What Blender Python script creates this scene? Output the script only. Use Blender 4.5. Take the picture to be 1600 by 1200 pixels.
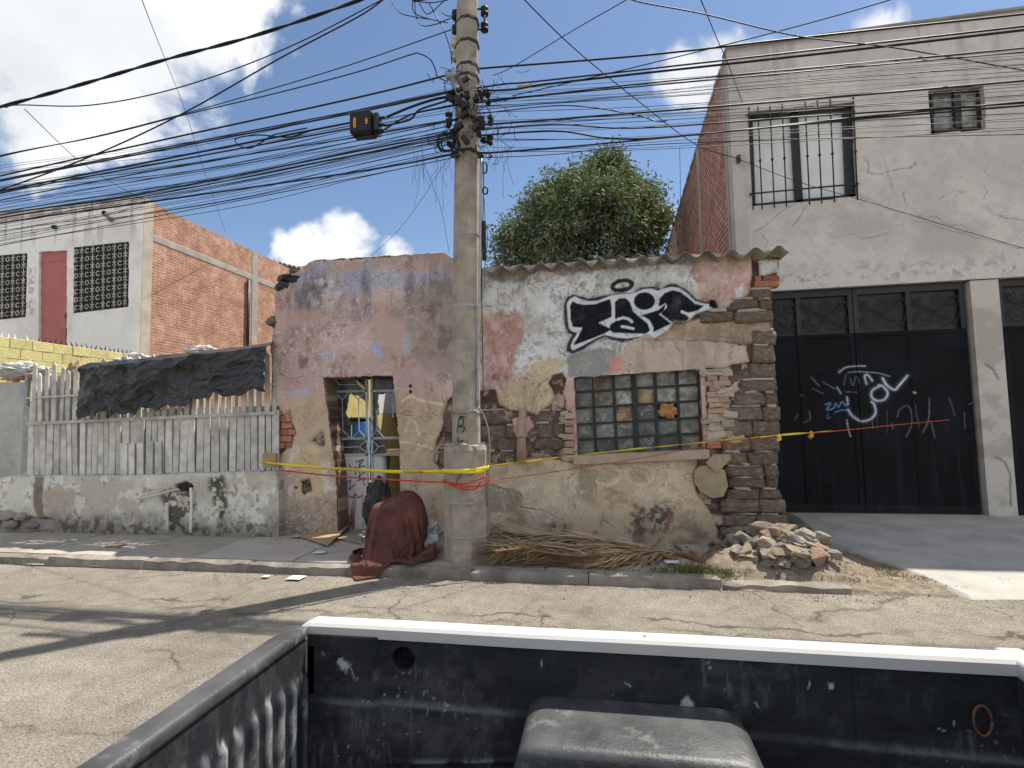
import bpy, bmesh, math, random
import numpy as np
from mathutils import Vector, Matrix
for o in list(bpy.data.objects): bpy.data.objects.remove(o, do_unlink=True)
random.seed(7); RNG = np.random.default_rng(7)
S = bpy.context.scene
COL = S.collection

# ------------------------------------------------------------------ camera
EYE = 1.85; FPX = 800.0
YAW, PIT, ROL = math.radians(9.88), math.radians(3.9), math.radians(1.12)
_fw = Vector((-math.sin(YAW)*math.cos(PIT), math.cos(YAW)*math.cos(PIT), math.sin(PIT)))
_r0 = Vector((math.cos(YAW), math.sin(YAW), 0)); _u0 = _r0.cross(_fw)
_R = math.cos(ROL)*_r0 - math.sin(ROL)*_u0
_U = math.sin(ROL)*_r0 + math.cos(ROL)*_u0
cam = bpy.data.cameras.new('camera'); cam.sensor_width = 36; cam.lens = 18.0
cam.clip_start = 0.05; cam.clip_end = 5000
camo = bpy.data.objects.new('camera', cam); COL.objects.link(camo)
M = Matrix.Identity(4)
for i in range(3):
    M[i][0] = _R[i]; M[i][1] = _U[i]; M[i][2] = -_fw[i]
M[2][3] = EYE
camo.matrix_world = M
S.camera = camo
S.render.resolution_x = 1024; S.render.resolution_y = 768

def ray(px, py):
    return _fw + _R*((px-800)/FPX) - _U*((py-600)/FPX)
def at(px, py, Y):            # point of the wall plane at depth Y seen at a photo pixel
    d = ray(px, py); t = Y/d.y
    return Vector((d.x*t, Y, EYE+d.z*t))
def gnd(px, py, z=0.0):       # point of the level z seen at a photo pixel
    d = ray(px, py); t = (z-EYE)/d.z
    return Vector((d.x*t, d.y*t, z))

# ------------------------------------------------------------------ light
SUN_EL, SUN_AZ = math.radians(64), math.radians(40)      # azimuth counted from +X towards +Y
sdir = Vector((math.cos(SUN_AZ)*math.cos(SUN_EL), math.sin(SUN_AZ)*math.cos(SUN_EL), math.sin(SUN_EL)))
sl = bpy.data.lights.new('sun', 'SUN'); sl.energy = 2.85; sl.angle = math.radians(0.6); sl.color = (1.0, .93, .82)
so = bpy.data.objects.new('sun', sl); COL.objects.link(so)
so.rotation_euler = sdir.to_track_quat('Z', 'Y').to_euler()
so.location = (0, 0, 30)
W = bpy.data.worlds.new('World'); S.world = W; W.use_nodes = True
S.view_settings.view_transform = 'Standard'; S.view_settings.look = 'None'
S.view_settings.exposure = 1.38; S.view_settings.gamma = 1
S.view_settings.use_curve_mapping = False
S.render.engine = 'CYCLES'
def build_world():
    nt = W.node_tree; N = nt.nodes; L = nt.links; N.clear()
    out = N.new('ShaderNodeOutputWorld')
    sky = N.new('ShaderNodeTexSky'); sky.sky_type = 'NISHITA'; sky.sun_disc = False
    sky.sun_elevation = SUN_EL; sky.sun_rotation = math.pi/2 - SUN_AZ
    sky.air_density = 1.0; sky.dust_density = 0.3; sky.ozone_density = 2.2
    b1 = N.new('ShaderNodeBackground'); b1.inputs['Strength'].default_value = 0.055
    L.new(sky.outputs[0], b1.inputs['Color'])
    tc = N.new('ShaderNodeTexCoord')
    def math_(op, a, b=None, c=None, clamp=False):
        n = N.new('ShaderNodeMath'); n.operation = op; n.use_clamp = clamp
        for i, v in enumerate((a, b, c)):
            if v is None: continue
            if isinstance(v, (int, float)): n.inputs[i].default_value = v
            else: L.new(v, n.inputs[i])
        return n.outputs[0]
    nz = N.new('ShaderNodeTexNoise'); nz.inputs['Scale'].default_value = 6.5; nz.inputs['Detail'].default_value = 9
    nz.inputs['Roughness'].default_value = .56; nz.inputs['Distortion'].default_value = .25
    L.new(tc.outputs['Generated'], nz.inputs['Vector'])
    nf = nz.outputs['Fac']
    # banks of cumulus: unit directions with an angular radius each
    banks = [((40, 0), .25, 1.25), ((235, 0), .23, 1.25), ((120, 80), .15, 1.15), ((330, 80), .12, 1.05), ((20, 90), .13, 1.0), ((545, 402), .10, 1.0), ((470, 408), .08, .95),
             ((615, 402), .06, .95), ((1110, 120), .17, .62), ((1010, 230), .12, .42), ((1370, 45), .075, .9), ((965, 70), .07, .5),
             ((640, 15), .09, .55), ((1060, 330), .1, .4)]
    tot = None
    for (p, rad, amp) in banks:
        d = ray(*p).normalized()
        v = N.new('ShaderNodeVectorMath'); v.operation = 'DISTANCE'
        L.new(tc.outputs['Generated'], v.inputs[0]); v.inputs[1].default_value = d
        a = math_('MULTIPLY_ADD', v.outputs['Value'], -1.0/rad, 1.0)
        a = math_('MAXIMUM', a, 0.0)
        a = math_('POWER', a, .6)
        a = math_('MULTIPLY', a, amp*.62)
        tot = a if tot is None else math_('MAXIMUM', tot, a)
    # scattered clouds over the unseen sky, their cover raised to add fill light
    n2 = N.new('ShaderNodeTexNoise'); n2.inputs['Scale'].default_value = 2.1; n2.inputs['Detail'].default_value = 3
    L.new(tc.outputs['Generated'], n2.inputs['Vector'])
    far = math_('MULTIPLY_ADD', n2.outputs['Fac'], 2.6, -.93)
    far = math_('MINIMUM', math_('MAXIMUM', far, 0.0), .6)
    # the open blue gap this photograph looks into
    vg = N.new('ShaderNodeVectorMath'); vg.operation = 'DISTANCE'; L.new(tc.outputs['Generated'], vg.inputs[0]); vg.inputs[1].default_value = ray(760, 250).normalized()
    gap = math_('MULTIPLY_ADD', vg.outputs['Value'], 4.0, -3.3, clamp=True)
    far = math_('MULTIPLY', far, gap)
    d = math_('ADD', math_('MAXIMUM', tot, far), math_('MULTIPLY_ADD', nf, 1.25, -.86))
    mr = N.new('ShaderNodeMapRange'); mr.interpolation_type = 'SMOOTHSTEP'
    mr.inputs['From Min'].default_value = .02; mr.inputs['From Max'].default_value = .20
    L.new(d, mr.inputs['Value'])
    n3 = N.new('ShaderNodeTexNoise'); n3.inputs['Scale'].default_value = 3.4; n3.inputs['Detail'].default_value = 5
    L.new(tc.outputs['Generated'], n3.inputs['Vector'])
    cr = N.new('ShaderNodeValToRGB')
    cr.color_ramp.elements[0].position = .32; cr.color_ramp.elements[0].color = (.36, .375, .395, 1)
    cr.color_ramp.elements[1].position = .62; cr.color_ramp.elements[1].color = (.53, .53, .53, 1)
    L.new(n3.outputs['Fac'], cr.inputs['Fac'])
    b2 = N.new('ShaderNodeBackground'); b2.inputs['Strength'].default_value = .86
    L.new(cr.outputs['Color'], b2.inputs['Color'])
    mx = N.new('ShaderNodeMixShader')
    L.new(mr.outputs['Result'], mx.inputs['Fac']); L.new(b1.outputs[0], mx.inputs[1]); L.new(b2.outputs[0], mx.inputs[2])
    L.new(mx.outputs[0], out.inputs['Surface'])
build_world()

# ------------------------------------------------------------------ helpers
def lin(c):
    c = c/255.0
    return c/12.92 if c <= .04045 else ((c+.055)/1.055)**2.4
def C(r, g, b, k=1.36): return np.array([lin(r)*k*.955, lin(g)*k*1.0, lin(b)*k*1.12])

def tag(o, label=None, cat=None, group=None, kind=None):
    if label: o['label'] = label
    if cat: o['category'] = cat
    if group: o['group'] = group
    if kind: o['kind'] = kind
    return o
def empty(name, loc=(0, 0, 0), rz=0, label=None, cat=None, group=None):
    o = bpy.data.objects.new(name, None); COL.objects.link(o)
    o.location = loc; o.rotation_euler = (0, 0, rz); o.empty_display_size = .1
    return tag(o, label, cat, group)
def link(name, me, mat=None, parent=None):
    o = bpy.data.objects.new(name, me); COL.objects.link(o)
    if mat is not None and len(me.materials) == 0: me.materials.append(mat)
    if parent is not None:
        o.parent = parent
    return o
def local(parent, o):          # parent keeping world position (parents carry translation / z-rotation only)
    o.parent = parent
    o.matrix_parent_inverse = parent_matrix(parent).inverted()
    return o
def parent_matrix(p):
    m = Matrix.Translation(p.location) @ p.rotation_euler.to_matrix().to_4x4()
    if p.parent is not None: m = parent_matrix(p.parent) @ p.matrix_parent_inverse @ m
    return m
def meshobj(name, verts, faces, mat, parent=None, smooth=False):
    me = bpy.data.meshes.new(name); me.from_pydata([tuple(v) for v in verts], [], faces)
    if smooth: me.polygons.foreach_set('use_smooth', [True]*len(me.polygons))
    me.update()
    o = link(name, me, mat)
    if parent is not None: local(parent, o)
    return o
def bmobj(name, bm, mat, parent=None, smooth=False):
    me = bpy.data.meshes.new(name); bm.to_mesh(me); bm.free()
    if smooth: me.polygons.foreach_set('use_smooth', [True]*len(me.polygons))
    o = link(name, me, mat)
    if parent is not None: local(parent, o)
    return o
def bbox(bm, x0, x1, y0, y1, z0, z1, bev=0.0, seg=1):
    b = bmesh.new()
    r = bmesh.ops.create_cube(b, size=1)
    for v in b.verts:
        v.co = Vector(((x0+x1)/2+v.co.x*(x1-x0), (y0+y1)/2+v.co.y*(y1-y0), (z0+z1)/2+v.co.z*(z1-z0)))
    if bev > 0: bmesh.ops.bevel(b, geom=b.edges[:], offset=bev, segments=seg, affect='EDGES', profile=.5)
    me = bpy.data.meshes.new('t'); b.to_mesh(me); b.free(); bm.from_mesh(me); bpy.data.meshes.remove(me)
def boxobj(name, x0, x1, y0, y1, z0, z1, mat, parent=None, bev=0.0, seg=1):
    bm = bmesh.new(); bbox(bm, x0, x1, y0, y1, z0, z1, bev, seg)
    return bmobj(name, bm, mat, parent)
def tube_data(pts, r, n=6, r2=None, cap=True, off=0):
    pts = [Vector(p) for p in pts]; V = []; F = []
    m = len(pts); up = Vector((0, 0, 1)); prev = None
    for i, p in enumerate(pts):
        t = (pts[min(i+1, m-1)]-pts[max(i-1, 0)])
        if t.length < 1e-9: t = Vector((0, 0, 1))
        t.normalize()
        if prev is None:
            a = t.cross(up) if abs(t.z) < .95 else t.cross(Vector((1, 0, 0)))
        else: a = prev - t*prev.dot(t)
        if a.length < 1e-6: a = t.orthogonal()
        a.normalize(); prev = a; b = t.cross(a)
        rr = r if r2 is None else r+(r2-r)*i/(m-1)
        for k in range(n):
            w = 2*math.pi*k/n
            V.append(p+(a*math.cos(w)+b*math.sin(w))*rr)
    for i in range(m-1):
        for k in range(n):
            k2 = (k+1) % n
            F.append((off+i*n+k, off+i*n+k2, off+(i+1)*n+k2, off+(i+1)*n+k))
    if cap:
        F.append(tuple(off+k for k in range(n))[::-1]); F.append(tuple(off+(m-1)*n+k for k in range(n)))
    return V, F
def tubes(name, lines, mat, parent=None, n=6, smooth=True):
    V = []; F = []
    for l in lines:
        pts, r = l[0], l[1]
        v, f = tube_data(pts, r, n, l[2] if len(l) > 2 else None, True, len(V)); V += v; F += f
    return meshobj(name, V, F, mat, parent, smooth)
def spline(pts, per=8):
    P = [Vector(p) for p in pts]
    if len(P) < 3:
        return [P[0].lerp(P[-1], i/per) for i in range(per+1)]
    out = []
    Q = [P[0]*2-P[1]]+P+[P[-1]*2-P[-2]]
    for i in range(1, len(Q)-2):
        a, b, c, d = Q[i-1], Q[i], Q[i+1], Q[i+2]
        for k in range(per):
            t = k/per
            out.append(.5*((2*b)+(c-a)*t+(2*a-5*b+4*c-d)*t*t+(3*b-a-3*c+d)*t**3))
    out.append(P[-1]); return out
def lathe(name, prof, mat, parent=None, n=16, axis='Z', loc=(0, 0, 0), smooth=True):
    V = []; F = []
    for (r, h) in prof:
        for k in range(n):
            a = 2*math.pi*k/n; p = (r*math.cos(a), r*math.sin(a), h)
            if axis == 'X': p = (p[2], p[0], p[1])
            if axis == 'Y': p = (p[0], p[2], p[1])
            V.append((p[0]+loc[0], p[1]+loc[1], p[2]+loc[2]))
    for i in range(len(prof)-1):
        for k in range(n):
            k2 = (k+1) % n
            F.append((i*n+k, i*n+k2, (i+1)*n+k2, (i+1)*n+k))
    F.append(tuple(range(n))[::-1]); F.append(tuple((len(prof)-1)*n+k for k in range(n)))
    return meshobj(name, V, F, mat, parent, smooth)

# numpy noise
def _h(ix, iy, seed):
    n = (ix.astype(np.int64)*374761393 + iy.astype(np.int64)*668265263 + seed*974634777) & 0x7fffffff
    n = ((n ^ (n >> 13))*1274126177) & 0x7fffffff
    return ((n ^ (n >> 16)) & 0xffff)/65535.0
def vn(x, y, seed=0):
    ix = np.floor(x); iy = np.floor(y); fx = x-ix; fy = y-iy
    fx = fx*fx*(3-2*fx); fy = fy*fy*(3-2*fy)
    a = _h(ix, iy, seed); b = _h(ix+1, iy, seed); c = _h(ix, iy+1, seed); d = _h(ix+1, iy+1, seed)
    return (a*(1-fx)+b*fx)*(1-fy)+(c*(1-fx)+d*fx)*fy
def fbm(x, y, f=1.0, oc=4, seed=0, g=.5):
    s = 0; a = 1; t = 0
    for i in range(oc):
        s = s+a*vn(x*f+17.3*i, y*f-9.1*i, seed+i*31); t += a; a *= g; f *= 2.03
    return s/t
def sst(a, b, x):
    t = np.clip((x-a)/(b-a), 0, 1); return t*t*(3-2*t)
def sdpoly(X, Z, poly, pad=.5):
    P = np.array(poly, float); out = np.full(X.shape, 9.0)
    m = (X > P[:, 0].min()-pad) & (X < P[:, 0].max()+pad) & (Z > P[:, 1].min()-pad) & (Z < P[:, 1].max()+pad)
    if not m.any(): return out
    x = X[m]; z = Z[m]; d = np.full(x.shape, 1e9); ins = np.zeros(x.shape, bool)
    n = len(P)
    for i in range(n):
        a = P[i]; b = P[(i+1) % n]; e = b-a; L2 = max(e@e, 1e-12)
        t = np.clip(((x-a[0])*e[0]+(z-a[1])*e[1])/L2, 0, 1)
        d = np.minimum(d, (x-a[0]-t*e[0])**2+(z-a[1]-t*e[1])**2)
        if a[1] != b[1]:
            c = ((a[1] > z) != (b[1] > z)) & (x < (b[0]-a[0])*(z-a[1])/(b[1]-a[1])+a[0])
            ins ^= c
    d = np.sqrt(d); out[m] = np.where(ins, -d, d)
    return out
def dline(X, Z, line, pad=.5):
    P = np.array(line, float); out = np.full(X.shape, 9.0)
    m = (X > P[:, 0].min()-pad) & (X < P[:, 0].max()+pad) & (Z > P[:, 1].min()-pad) & (Z < P[:, 1].max()+pad)
    if not m.any(): return out
    x = X[m]; z = Z[m]; d = np.full(x.shape, 1e9)
    for i in range(len(P)-1):
        a = P[i]; e = P[i+1]-a; L2 = max(e@e, 1e-12)
        t = np.clip(((x-a[0])*e[0]+(z-a[1])*e[1])/L2, 0, 1)
        d = np.minimum(d, (x-a[0]-t*e[0])**2+(z-a[1]-t*e[1])**2)
    out[m] = np.sqrt(d); return out
def mixc(c, col, m):
    return c*(1-m[..., None])+np.asarray(col)*m[..., None]
def relief(name, x0, x1, z0, z1, res, fn, Y, back, mat, parent=None, inv=None, smooth=True):
    """A wall skin in the XZ plane facing -Y. fn(X,Z) -> (mask on faces or None, height towards -Y, rgb)."""
    nx = max(2, int(round((x1-x0)/res))+1); nz = max(2, int(round((z1-z0)/res))+1)
    X, Z = np.meshgrid(np.linspace(x0, x1, nx), np.linspace(z0, z1, nz))
    mask, h, col = fn(X, Z)
    if mask is None: mask = np.ones_like(X, bool)
    fm = (mask[:-1, :-1].astype(int)+mask[1:, :-1]+mask[:-1, 1:]+mask[1:, 1:]) >= 3
    idx = np.arange(nx*nz).reshape(nz, nx)
    a = idx[:-1, :-1][fm]; b = idx[:-1, 1:][fm]; c = idx[1:, 1:][fm]; d = idx[1:, :-1][fm]
    front = np.stack([a, b, c, d], 1)
    P = np.stack([X.ravel(), (Y-h).ravel(), Z.ravel()], 1)
    pm = np.zeros((nz+1, nx+1), bool); pm[1:-1, 1:-1] = fm
    ed = []
    cen = pm[1:-1, 1:-1]
    for nb, (i0, i1) in ((pm[:-2, 1:-1], (idx[:-1, :-1], idx[:-1, 1:])), (pm[2:, 1:-1], (idx[1:, 1:], idx[1:, :-1])),
                         (pm[1:-1, :-2], (idx[1:, :-1], idx[:-1, :-1])), (pm[1:-1, 2:], (idx[:-1, 1:], idx[1:, 1:]))):
        k = cen & ~nb
        ed.append(np.stack([i0[k], i1[k]], 1))
    ed = np.concatenate(ed)
    uf, invf = np.unique(front, return_inverse=True); front2 = invf.reshape(front.shape)
    ue, inve = np.unique(ed, return_inverse=True); ed2 = inve.reshape(ed.shape)
    n1 = len(uf); n2 = len(ue)
    Pb = P[ue].copy(); Pb[:, 1] = Y+back
    V = np.concatenate([P[uf], P[ue], Pb])
    sk = np.stack([ed2[:, 1]+n1, ed2[:, 0]+n1, ed2[:, 0]+n1+n2, ed2[:, 1]+n1+n2], 1)
    F = np.concatenate([front2, sk])
    me = bpy.data.meshes.new(name)
    me.vertices.add(len(V)); me.vertices.foreach_set('co', V.astype(np.float32).ravel())
    me.loops.add(F.size); me.loops.foreach_set('vertex_index', F.astype(np.int32).ravel())
    me.polygons.add(len(F)); me.polygons.foreach_set('loop_start', np.arange(0, F.size, 4, dtype=np.int32))
    me.polygons.foreach_set('loop_total', np.full(len(F), 4, np.int32))
    sm = np.zeros(len(F), bool); sm[:len(front2)] = smooth
    me.update(calc_edges=True); me.validate()
    me.polygons.foreach_set('use_smooth', sm[:len(me.polygons)])
    if col is not None:
        cf = col.reshape(-1, 3); inner = cf[ue]*(inv if inv is not None else 1.0)
        cc = np.concatenate([cf[uf], inner, inner])
        ca = me.color_attributes.new('Col', 'FLOAT_COLOR', 'POINT')
        ca.data.foreach_set('color', np.concatenate([np.clip(cc, 0, 1), np.ones((len(cc), 1))], 1).astype(np.float32).ravel())
    o = link(name, me, mat)
    if parent is not None: local(parent, o)
    return o
# ------------------------------------------------------------------ materials
def newmat(name):
    m = bpy.data.materials.new(name); m.use_nodes = True
    nt = m.node_tree; return m, nt.nodes, nt.links, nt.nodes['Principled BSDF']
def _coord(N, L, rnd=True):
    tc = N.new('ShaderNodeTexCoord'); oi = N.new('ShaderNodeObjectInfo')
    ad = N.new('ShaderNodeVectorMath'); ad.operation = 'MULTIPLY_ADD'
    cb = N.new('ShaderNodeCombineXYZ')
    for i in range(3): L.new(oi.outputs['Random'], cb.inputs[i])
    L.new(cb.outputs[0], ad.inputs[0]); ad.inputs[1].default_value = (37, 53, 71) if rnd else (0, 0, 0)
    L.new(tc.outputs['Object'], ad.inputs[2])
    return ad.outputs[0], oi
def noise(N, L, vec, scale, detail=4, rough=.55):
    n = N.new('ShaderNodeTexNoise'); n.inputs['Scale'].default_value = scale
    n.inputs['Detail'].default_value = detail; n.inputs['Roughness'].default_value = rough
    L.new(vec, n.inputs['Vector']); return n.outputs['Fac']
def ramp(N, L, fac, stops):
    r = N.new('ShaderNodeValToRGB'); e = r.color_ramp.elements
    while len(e) < len(stops): e.new(.5)
    for i, (p, c) in enumerate(stops):
        e[i].position = p; e[i].color = (*c, 1) if len(c) == 3 else c
    L.new(fac, r.inputs['Fac']); return r.outputs['Color']
def mixn(N, L, a, b, fac, blend='MIX'):
    m = N.new('ShaderNodeMix'); m.data_type = 'RGBA'; m.blend_type = blend
    for s, v in ((6, a), (7, b)):
        if hasattr(v, 'links'): L.new(v, m.inputs[s])
        else: m.inputs[s].default_value = (*v, 1)
    if isinstance(fac, (int, float)): m.inputs[0].default_value = fac
    else: L.new(fac, m.inputs[0])
    return m.outputs[2]
def bump(N, L, P, hs, dist=.01, strength=.6):
    b = N.new('ShaderNodeBump'); b.inputs['Distance'].default_value = dist; b.inputs['Strength'].default_value = strength
    L.new(hs, b.inputs['Height']); L.new(b.outputs['Normal'], P.inputs['Normal'])
def mat(name, rgb, rough=.85, var=.25, scale=6, rgb2=None, bs=45, bd=.006, bst=.6, metal=0, spec=.3, rnd=.18, dirt=None, dscale=3, damt=(.5, .7)):
    m, N, L, P = newmat(name); v, oi = _coord(N, L)
    rgb = np.array(rgb); r2 = np.array(rgb2) if rgb2 is not None else rgb*(1-var)
    f = noise(N, L, v, scale, 6, .6)
    c = ramp(N, L, f, [(.32, tuple(r2)), (.66, tuple(np.clip(rgb*(1+var*.4), 0, 1)))])
    if dirt is not None:
        g = noise(N, L, v, dscale, 8, .65)
        k = ramp(N, L, g, [(damt[0], (0, 0, 0)), (damt[1], (1, 1, 1))])
        c = mixn(N, L, c, tuple(dirt), k)
    if rnd > 0:
        hs = N.new('ShaderNodeHueSaturation')
        mr = N.new('ShaderNodeMapRange'); mr.inputs['To Min'].default_value = 1-rnd; mr.inputs['To Max'].default_value = 1+rnd
        L.new(oi.outputs['Random'], mr.inputs['Value']); L.new(mr.outputs[0], hs.inputs['Value']); L.new(c, hs.inputs['Color'])
        c = hs.outputs['Color']
    L.new(c, P.inputs['Base Color']); P.inputs['Roughness'].default_value = rough; P.inputs['Metallic'].default_value = metal
    P.inputs['Specular IOR Level'].default_value = spec
    if bd > 0: bump(N, L, P, noise(N, L, v, bs, 8, .65), bd, bst)
    return m
def attrmat(name, rough=.92, vs=60, va=.22, bs=70, bd=.006, bst=.7, spec=.2, bs2=14, rnoise=None):
    m, N, L, P = newmat(name); v, oi = _coord(N, L, False)
    a = N.new('ShaderNodeAttribute'); a.attribute_name = 'Col'
    f = noise(N, L, v, vs, 6, .7)
    c = ramp(N, L, f, [(.28, (1-va,)*3), (.7, (1+va*.6,)*3)])
    c = mixn(N, L, a.outputs['Color'], c, 1.0, 'MULTIPLY')
    L.new(c, P.inputs['Base Color']); P.inputs['Roughness'].default_value = rough
    P.inputs['Specular IOR Level'].default_value = spec
    n1 = noise(N, L, v, bs, 8, .7); n2 = noise(N, L, v, bs2, 4, .6)
    s = N.new('ShaderNodeMath'); s.operation = 'MULTIPLY_ADD'; L.new(n2, s.inputs[0]); s.inputs[1].default_value = 1.2; L.new(n1, s.inputs[2])
    if bd > 0: bump(N, L, P, s.outputs[0], bd, bst)
    return m
def brickmat(name, c1, c2, mortar, bw=.24, bh=.075, ms=.012):
    m, N, L, P = newmat(name)
    tc = N.new('ShaderNodeTexCoord'); sp = N.new('ShaderNodeSeparateXYZ'); L.new(tc.outputs['Object'], sp.inputs[0])
    ad = N.new('ShaderNodeMath'); L.new(sp.outputs[0], ad.inputs[0]); L.new(sp.outputs[1], ad.inputs[1])
    cb = N.new('ShaderNodeCombineXYZ'); L.new(ad.outputs[0], cb.inputs[0]); L.new(sp.outputs[2], cb.inputs[1])
    wn = N.new('ShaderNodeTexNoise'); wn.inputs['Scale'].default_value = 9; L.new(tc.outputs['Object'], wn.inputs['Vector'])
    wv = N.new('ShaderNodeVectorMath'); wv.operation = 'MULTIPLY_ADD'; wv.inputs[1].default_value = (.03, .03, 0)
    L.new(wn.outputs['Color'], wv.inputs[0]); L.new(cb.outputs[0], wv.inputs[2])
    b = N.new('ShaderNodeTexBrick'); L.new(wv.outputs[0], b.inputs['Vector'])
    b.inputs['Scale'].default_value = 1; b.inputs['Brick Width'].default_value = bw; b.inputs['Row Height'].default_value = bh
    b.inputs['Mortar Size'].default_value = ms; b.inputs['Mortar Smooth'].default_value = .4; b.inputs['Bias'].default_value = 0
    b.inputs['Color1'].default_value = (*c1, 1); b.inputs['Color2'].default_value = (*c2, 1); b.inputs['Mortar'].default_value = (*mortar, 1)
    n = noise(N, L, tc.outputs['Object'], 3.0, 7, .65); n2 = noise(N, L, tc.outputs['Object'], 40, 5, .65)
    k = ramp(N, L, n, [(.3, (.7, .68, .66)), (.5, (1, .98, .96)), (.66, (1.3, 1.36, 1.4))]); c = mixn(N, L, b.outputs['Color'], k, 1.0, 'MULTIPLY')
    k2 = ramp(N, L, n2, [(.3, (.6,)*3), (.7, (1.25,)*3)]); c = mixn(N, L, c, k2, 1.0, 'MULTIPLY')
    L.new(c, P.inputs['Base Color']); P.inputs['Roughness'].default_value = .95; P.inputs['Specular IOR Level'].default_value = .15
    s = N.new('ShaderNodeMath'); s.operation = 'MULTIPLY_ADD'; L.new(b.outputs['Fac'], s.inputs[0]); s.inputs[1].default_value = -1.0; L.new(n2, s.inputs[2])
    bump(N, L, P, s.outputs[0], .012, .8)
    return m
M_plaster = attrmat('old_plaster', .93, 55, .24, 90, .007, .8)
M_core = attrmat('adobe_core', .97, 40, .35, 60, .016, .9, bs2=18)
M_render = attrmat('cement_render', .93, 35, .14, 80, .005, .6)
M_gate = attrmat('black_enamel', .5, 25, .2, 30, .0012, .35, spec=.12)
M_lime = attrmat('limewash', .93, 45, .2, 60, .008, .8)
M_liner = attrmat('bed_liner', .62, 90, .35, 140, .0016, .6, spec=.22)
M_panel = attrmat('door_panel', .6, 60, .2, 50, .002, .4)
M_adobe = mat('adobe', (.26, .198, .152), .97, .35, 5, rgb2=(.15, .112, .086), bs=26, bd=.03, bst=1.0, rnd=.16, dirt=(.40, .33, .265), dscale=5, damt=(.55, .72))
M_brick = mat('red_brick', (.40, .17, .10), .95, .3, 9, rgb2=(.22, .09, .055), bs=50, bd=.008, rnd=.3, dirt=(.4, .32, .25), dscale=7, damt=(.52, .68))
M_jamb = mat('pale_brick', (.42, .25, .17), .95, .3, 9, rgb2=(.4, .32, .25), bs=50, bd=.008, rnd=.2, dirt=(.46, .39, .31), dscale=8, damt=(.5, .62))
M_mortar = mat('lime_mortar', (.46, .41, .345), .97, .3, 12, bs=50, bd=.012, rnd=.15)
M_tan = mat('tan_plaster_chunk', (.42, .34, .235), .95, .2, 7, bs=40, bd=.006)
M_sill = mat('sill_stone', (.40, .33, .25), .93, .3, 5, rgb2=(.3, .24, .18), bs=35, bd=.008, dirt=(.16, .13, .1), dscale=5, damt=(.6, .75))
M_conc = mat('concrete', (.33, .31, .28), .93, .22, 3, bs=60, bd=.006, dirt=(.16, .145, .125), dscale=2.2, damt=(.55, .8), rnd=.06)
M_pole = mat('pole_concrete', (.36, .32, .265), .92, .25, 5, rgb2=(.24, .21, .175), bs=55, bd=.008, dirt=(.15, .13, .11), dscale=3.5, damt=(.56, .75), rnd=0)
M_walk = mat('sidewalk_concrete', (.42, .385, .335), .95, .2, 2.5, rgb2=(.32, .29, .25), bs=80, bd=.006, dirt=(.17, .15, .125), dscale=2.5, damt=(.55, .8), rnd=.12)
M_kerb = mat('kerb_concrete', (.28, .255, .22), .95, .3, 4, rgb2=(.17, .152, .13), bs=40, bd=.012, dirt=(.11, .1, .085), dscale=3, damt=(.5, .75), rnd=.12)
M_ramp = mat('ramp_concrete', (.41, .395, .365), .95, .22, 2.2, bs=80, bd=.004, dirt=(.29, .275, .25), dscale=1.5, damt=(.55, .85), rnd=0)
M_dirt = mat('loose_dirt', (.25, .205, .155), .98, .35, 9, rgb2=(.14, .112, .085), bs=40, bd=.02, bst=1, rnd=0)
M_asb = mat('asbestos_sheet', (.30, .275, .24), .95, .3, 4, rgb2=(.15, .135, .115), bs=40, bd=.006, dirt=(.07, .062, .052), dscale=3, damt=(.52, .72))
M_black = mat('black_rubber', (.012, .013, .015), .55, .3, 20, bd=0, rnd=.3)
M_blkmetal = mat('black_metal', (.018, .02, .022), .45, .3, 12, bs=60, bd=.002, spec=.4, dirt=(.06, .045, .035), dscale=9, damt=(.6, .75))
M_grey_metal = mat('galvanised', (.32, .33, .34), .45, .25, 12, metal=.7, bd=.002, dirt=(.2, .15, .11), dscale=6, damt=(.6, .8))
M_rust = mat('rusty_iron', (.17, .09, .055), .85, .4, 12, bd=.006)
M_white = mat('white_body_paint', (.52, .515, .50), .35, .05, 5, bd=0, spec=.5, rnd=0, dirt=(.30, .07, .045), dscale=24, damt=(.665, .685))
M_white_matt = mat('white_paint', (.66, .66, .63), .8, .12, 5, bd=.004, dirt=(.34, .3, .26), dscale=2, damt=(.55, .85))
M_slat = mat('weathered_slat', (.60, .585, .53), .8, .22, 5, rgb2=(.38, .365, .33), bs=60, bd=.004, rnd=.16, dirt=(.2, .17, .14), dscale=4, damt=(.6, .78))
M_sheet = mat('grey_sheet', (.50, .495, .47), .75, .15, 3, bd=.004, dirt=(.25, .24, .22), dscale=2, damt=(.5, .8))
M_yellow = mat('yellow_block', (.58, .53, .24), .95, .2, 6, rgb2=(.44, .40, .19), bs=50, bd=.008, rnd=.12, dirt=(.2, .18, .12), dscale=5, damt=(.62, .78))
M_pink = mat('salmon_door', (.44, .15, .135), .65, .12, 3, bd=.002)
M_tarp = mat('brown_tarp', (.16, .06, .042), .75, .35, 4, rgb2=(.085, .034, .027), bs=13, bd=.03, bst=.7, spec=.3, rnd=.25, dirt=(.22, .125, .09), dscale=5, damt=(.56, .78))
M_greybag = mat('grey_plastic_bag', (.42, .43, .43), .4, .3, 6, rgb2=(.22, .22, .22), bs=20, bd=.01, spec=.5)
M_blkplastic = mat('black_plastic', (.02, .019, .018), .42, .4, 9, bs=18, bd=.01, spec=.5)
M_tarpblk = mat('black_plastic_sheet', (.014, .017, .021), .26, .4, 3, bs=9, bd=.03, bst=.8, spec=.55, dirt=(.13, .14, .15), dscale=6, damt=(.62, .76))
M_card = mat('cardboard', (.36, .255, .155), .85, .15, 4, bd=.003)
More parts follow.
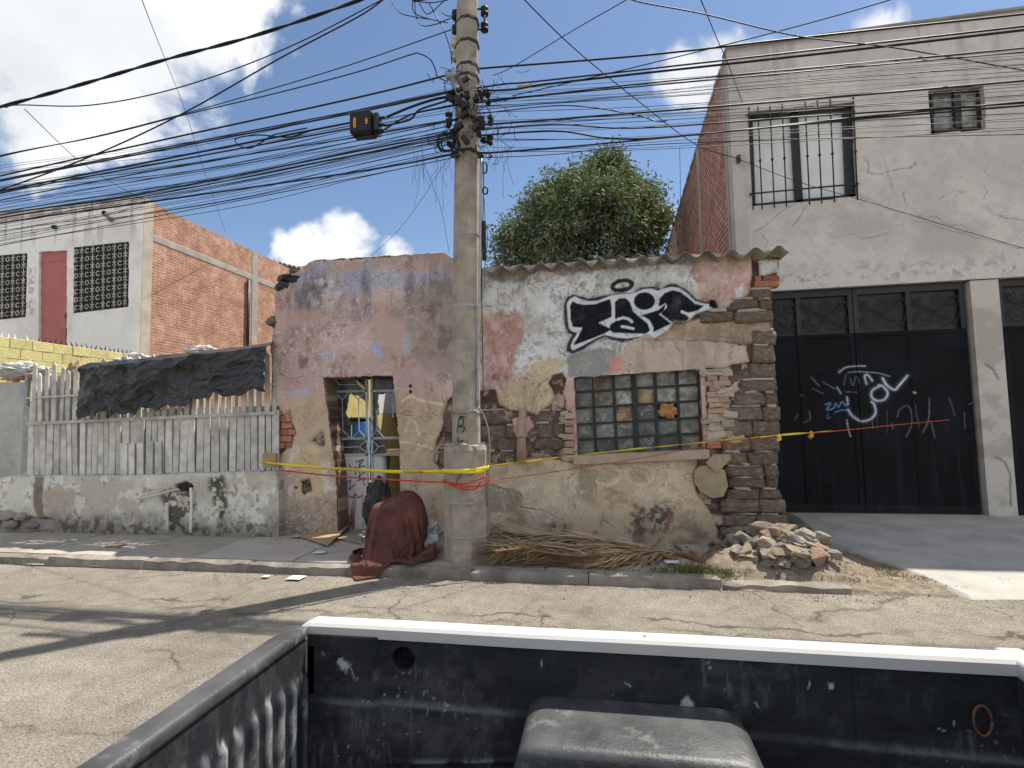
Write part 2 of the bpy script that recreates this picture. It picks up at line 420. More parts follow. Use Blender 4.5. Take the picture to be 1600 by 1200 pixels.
M_paper = mat('litter_paper', (.68, .67, .64), .8, .15, 6, bd=0)
M_tapey = mat('yellow_tape', (.70, .56, .035), .5, .1, 8, bd=0, rnd=0)
M_cordr = mat('red_cord', (.48, .055, .03), .6, .2, 14, bd=0, rnd=0)
M_palm = mat('dry_palm', (.52, .40, .235), .88, .35, 3, rgb2=(.28, .20, .115), bd=0, rnd=.22, dirt=(.36, .30, .20), dscale=6, damt=(.55, .7))
M_palmstem = mat('palm_stem', (.24, .13, .07), .85, .35, 8, bd=.006)
M_bark = mat('bark', (.12, .095, .07), .95, .3, 9, bd=.02)
M_grass = mat('grass', (.10, .13, .035), .9, .4, 14, rgb2=(.16, .13, .06), bd=0, rnd=.1)
M_steel = mat('window_bar', (.03, .035, .035), .6, .3, 14, bd=.002, dirt=(.1, .085, .07), dscale=10, damt=(.58, .74), rnd=0)
M_doorbar = mat('door_bar', (.36, .37, .37), .7, .25, 10, bd=.002, dirt=(.14, .1, .07), dscale=9, damt=(.55, .72))
M_text = mat('black_ink', (.02, .02, .02), .7, .1, 5, bd=0, rnd=0)
M_orange = mat('orange_sticker', (.75, .32, .05), .6, .1, 5, bd=0, rnd=0)
M_blue = mat('blue_plastic', (.02, .13, .42), .5, .15, 5, bd=0)
M_skypane = mat('sky_curtain_pane', (.78, .79, .78), .3, .10, 3, bd=0, spec=.3, rnd=.04)  # sky reflected in the pane put into the colour, with the curtain behind
M_inyellow = mat('inner_yellow_plaster', (.62, .50, .20), .9, .2, 4, bd=.004)
M_ingrey = mat('inner_grey_plaster', (.60, .61, .60), .9, .15, 4, bd=.004)
M_rock = mat('rubble_adobe', (.42, .35, .27), .97, .3, 4, rgb2=(.27, .215, .16), bs=14, bd=.05, bst=1, rnd=.16, dirt=(.42, .36, .29), dscale=3, damt=(.5, .65))
M_rockg = mat('rubble_grey', (.40, .37, .33), .97, .3, 4, rgb2=(.27, .245, .21), bs=14, bd=.05, bst=1, rnd=.16)
M_rockr = mat('rubble_red', (.37, .235, .17), .97, .3, 4, rgb2=(.34, .27, .21), bs=14, bd=.05, bst=1, rnd=.15)
M_housebrick = brickmat('house_brick', (.46, .235, .155), (.36, .175, .115), (.46, .39, .33), .27, .078, .011)
M_sidebrick = brickmat('side_brick', (.36, .15, .11), (.30, .12, .09), (.52, .45, .40), .27, .10, .013)
M_wire = M_black
def glassmat(name, rgb, rough=.25, dust=.5):
    m, N, L, P = newmat(name); v, oi = _coord(N, L)
    f = noise(N, L, v, 5, 6, .65)
    rgb = np.array(rgb)
    c = ramp(N, L, f, [(.38, tuple(rgb*.4)), (.55, tuple(rgb)), (.66, tuple(np.clip(rgb*1.5+.03, 0, 1)))])
    L.new(c, P.inputs['Base Color']); g2 = noise(N, L, v, 9, 6, .75); k2 = ramp(N, L, g2, [(.52, (0, 0, 0)), (.7, (1, 1, 1))]); c = mixn(N, L, c, tuple(np.clip(rgb*1.7+.06, 0, 1)), k2); L.new(c, P.inputs['Base Color'])
    P.inputs['Roughness'].default_value = rough; P.inputs['Specular IOR Level'].default_value = .5
    return m
M_glass = [glassmat('dusty_glass', (.13, .14, .125), .3), glassmat('grey_glass', (.2, .205, .19), .35), glassmat('milky_glass', (.30, .30, .265), .4),
           glassmat('dark_glass', (.07, .075, .08), .2), glassmat('cardboard_pane', (.34, .24, .15), .8), glassmat('brown_pane', (.22, .18, .135), .7)]
M_doorglass = glassmat('door_glass', (.055, .065, .06), .25)
def roadmat():
    m, N, L, P = newmat('worn_road'); tc = N.new('ShaderNodeTexCoord'); v = tc.outputs['Object']
    n1 = noise(N, L, v, .55, 6, .6); n2 = noise(N, L, v, 5, 7, .68); n3 = noise(N, L, v, 55, 5, .75)
    c = ramp(N, L, n1, [(.3, (.21, .19, .165)), (.5, (.28, .257, .225)), (.7, (.325, .30, .265))])
    c = mixn(N, L, c, ramp(N, L, n2, [(.3, (.78,)*3), (.7, (1.12,)*3)]), 1.0, 'MULTIPLY')
    c = mixn(N, L, c, ramp(N, L, n3, [(.34, (.45, .44, .42)), (.5, (.95, .95, .94)), (.66, (1.3, 1.29, 1.26))]), 1.0, 'MULTIPLY')
    vo = N.new('ShaderNodeTexVoronoi'); vo.inputs['Scale'].default_value = 85; L.new(v, vo.inputs['Vector'])
    c = mixn(N, L, c, ramp(N, L, vo.outputs['Distance'], [(.0, (1.1, 1.09, 1.06)), (.55, (.84, .83, .8))]), .8, 'MULTIPLY')
    # worn wheel tracks and tar seams run along the street
    mp = N.new('ShaderNodeMapping'); mp.inputs['Scale'].default_value = (.16, 2.6, 1); L.new(v, mp.inputs['Vector'])
    n4 = noise(N, L, mp.outputs[0], 1.1, 5, .6)
    c = mixn(N, L, c, ramp(N, L, n4, [(.32, (.86, .855, .85)), (.46, (1, 1, 1))]), 1.0, 'MULTIPLY')
    wv = N.new('ShaderNodeVectorMath'); wv.operation = 'MULTIPLY_ADD'; wv.inputs[1].default_value = (.9, .9, 0)
    wn = N.new('ShaderNodeTexNoise'); wn.inputs['Scale'].default_value = 1.3; wn.inputs['Detail'].default_value = 6; wn.inputs['Roughness'].default_value = .6
    L.new(v, wn.inputs['Vector']); L.new(wn.outputs['Color'], wv.inputs[0]); L.new(v, wv.inputs[2])
    vc = N.new('ShaderNodeTexVoronoi'); vc.feature = 'DISTANCE_TO_EDGE'; vc.inputs['Scale'].default_value = .42; L.new(wv.outputs[0], vc.inputs['Vector'])
    n5 = noise(N, L, v, .8, 3)
    th = ramp(N, L, vc.outputs['Distance'], [(.0, (.42, .40, .37)), (.004, (.7, .69, .67)), (.010, (1, 1, 1))])
    k = ramp(N, L, n5, [(.46, (0, 0, 0)), (.56, (1, 1, 1))])
    th = mixn(N, L, (1, 1, 1), th, k)
    c = mixn(N, L, c, th, 1.0, 'MULTIPLY')
    # tar seam along the street and old oil stains
    sp = N.new('ShaderNodeSeparateXYZ'); L.new(wv.outputs[0], sp.inputs[0])
    def mth(op, a, b):
        n = N.new('ShaderNodeMath'); n.operation = op
        for i, q in enumerate((a, b)):
            if isinstance(q, (int, float)): n.inputs[i].default_value = q
            else: L.new(q, n.inputs[i])
        return n.outputs[0]
    for (yy, w, dk) in ((5.32, .035, .45), (5.12, .05, .62), (3.3, .03, .6)):
        dd = mth('ABSOLUTE', mth('SUBTRACT', sp.outputs[1], yy), 0)
        sm = ramp(N, L, mth('DIVIDE', dd, w), [(.3, (dk, dk*.98, dk*.95)), (1.0, (1, 1, 1))])
        c = mixn(N, L, c, mixn(N, L, (1, 1, 1), sm, ramp(N, L, noise(N, L, v, .6+yy*.1, 4), [(.40, (0, 0, 0)), (.55, (1, 1, 1))])), 1.0, 'MULTIPLY')
    c = mixn(N, L, c, ramp(N, L, noise(N, L, v, 1.7, 5, .6), [(.28, (.72, .71, .69)), (.40, (1, 1, 1))]), 1.0, 'MULTIPLY')
    L.new(c, P.inputs['Base Color']); P.inputs['Roughness'].default_value = .95; P.inputs['Specular IOR Level'].default_value = .2
    s = N.new('ShaderNodeMath'); s.operation = 'MULTIPLY_ADD'; L.new(vo.outputs['Distance'], s.inputs[0]); s.inputs[1].default_value = -.8; L.new(n3, s.inputs[2])
    bump(N, L, P, s.outputs[0], .012, .8)
    return m
M_road = roadmat()
def leafmat(name, a, b):
    m, N, L, P = newmat(name)
    at_ = N.new('ShaderNodeAttribute'); at_.attribute_name = 'Col'
    c = mixn(N, L, a, b, at_.outputs['Fac']); L.new(c, P.inputs['Base Color'])
    P.inputs['Roughness'].default_value = .62; P.inputs['Specular IOR Level'].default_value = .2
    tr = N.new('ShaderNodeBsdfTranslucent'); tr.inputs['Color'].default_value = (.12, .17, .03, 1)
    mx = N.new('ShaderNodeMixShader'); mx.inputs[0].default_value = .22
    out = N['Material Output']; L.new(P.outputs[0], mx.inputs[1]); L.new(tr.outputs[0], mx.inputs[2]); L.new(mx.outputs[0], out.inputs['Surface'])
    return m
M_leaf = leafmat('tree_leaf', (.06, .088, .045), (.27, .305, .19))
# ------------------------------------------------------------------ setting
YF, YK, YR, ZW = 7.30, 5.85, 9.20, .13
tag(meshobj('ground', [(-600, -600, -.06), (600, -600, -.06), (600, 600, -.06), (-600, 600, -.06)], [(0, 1, 2, 3)], M_dirt), kind='structure')
def road():
    nx, ny = 240, 60
    xs = np.concatenate([np.linspace(-80, -12, 20)[:-1], np.linspace(-12, 12, 200), np.linspace(12, 80, 20)[1:]])
    ys = np.linspace(-6, YK+.02, 80)
    X, Y = np.meshgrid(xs, ys)
    Z = .012*(fbm(X, Y, .7, 4, 3)-.5) - .0*X
    Z = Z+.02*sst(4.9, 5.8, Y)*(fbm(X, Y, 2.3, 3, 5)-.2)
    V = np.stack([X.ravel(), Y.ravel(), Z.ravel()], 1); n = len(xs)
    F = [(j*n+i, j*n+i+1, (j+1)*n+i+1, (j+1)*n+i) for j in range(len(ys)-1) for i in range(n-1)]
    o = meshobj('road', V, F, M_road, None, True); tag(o, kind='structure')
road()
def slab_mesh(x0, x1, y0, y1, z0, z1, seed, amp=.006, res=.09, edge=.012):
    nx = max(3, int((x1-x0)/res)); ny = max(3, int((y1-y0)/res))
    xs = np.linspace(x0, x1, nx); ys = np.linspace(y0, y1, ny); X, Y = np.meshgrid(xs, ys)
    X2 = X+.012*(vn(X*9, Y*9, seed)-.5); Y2 = Y+.012*(vn(X*9+40, Y*9, seed)-.5)
    Z = z1+amp*2*(fbm(X, Y, 1.6, 3, seed)-.5)
    ed = np.minimum.reduce([X-x0, x1-X, Y-y0, y1-Y]); Z = Z-edge*(ed < 1e-6)*(.4+vn(X*6, Y*6, seed+1))
    V = np.stack([X2.ravel(), Y2.ravel(), Z.ravel()], 1); F = [(j*nx+i, j*nx+i+1, (j+1)*nx+i+1, (j+1)*nx+i) for j in range(ny-1) for i in range(nx-1)]
    loop = [i for i in range(nx)]+[j*nx+nx-1 for j in range(1, ny)]+[(ny-1)*nx+i for i in range(nx-2, -1, -1)]+[j*nx for j in range(ny-2, 0, -1)]
    V = [tuple(v) for v in V]; b = len(V)
    for k in loop: V.append((V[k][0], V[k][1], z0))
    n = len(loop)
    for k in range(n): F.append((loop[(k+1) % n], loop[k], b+k, b+(k+1) % n))
    return V, F
sw = tag(empty('sidewalk', (0, YK, 0)), kind='structure')
xs = [-17, -14.6, -12.9, -11.2, -9.6, -8.0, -6.6, -5.35, -3.9, -2.3, -.7, .5, 1.42]
for i in range(len(xs)-1):
    v, f = slab_mesh(xs[i]+.006, xs[i+1]-.006, YK+.17, YF+.4, -.05, ZW+random.uniform(-.006, .006), i*7+1)
    meshobj('paving_slab', v, f, M_walk, sw)
kx = [-17, -14.1, -11.6, -9.3, -7.4, -5.9, -4.4, -2.9, -1.55, -.2, 1.2, 2.45, 3.3]
for i in range(len(kx)-2):
    hh = ZW+random.uniform(-.012, .008)
    if i >= 10: hh -= .045*(i-9)
    v, f = slab_mesh(kx[i]+.005, kx[i+1]-.005, YK+random.uniform(-.012, .012), YK+.163, -.06, hh, i*11+3, .012, .06, .03)
    meshobj('kerb_stone', v, f, M_kerb, sw)
# driveway ramp, raised on its left side above the dirt strip beside the house
def ramp_():
    nx, ny = 60, 34; V = []; F = []
    for j in range(ny):
        t = j/(ny-1); y = 5.78+(YR+.3-5.78)*t
        xl = 3.15-.25*t+.09*math.sin(t*9)+(.35*(1-t)**3)
        for i in range(nx):
            x = xl+(14-xl)*(i/(nx-1))**1.5
            z = .03+.175*min(1, max(0, t*1.12))+.012*(float(fbm(np.array(x), np.array(y), 1.1, 3, 4))-.5)
            if j == 0: z = -.03
            V.append((x, y+.03*math.sin(x*5)*(1-t), z))
    for j in range(ny-1):
        for i in range(nx-1): F.append((j*nx+i, j*nx+i+1, (j+1)*nx+i+1, (j+1)*nx+i))
    b = len(V)
    for j in range(ny): V.append((V[j*nx][0]-.05, V[j*nx][1], -.05))
    for j in range(ny-1): F.append((j*nx, (j+1)*nx, b+j+1, b+j))
    o = meshobj('driveway', V, F, M_ramp, None, True); tag(o, kind='structure')
ramp_()
def dirtpatch():
    xs = np.linspace(.9, 3.4, 110); ys = np.linspace(5.75, 9.6, 150); X, Y = np.meshgrid(xs, ys)
    Z = .02+.05*fbm(X, Y, 2.2, 4, 9)
    # mound under the heap of rubble
    Z += .34*np.exp(-(((X-2.1)/.62)**2+((Y-6.62)/.5)**2))*(.75+.5*fbm(X, Y, 4, 3, 2))
    Z += .20*np.exp(-(((X-1.75)/.35)**2+((Y-7.15)/.3)**2))
    Z = Z+.03*(fbm(X, Y, 14, 3, 6)-.5)+.14*np.exp(-(((X-1.35)/.35)**2+((Y-6.35)/.5)**2))
    Z = np.where((X < 1.05) | (Y < 5.83), -.04, Z)
    Z = np.where(Y < 6.05, Z*.6, Z)
    V = np.stack([X.ravel(), Y.ravel(), Z.ravel()], 1); n = len(xs)
    F = [(j*n+i, j*n+i+1, (j+1)*n+i+1, (j+1)*n+i) for j in range(len(ys)-1) for i in range(n-1)]
    o = meshobj('dirt_mound', V, F, M_dirt, None, True); tag(o, kind='structure')
dirtpatch()

# ------------------------------------------------------------------ the crumbling house
HOUSE = empty('adobe_house', (-1.3, YF, ZW), 0, 'crumbling pink and white adobe house with peeling plaster and black spray lettering', 'house')
def fp(*pts): return [(p.x, p.z) for p in (at(x, y, YF) for (x, y) in pts)]
OUT = fp((427, 900), (437, 835), (436, 780), (438, 720), (428, 700), (434, 640), (426, 590), (422, 540), (430, 505), (428, 450), (446, 438), (470, 420), (487, 408), (560, 405), (640, 398), (693, 394), (712, 406), (724, 416), (757, 418), (1000, 402), (1215, 390),
         (1222, 400), (1218, 440), (1208, 452), (1208, 480), (1214, 505), (1210, 560), (1213, 610), (1219, 640), (1216, 700), (1215, 760), (1226, 775), (1230, 840), (1230, 920))
DOORP = fp((505, 590), (614, 587), (624, 700), (626, 850), (529, 850), (525, 740), (519, 700))
WINP = fp((897, 590), (1094, 577), (1099, 702), (903, 712))
HOLES = [fp((1174, 398), (1174, 457), (1159, 478), (1127, 483), (1112, 495), (1102, 487), (1087, 489), (1077, 501), (1052, 504), (1048, 517), (1024, 528), (1008, 527), (1168, 539), (1171, 567), (1135, 574), (1104, 576), (1104, 700), (1108, 716), (1088, 716), (1083, 745), (1092, 770), (1102, 790), (1118, 812), (1128, 860), (1270, 860), (1270, 398)),
         fp((745, 612), (775, 612), (782, 632), (800, 641), (818, 642), (838, 648), (850, 640), (862, 630), (868, 618), (857, 600), (864, 588), (880, 582), (886, 592), (880, 612), (884, 640), (893, 648), (897, 722), (870, 718), (840, 716), (815, 718), (790, 724), (760, 728), (745, 728)),
         fp((692, 645), (698, 625), (712, 615), (725, 620), (725, 738), (690, 738), (678, 722), (676, 700), (688, 682), (693, 660)),
         fp((420, 628), (434, 634), (441, 650), (452, 660), (460, 676), (455, 698), (446, 702), (437, 712), (420, 715)),
         fp((471, 753), (484, 751), (489, 766), (475, 773)),
         fp((485, 690), (502, 675), (506, 690), (504, 698))]
ISLE = [fp((1128, 668), (1142, 672), (1146, 688), (1130, 690)), fp((1184, 404), (1217, 402), (1216, 428), (1186, 431)), fp((1114, 600), (1135, 597), (1128, 618), (1140, 630), (1122, 640)),
        fp((800, 655), (828, 650), (836, 668), (812, 690), (800, 676))]
def gp(*pts): return fp(*[(860+a/5.714, 420+b/5.714) for (a, b) in pts])
def ell(cx, cy, rx, ry, rot=0, n=28):
    r = math.radians(rot)
    return [(cx+rx*math.cos(t)*math.cos(r)-ry*math.sin(t)*math.sin(r), cy+rx*math.cos(t)*math.sin(r)+ry*math.sin(t)*math.cos(r)) for t in [2*math.pi*k/n for k in range(n)]]
G_OUT = gp((118, 310), (150, 255), (200, 228), (260, 245), (330, 262), (400, 260), (460, 238), (520, 232), (560, 222), (735, 218), (800, 168), (880, 155), (950, 155), (985, 178), (1060, 135), (1120, 135), (1190, 165), (1260, 220), (1300, 270), (1390, 292), (1440, 270), (1500, 330), (1480, 390), (1440, 430), (1390, 390), (1320, 400), (1240, 470), (1110, 500), (1000, 590), (930, 625), (800, 610), (700, 640), (640, 662), (560, 642), (480, 606), (400, 652), (280, 727), (190, 762), (143, 735), (148, 670), (195, 592), (150, 572), (128, 480), (116, 400))
G_WHT = gp((147, 310), (170, 270), (215, 245), (270, 270), (340, 290), (420, 285), (500, 255), (545, 235), (720, 222), (760, 212), (830, 182), (900, 177), (960, 197), (1000, 177), (1080, 160), (1150, 170), (1220, 215), (1290, 285), (1380, 312), (1420, 310), (1450, 360), (1440, 410), (1390, 375), (1310, 395), (1230, 460), (1105, 490), (1000, 590), (920, 622), (800, 605), (690, 622), (600, 616), (480, 590), (400, 625), (270, 695), (200, 728), (178, 700), (200, 640), (240, 572), (190, 556), (165, 530), (155, 450), (150, 380))
G_FILL = [gp((175, 330), (200, 290), (240, 310), (300, 322), (400, 315), (530, 270), (548, 350), (545, 430), (430, 482), (550, 540), (480, 580), (340, 635), (205, 685), (240, 620), (285, 525), (200, 520), (180, 450)),
          gp((575, 300), (610, 268), (670, 262), (710, 300), (740, 380), (800, 430), (870, 490), (890, 550), (850, 580), (700, 577), (560, 570), (530, 545), (530, 500), (590, 462), (575, 440)),
          gp(*ell(840, 288, 95, 78)),
          gp((815, 415), (860, 400), (960, 370), (1030, 310), (1010, 380), (970, 405), (1080, 490), (920, 565), (920, 520), (880, 455)),
          gp((965, 340), (975, 270), (1020, 215), (1090, 190), (1160, 205), (1230, 255), (1290, 310), (1370, 330), (1320, 370), (1240, 390), (1180, 380), (1240, 440), (1210, 470), (1090, 480), (985, 400), (1040, 345), (1035, 303)),
          gp(*ell(1452, 312, 36, 34))]
G_STROKE = [gp((600, 452), (650, 436), (700, 448), (728, 472)), gp((640, 515), (690, 522), (740, 534)), gp((1175, 382), (1230, 405), (1300, 398))]
CRACKS = [fp((745, 480), (770, 478), (775, 470), (808, 498)), fp((776, 440), (779, 470), (777, 486)), fp((430, 580), (450, 590), (480, 588), (505, 592)),
          fp((930, 735), (928, 755), (932, 775), (930, 800), (945, 815), (962, 828)), fp((815, 776), (810, 770), (800, 764), (762, 760)), fp((815, 775), (813, 792), (850, 800), (880, 815)),
          fp((485, 690), (500, 700), (512, 735), (520, 745)), fp((600, 640), (640, 650), (660, 645)), fp((640, 600), (660, 610), (672, 640), (690, 655)), fp((830, 600), (850, 620), (845, 640)),
          fp((920, 735), (915, 748), (930, 760)), fp((985, 715), (980, 730), (992, 745)), fp((1040, 730), (1060, 740), (1082, 742)), fp((770, 700), (800, 690), (830, 700)), fp((690, 620), (700, 640), (694, 680)),
          fp((870, 540), (880, 560), (900, 555), (915, 565)), fp((855, 590), (840, 605), (828, 640)), fp((470, 770), (460, 800), (470, 825)), fp((1000, 790), (1030, 800), (1060, 795))]
def facade_mask(X, Z):
    wx = X+.05*(fbm(X, Z, 5, 4, 11)-.5)*2; wz = Z+.05*(fbm(X, Z, 5, 4, 12)-.5)*2
    wx2 = X+.014*(fbm(X, Z, 14, 3, 13)-.5)*2; wz2 = Z+.014*(fbm(X, Z, 14, 3, 14)-.5)*2
    out = sdpoly(wx, wz, OUT) if False else sdpoly(wx2, wz2, OUT)
    op = np.minimum(sdpoly(wx2, wz2, DOORP), sdpoly(X, Z, WINP))
    return wx, wz, wx2, wz2, out, op
def plaster_fn(X, Z):
    wx, wz, wx2, wz2, out, op = facade_mask(X, Z)
    hole = np.full(X.shape, 9.0)
    for h in HOLES: hole = np.minimum(hole, sdpoly(wx, wz, h))
    isl = np.full(X.shape, 9.0)
    for h in ISLE: isl = np.minimum(isl, sdpoly(wx, wz, h))
    hole = np.maximum(hole, -isl)
    pits = fbm(X, Z, 2.6, 5, 91, .6)
    m = (out < 0) & (op > 0) & (hole > 0)
    Zp = Z
    n1 = fbm(X, Z, 1.3, 5, 21, .6); n2 = fbm(X, Z, 4, 5, 22, .62); n3 = fbm(X, Z, 14, 4, 23, .6); st = fbm(X*3.2, Z*.55, 2.2, 4, 24, .6)
    pink = C(177, 148, 136); pink2 = C(165, 130, 118); white = C(190, 190, 180); beige = C(180, 158, 128); grey = C(138, 132, 122); blue = C(158, 162, 174)
    dark = C(84, 78, 72); tan = C(184, 164, 132); brown = C(128, 108, 90)
    c = np.zeros(X.shape+(3,))+pink
    c = mixc(c, pink2, sst(.45, .62, n2))
    c = mixc(c, C(196, 172, 158), sst(.52, .66, n1)*.55)
    c = mixc(c, C(198, 182, 170), sst(.58, .66, n3)*sst(.42, .6, n2)*.7)
    wX = X+.16*(fbm(X, Z, 2.4, 4, 31)-.5)*2; wZ = Z+.16*(fbm(X, Z, 2.4, 4, 32)-.5)*2
    def zone(poly, soft=.12, w=1.0, big=True):
        d = sdpoly(wX, wZ, fp(*poly)) if big else sdpoly(wx, wz, fp(*poly))
        return sst(soft, -soft, d)*w
    # left wing: weather band under the parapet, grey scar to the right, tan lower storey
    c = mixc(c, blue, zone([(450, 430), (500, 412), (700, 412), (710, 445), (600, 450), (560, 462), (470, 455)], .1)*sst(.36, .56, n2)*.85)
    c = mixc(c, C(120, 114, 118), zone([(440, 440), (500, 430), (700, 435), (706, 470), (600, 476), (560, 492), (520, 480), (440, 480)], .14)*sst(.4, .62, st)*.85)
    c = mixc(c, C(108, 100, 92), zone([(470, 440), (500, 440), (500, 475), (470, 475)], .1)*.6)
    c = mixc(c, C(196, 186, 172), zone([(480, 430), (540, 440), (520, 470), (490, 480)], .1)*sst(.4, .55, n3)*.7)
    c = mixc(c, pink, zone([(590, 398), (700, 392), (705, 418), (660, 424), (600, 412)], .05)*.9)
    c = mixc(c, C(146, 132, 118), zone([(608, 472), (640, 455), (712, 440), (715, 590), (680, 590), (650, 560), (640, 500), (612, 490)], .07)*.85)
    c = mixc(c, C(112, 100, 90), zone([(660, 480), (712, 470), (712, 560), (670, 545)], .12)*sst(.4, .6, n2)*.8)
    for q in ([(628, 528), (642, 528), (643, 555), (630, 553)], [(580, 538), (600, 536), (598, 556), (584, 556)], [(500, 552), (520, 548), (530, 560), (508, 564)], [(450, 610), (480, 605), (485, 618), (452, 622)]):
        c = mixc(c, C(158, 164, 182), zone(q, .03, .85, False))
    c = mixc(c, C(110, 96, 84), zone([(466, 560), (484, 558), (482, 574), (470, 576)], .02, .8, False))
    low = sst(at(600, 600, YF).z, at(600, 632, YF).z, wZ)*sst(at(720, 600, YF).x, at(690, 600, YF).x, X)
    c = mixc(c, beige, low*.88)
    c = mixc(c, C(166, 140, 112), low*sst(.45, .62, n2)*.7)
    c = mixc(c, C(198, 172, 128), zone([(455, 700), (500, 700), (512, 760), (470, 770), (448, 740)], .05)*.8)
    c = mixc(c, C(206, 196, 182), zone([(440, 740), (455, 700), (465, 705), (452, 760), (445, 800)], .04)*.7*sst(.35, .5, n3))
    c = mixc(c, C(206, 196, 182), zone([(505, 720), (520, 720), (522, 800), (505, 780)], .04)*.7*sst(.35, .5, n3))
    c = mixc(c, C(146, 126, 106), zone([(445, 780), (520, 770), (520, 850), (440, 850)], .1)*.8)
    # right wing: white field, pink ghosts, yellow ochre and cement repairs, tan skirt
    rw = sst(at(745, 600, YF).x, at(765, 600, YF).x, X)
    wfield = zone([(740, 400), (1230, 380), (1230, 480), (1100, 520), (960, 590), (870, 590), (820, 580), (770, 540), (735, 560)], .1)
    c = mixc(c, white, wfield*rw)
    c = mixc(c, C(206, 206, 198), wfield*rw*sst(.5, .62, n1)*.8)
    c = mixc(c, C(140, 136, 126), wfield*rw*sst(.56, .66, n3)*sst(.4, .6, n2)*.75)
    c = mixc(c, C(128, 120, 110), zone([(720, 400), (765, 400), (765, 620), (720, 620)], .12)*sst(.35, .6, n2)*.85)
    c = mixc(c, C(110, 100, 90), zone([(750, 415), (1215, 388), (1215, 402), (900, 424), (800, 434), (752, 440)], .03)*.75)
    ghost = zone([(752, 492), (775, 488), (812, 490), (818, 520), (806, 560), (800, 592), (778, 604), (764, 590), (758, 540)], .04, 1, False)
    c = mixc(c, C(170, 128, 116), ghost*(.55+.45*sst(.4, .6, n2)))
    c = mixc(c, C(74, 76, 100), zone([(770, 584), (780, 584), (781, 594), (768, 594)], .02, .8, False))
    pk = zone([(1080, 412), (1110, 402), (1180, 400), (1180, 480), (1100, 490), (1088, 460)], .03, 1, False)
    c = mixc(c, C(182, 138, 124), pk*(.7+.3*sst(.4, .6, n2)))
    c = mixc(c, C(156, 132, 112), pk*sst(.52, .62, n2)*.8)
    c = mixc(c, C(200, 200, 192), zone([(1147, 450), (1162, 445), (1162, 474), (1150, 478)], .02, .9, False))
    c = mixc(c, C(188, 170, 132), zone([(822, 570), (850, 555), (885, 560), (884, 590), (860, 600), (860, 640), (780, 640), (790, 600), (820, 600)], .05)*.95)
    c = mixc(c, C(164, 140, 108), zone([(785, 600), (840, 600), (830, 645), (790, 640)], .05)*.6*sst(.4, .55, n2))
    c = mixc(c, C(132, 130, 124), zone([(886, 560), (910, 545), (962, 545), (955, 586), (890, 590)], .025, .95, False))
    c = mixc(c, C(190, 128, 112), zone([(952, 560), (972, 552), (976, 583), (948, 585)], .02, .9, False))
    lint = zone([(985, 523), (1000, 526), (1175, 538), (1178, 570), (1100, 578), (974, 583), (968, 560)], .02, 1, False)
    c = mixc(c, C(176, 158, 138), lint); c = mixc(c, C(150, 132, 114), lint*sst(.45, .6, st)*.7)
    c = mixc(c, C(186, 142, 126), zone([(876, 600), (898, 590), (898, 650), (882, 640)], .03, .7, False))
    sk = sst(at(900, 714, YF).z, at(900, 722, YF).z, Z)*0
    skm = sst(at(900, 712, YF).z+.02, at(900, 722, YF).z, wz2)*sst(at(752, 760, YF).x, at(760, 760, YF).x, X)
    c = mixc(c, tan, skm); c = mixc(c, C(166, 144, 114), skm*sst(.45, .62, n2)*.8); c = mixc(c, C(196, 178, 146), skm*sst(.55, .66, n1)*.7)
    for q in (ell(948, 742, 21, 14), ell(1000, 742, 20, 15)):
        d = np.abs(sdpoly(wx2, wz2, fp(*q))); c = mixc(c, C(200, 188, 158), skm*sst(.05, .01, d)*.7)
        c = mixc(c, C(158, 142, 112), skm*sst(.02, -.05, sdpoly(wx2, wz2, fp(*q)))*.6)
    c = mixc(c, C(60, 58, 52), zone([(990, 790), (1045, 790), (1045, 835), (985, 835)], .08)*sst(.38, .52, n3)*.85)
    c = mixc(c, C(64, 60, 52), zone([(860, 812), (885, 808), (885, 832), (858, 832)], .05)*sst(.4, .52, n3)*.8)
    c = mixc(c, C(128, 110, 90), zone([(900, 730), (930, 735), (930, 790), (903, 780)], .04, .6, False))
    scar = zone([(760, 760), (799, 763), (815, 775), (813, 792), (790, 803), (760, 800)], .02, 1, False)
    c = mixc(c, C(150, 136, 112), scar)
    # damp and dirt rising from the pavement
    damp = sst(.75, .1, Z+.4*(n1-.5))
    c = c*(1-.30*damp[..., None]); c = mixc(c, C(96, 86, 74), damp*sst(.45, .62, n2)*.45)
    # vertical runs of grime from the top
    c = c*(1-.22*(sst(.55, .72, st)*sst(2.6, 4.2, Z))[..., None])
    # faint white scrawl beside the door
    for s in ([(628, 628), (640, 618), (665, 628), (690, 632)], [(632, 676), (640, 655), (650, 660), (655, 680)], [(626, 690), (645, 692), (675, 700)]):
        c = mixc(c, C(204, 190, 164), sst(.028, .012, dline(wx2, wz2, fp(*s)))*.75)
    for q in ((641, 603), (641, 612)): c = mixc(c, C(20, 18, 17), sst(.035, .02, np.hypot(X-at(*q, YF).x, Z-at(*q, YF).z)))
    q = at(462, 762, YF); c = mixc(c, C(20, 18, 17), sst(.035, .02, np.hypot(X-q.x, Z-q.z)))
    # black and white spray lettering
    e = .008*(n3-.5)*2
    blk = C(27, 29, 33, 1); wht = C(222, 224, 222, 1.0)
    mo = sst(.014, -.014, sdpoly(wx2, wz2, G_OUT)); mw = sst(.008, -.008, sdpoly(X+e, Z, G_WHT))
    c = mixc(c, blk, sst(.09, 0, sdpoly(wx2, wz2, G_OUT))*.22*(.6+.8*n2)); c = mixc(c, blk, mo*(.9+.1*n3)*(1-.5*sst(.62, .7, n3))); c = mixc(c, wht, mw*(1-.4*sst(.60, .7, n3)))
    for g in G_FILL: c = mixc(c, blk, sst(.008, -.008, sdpoly(X+e, Z, g)))
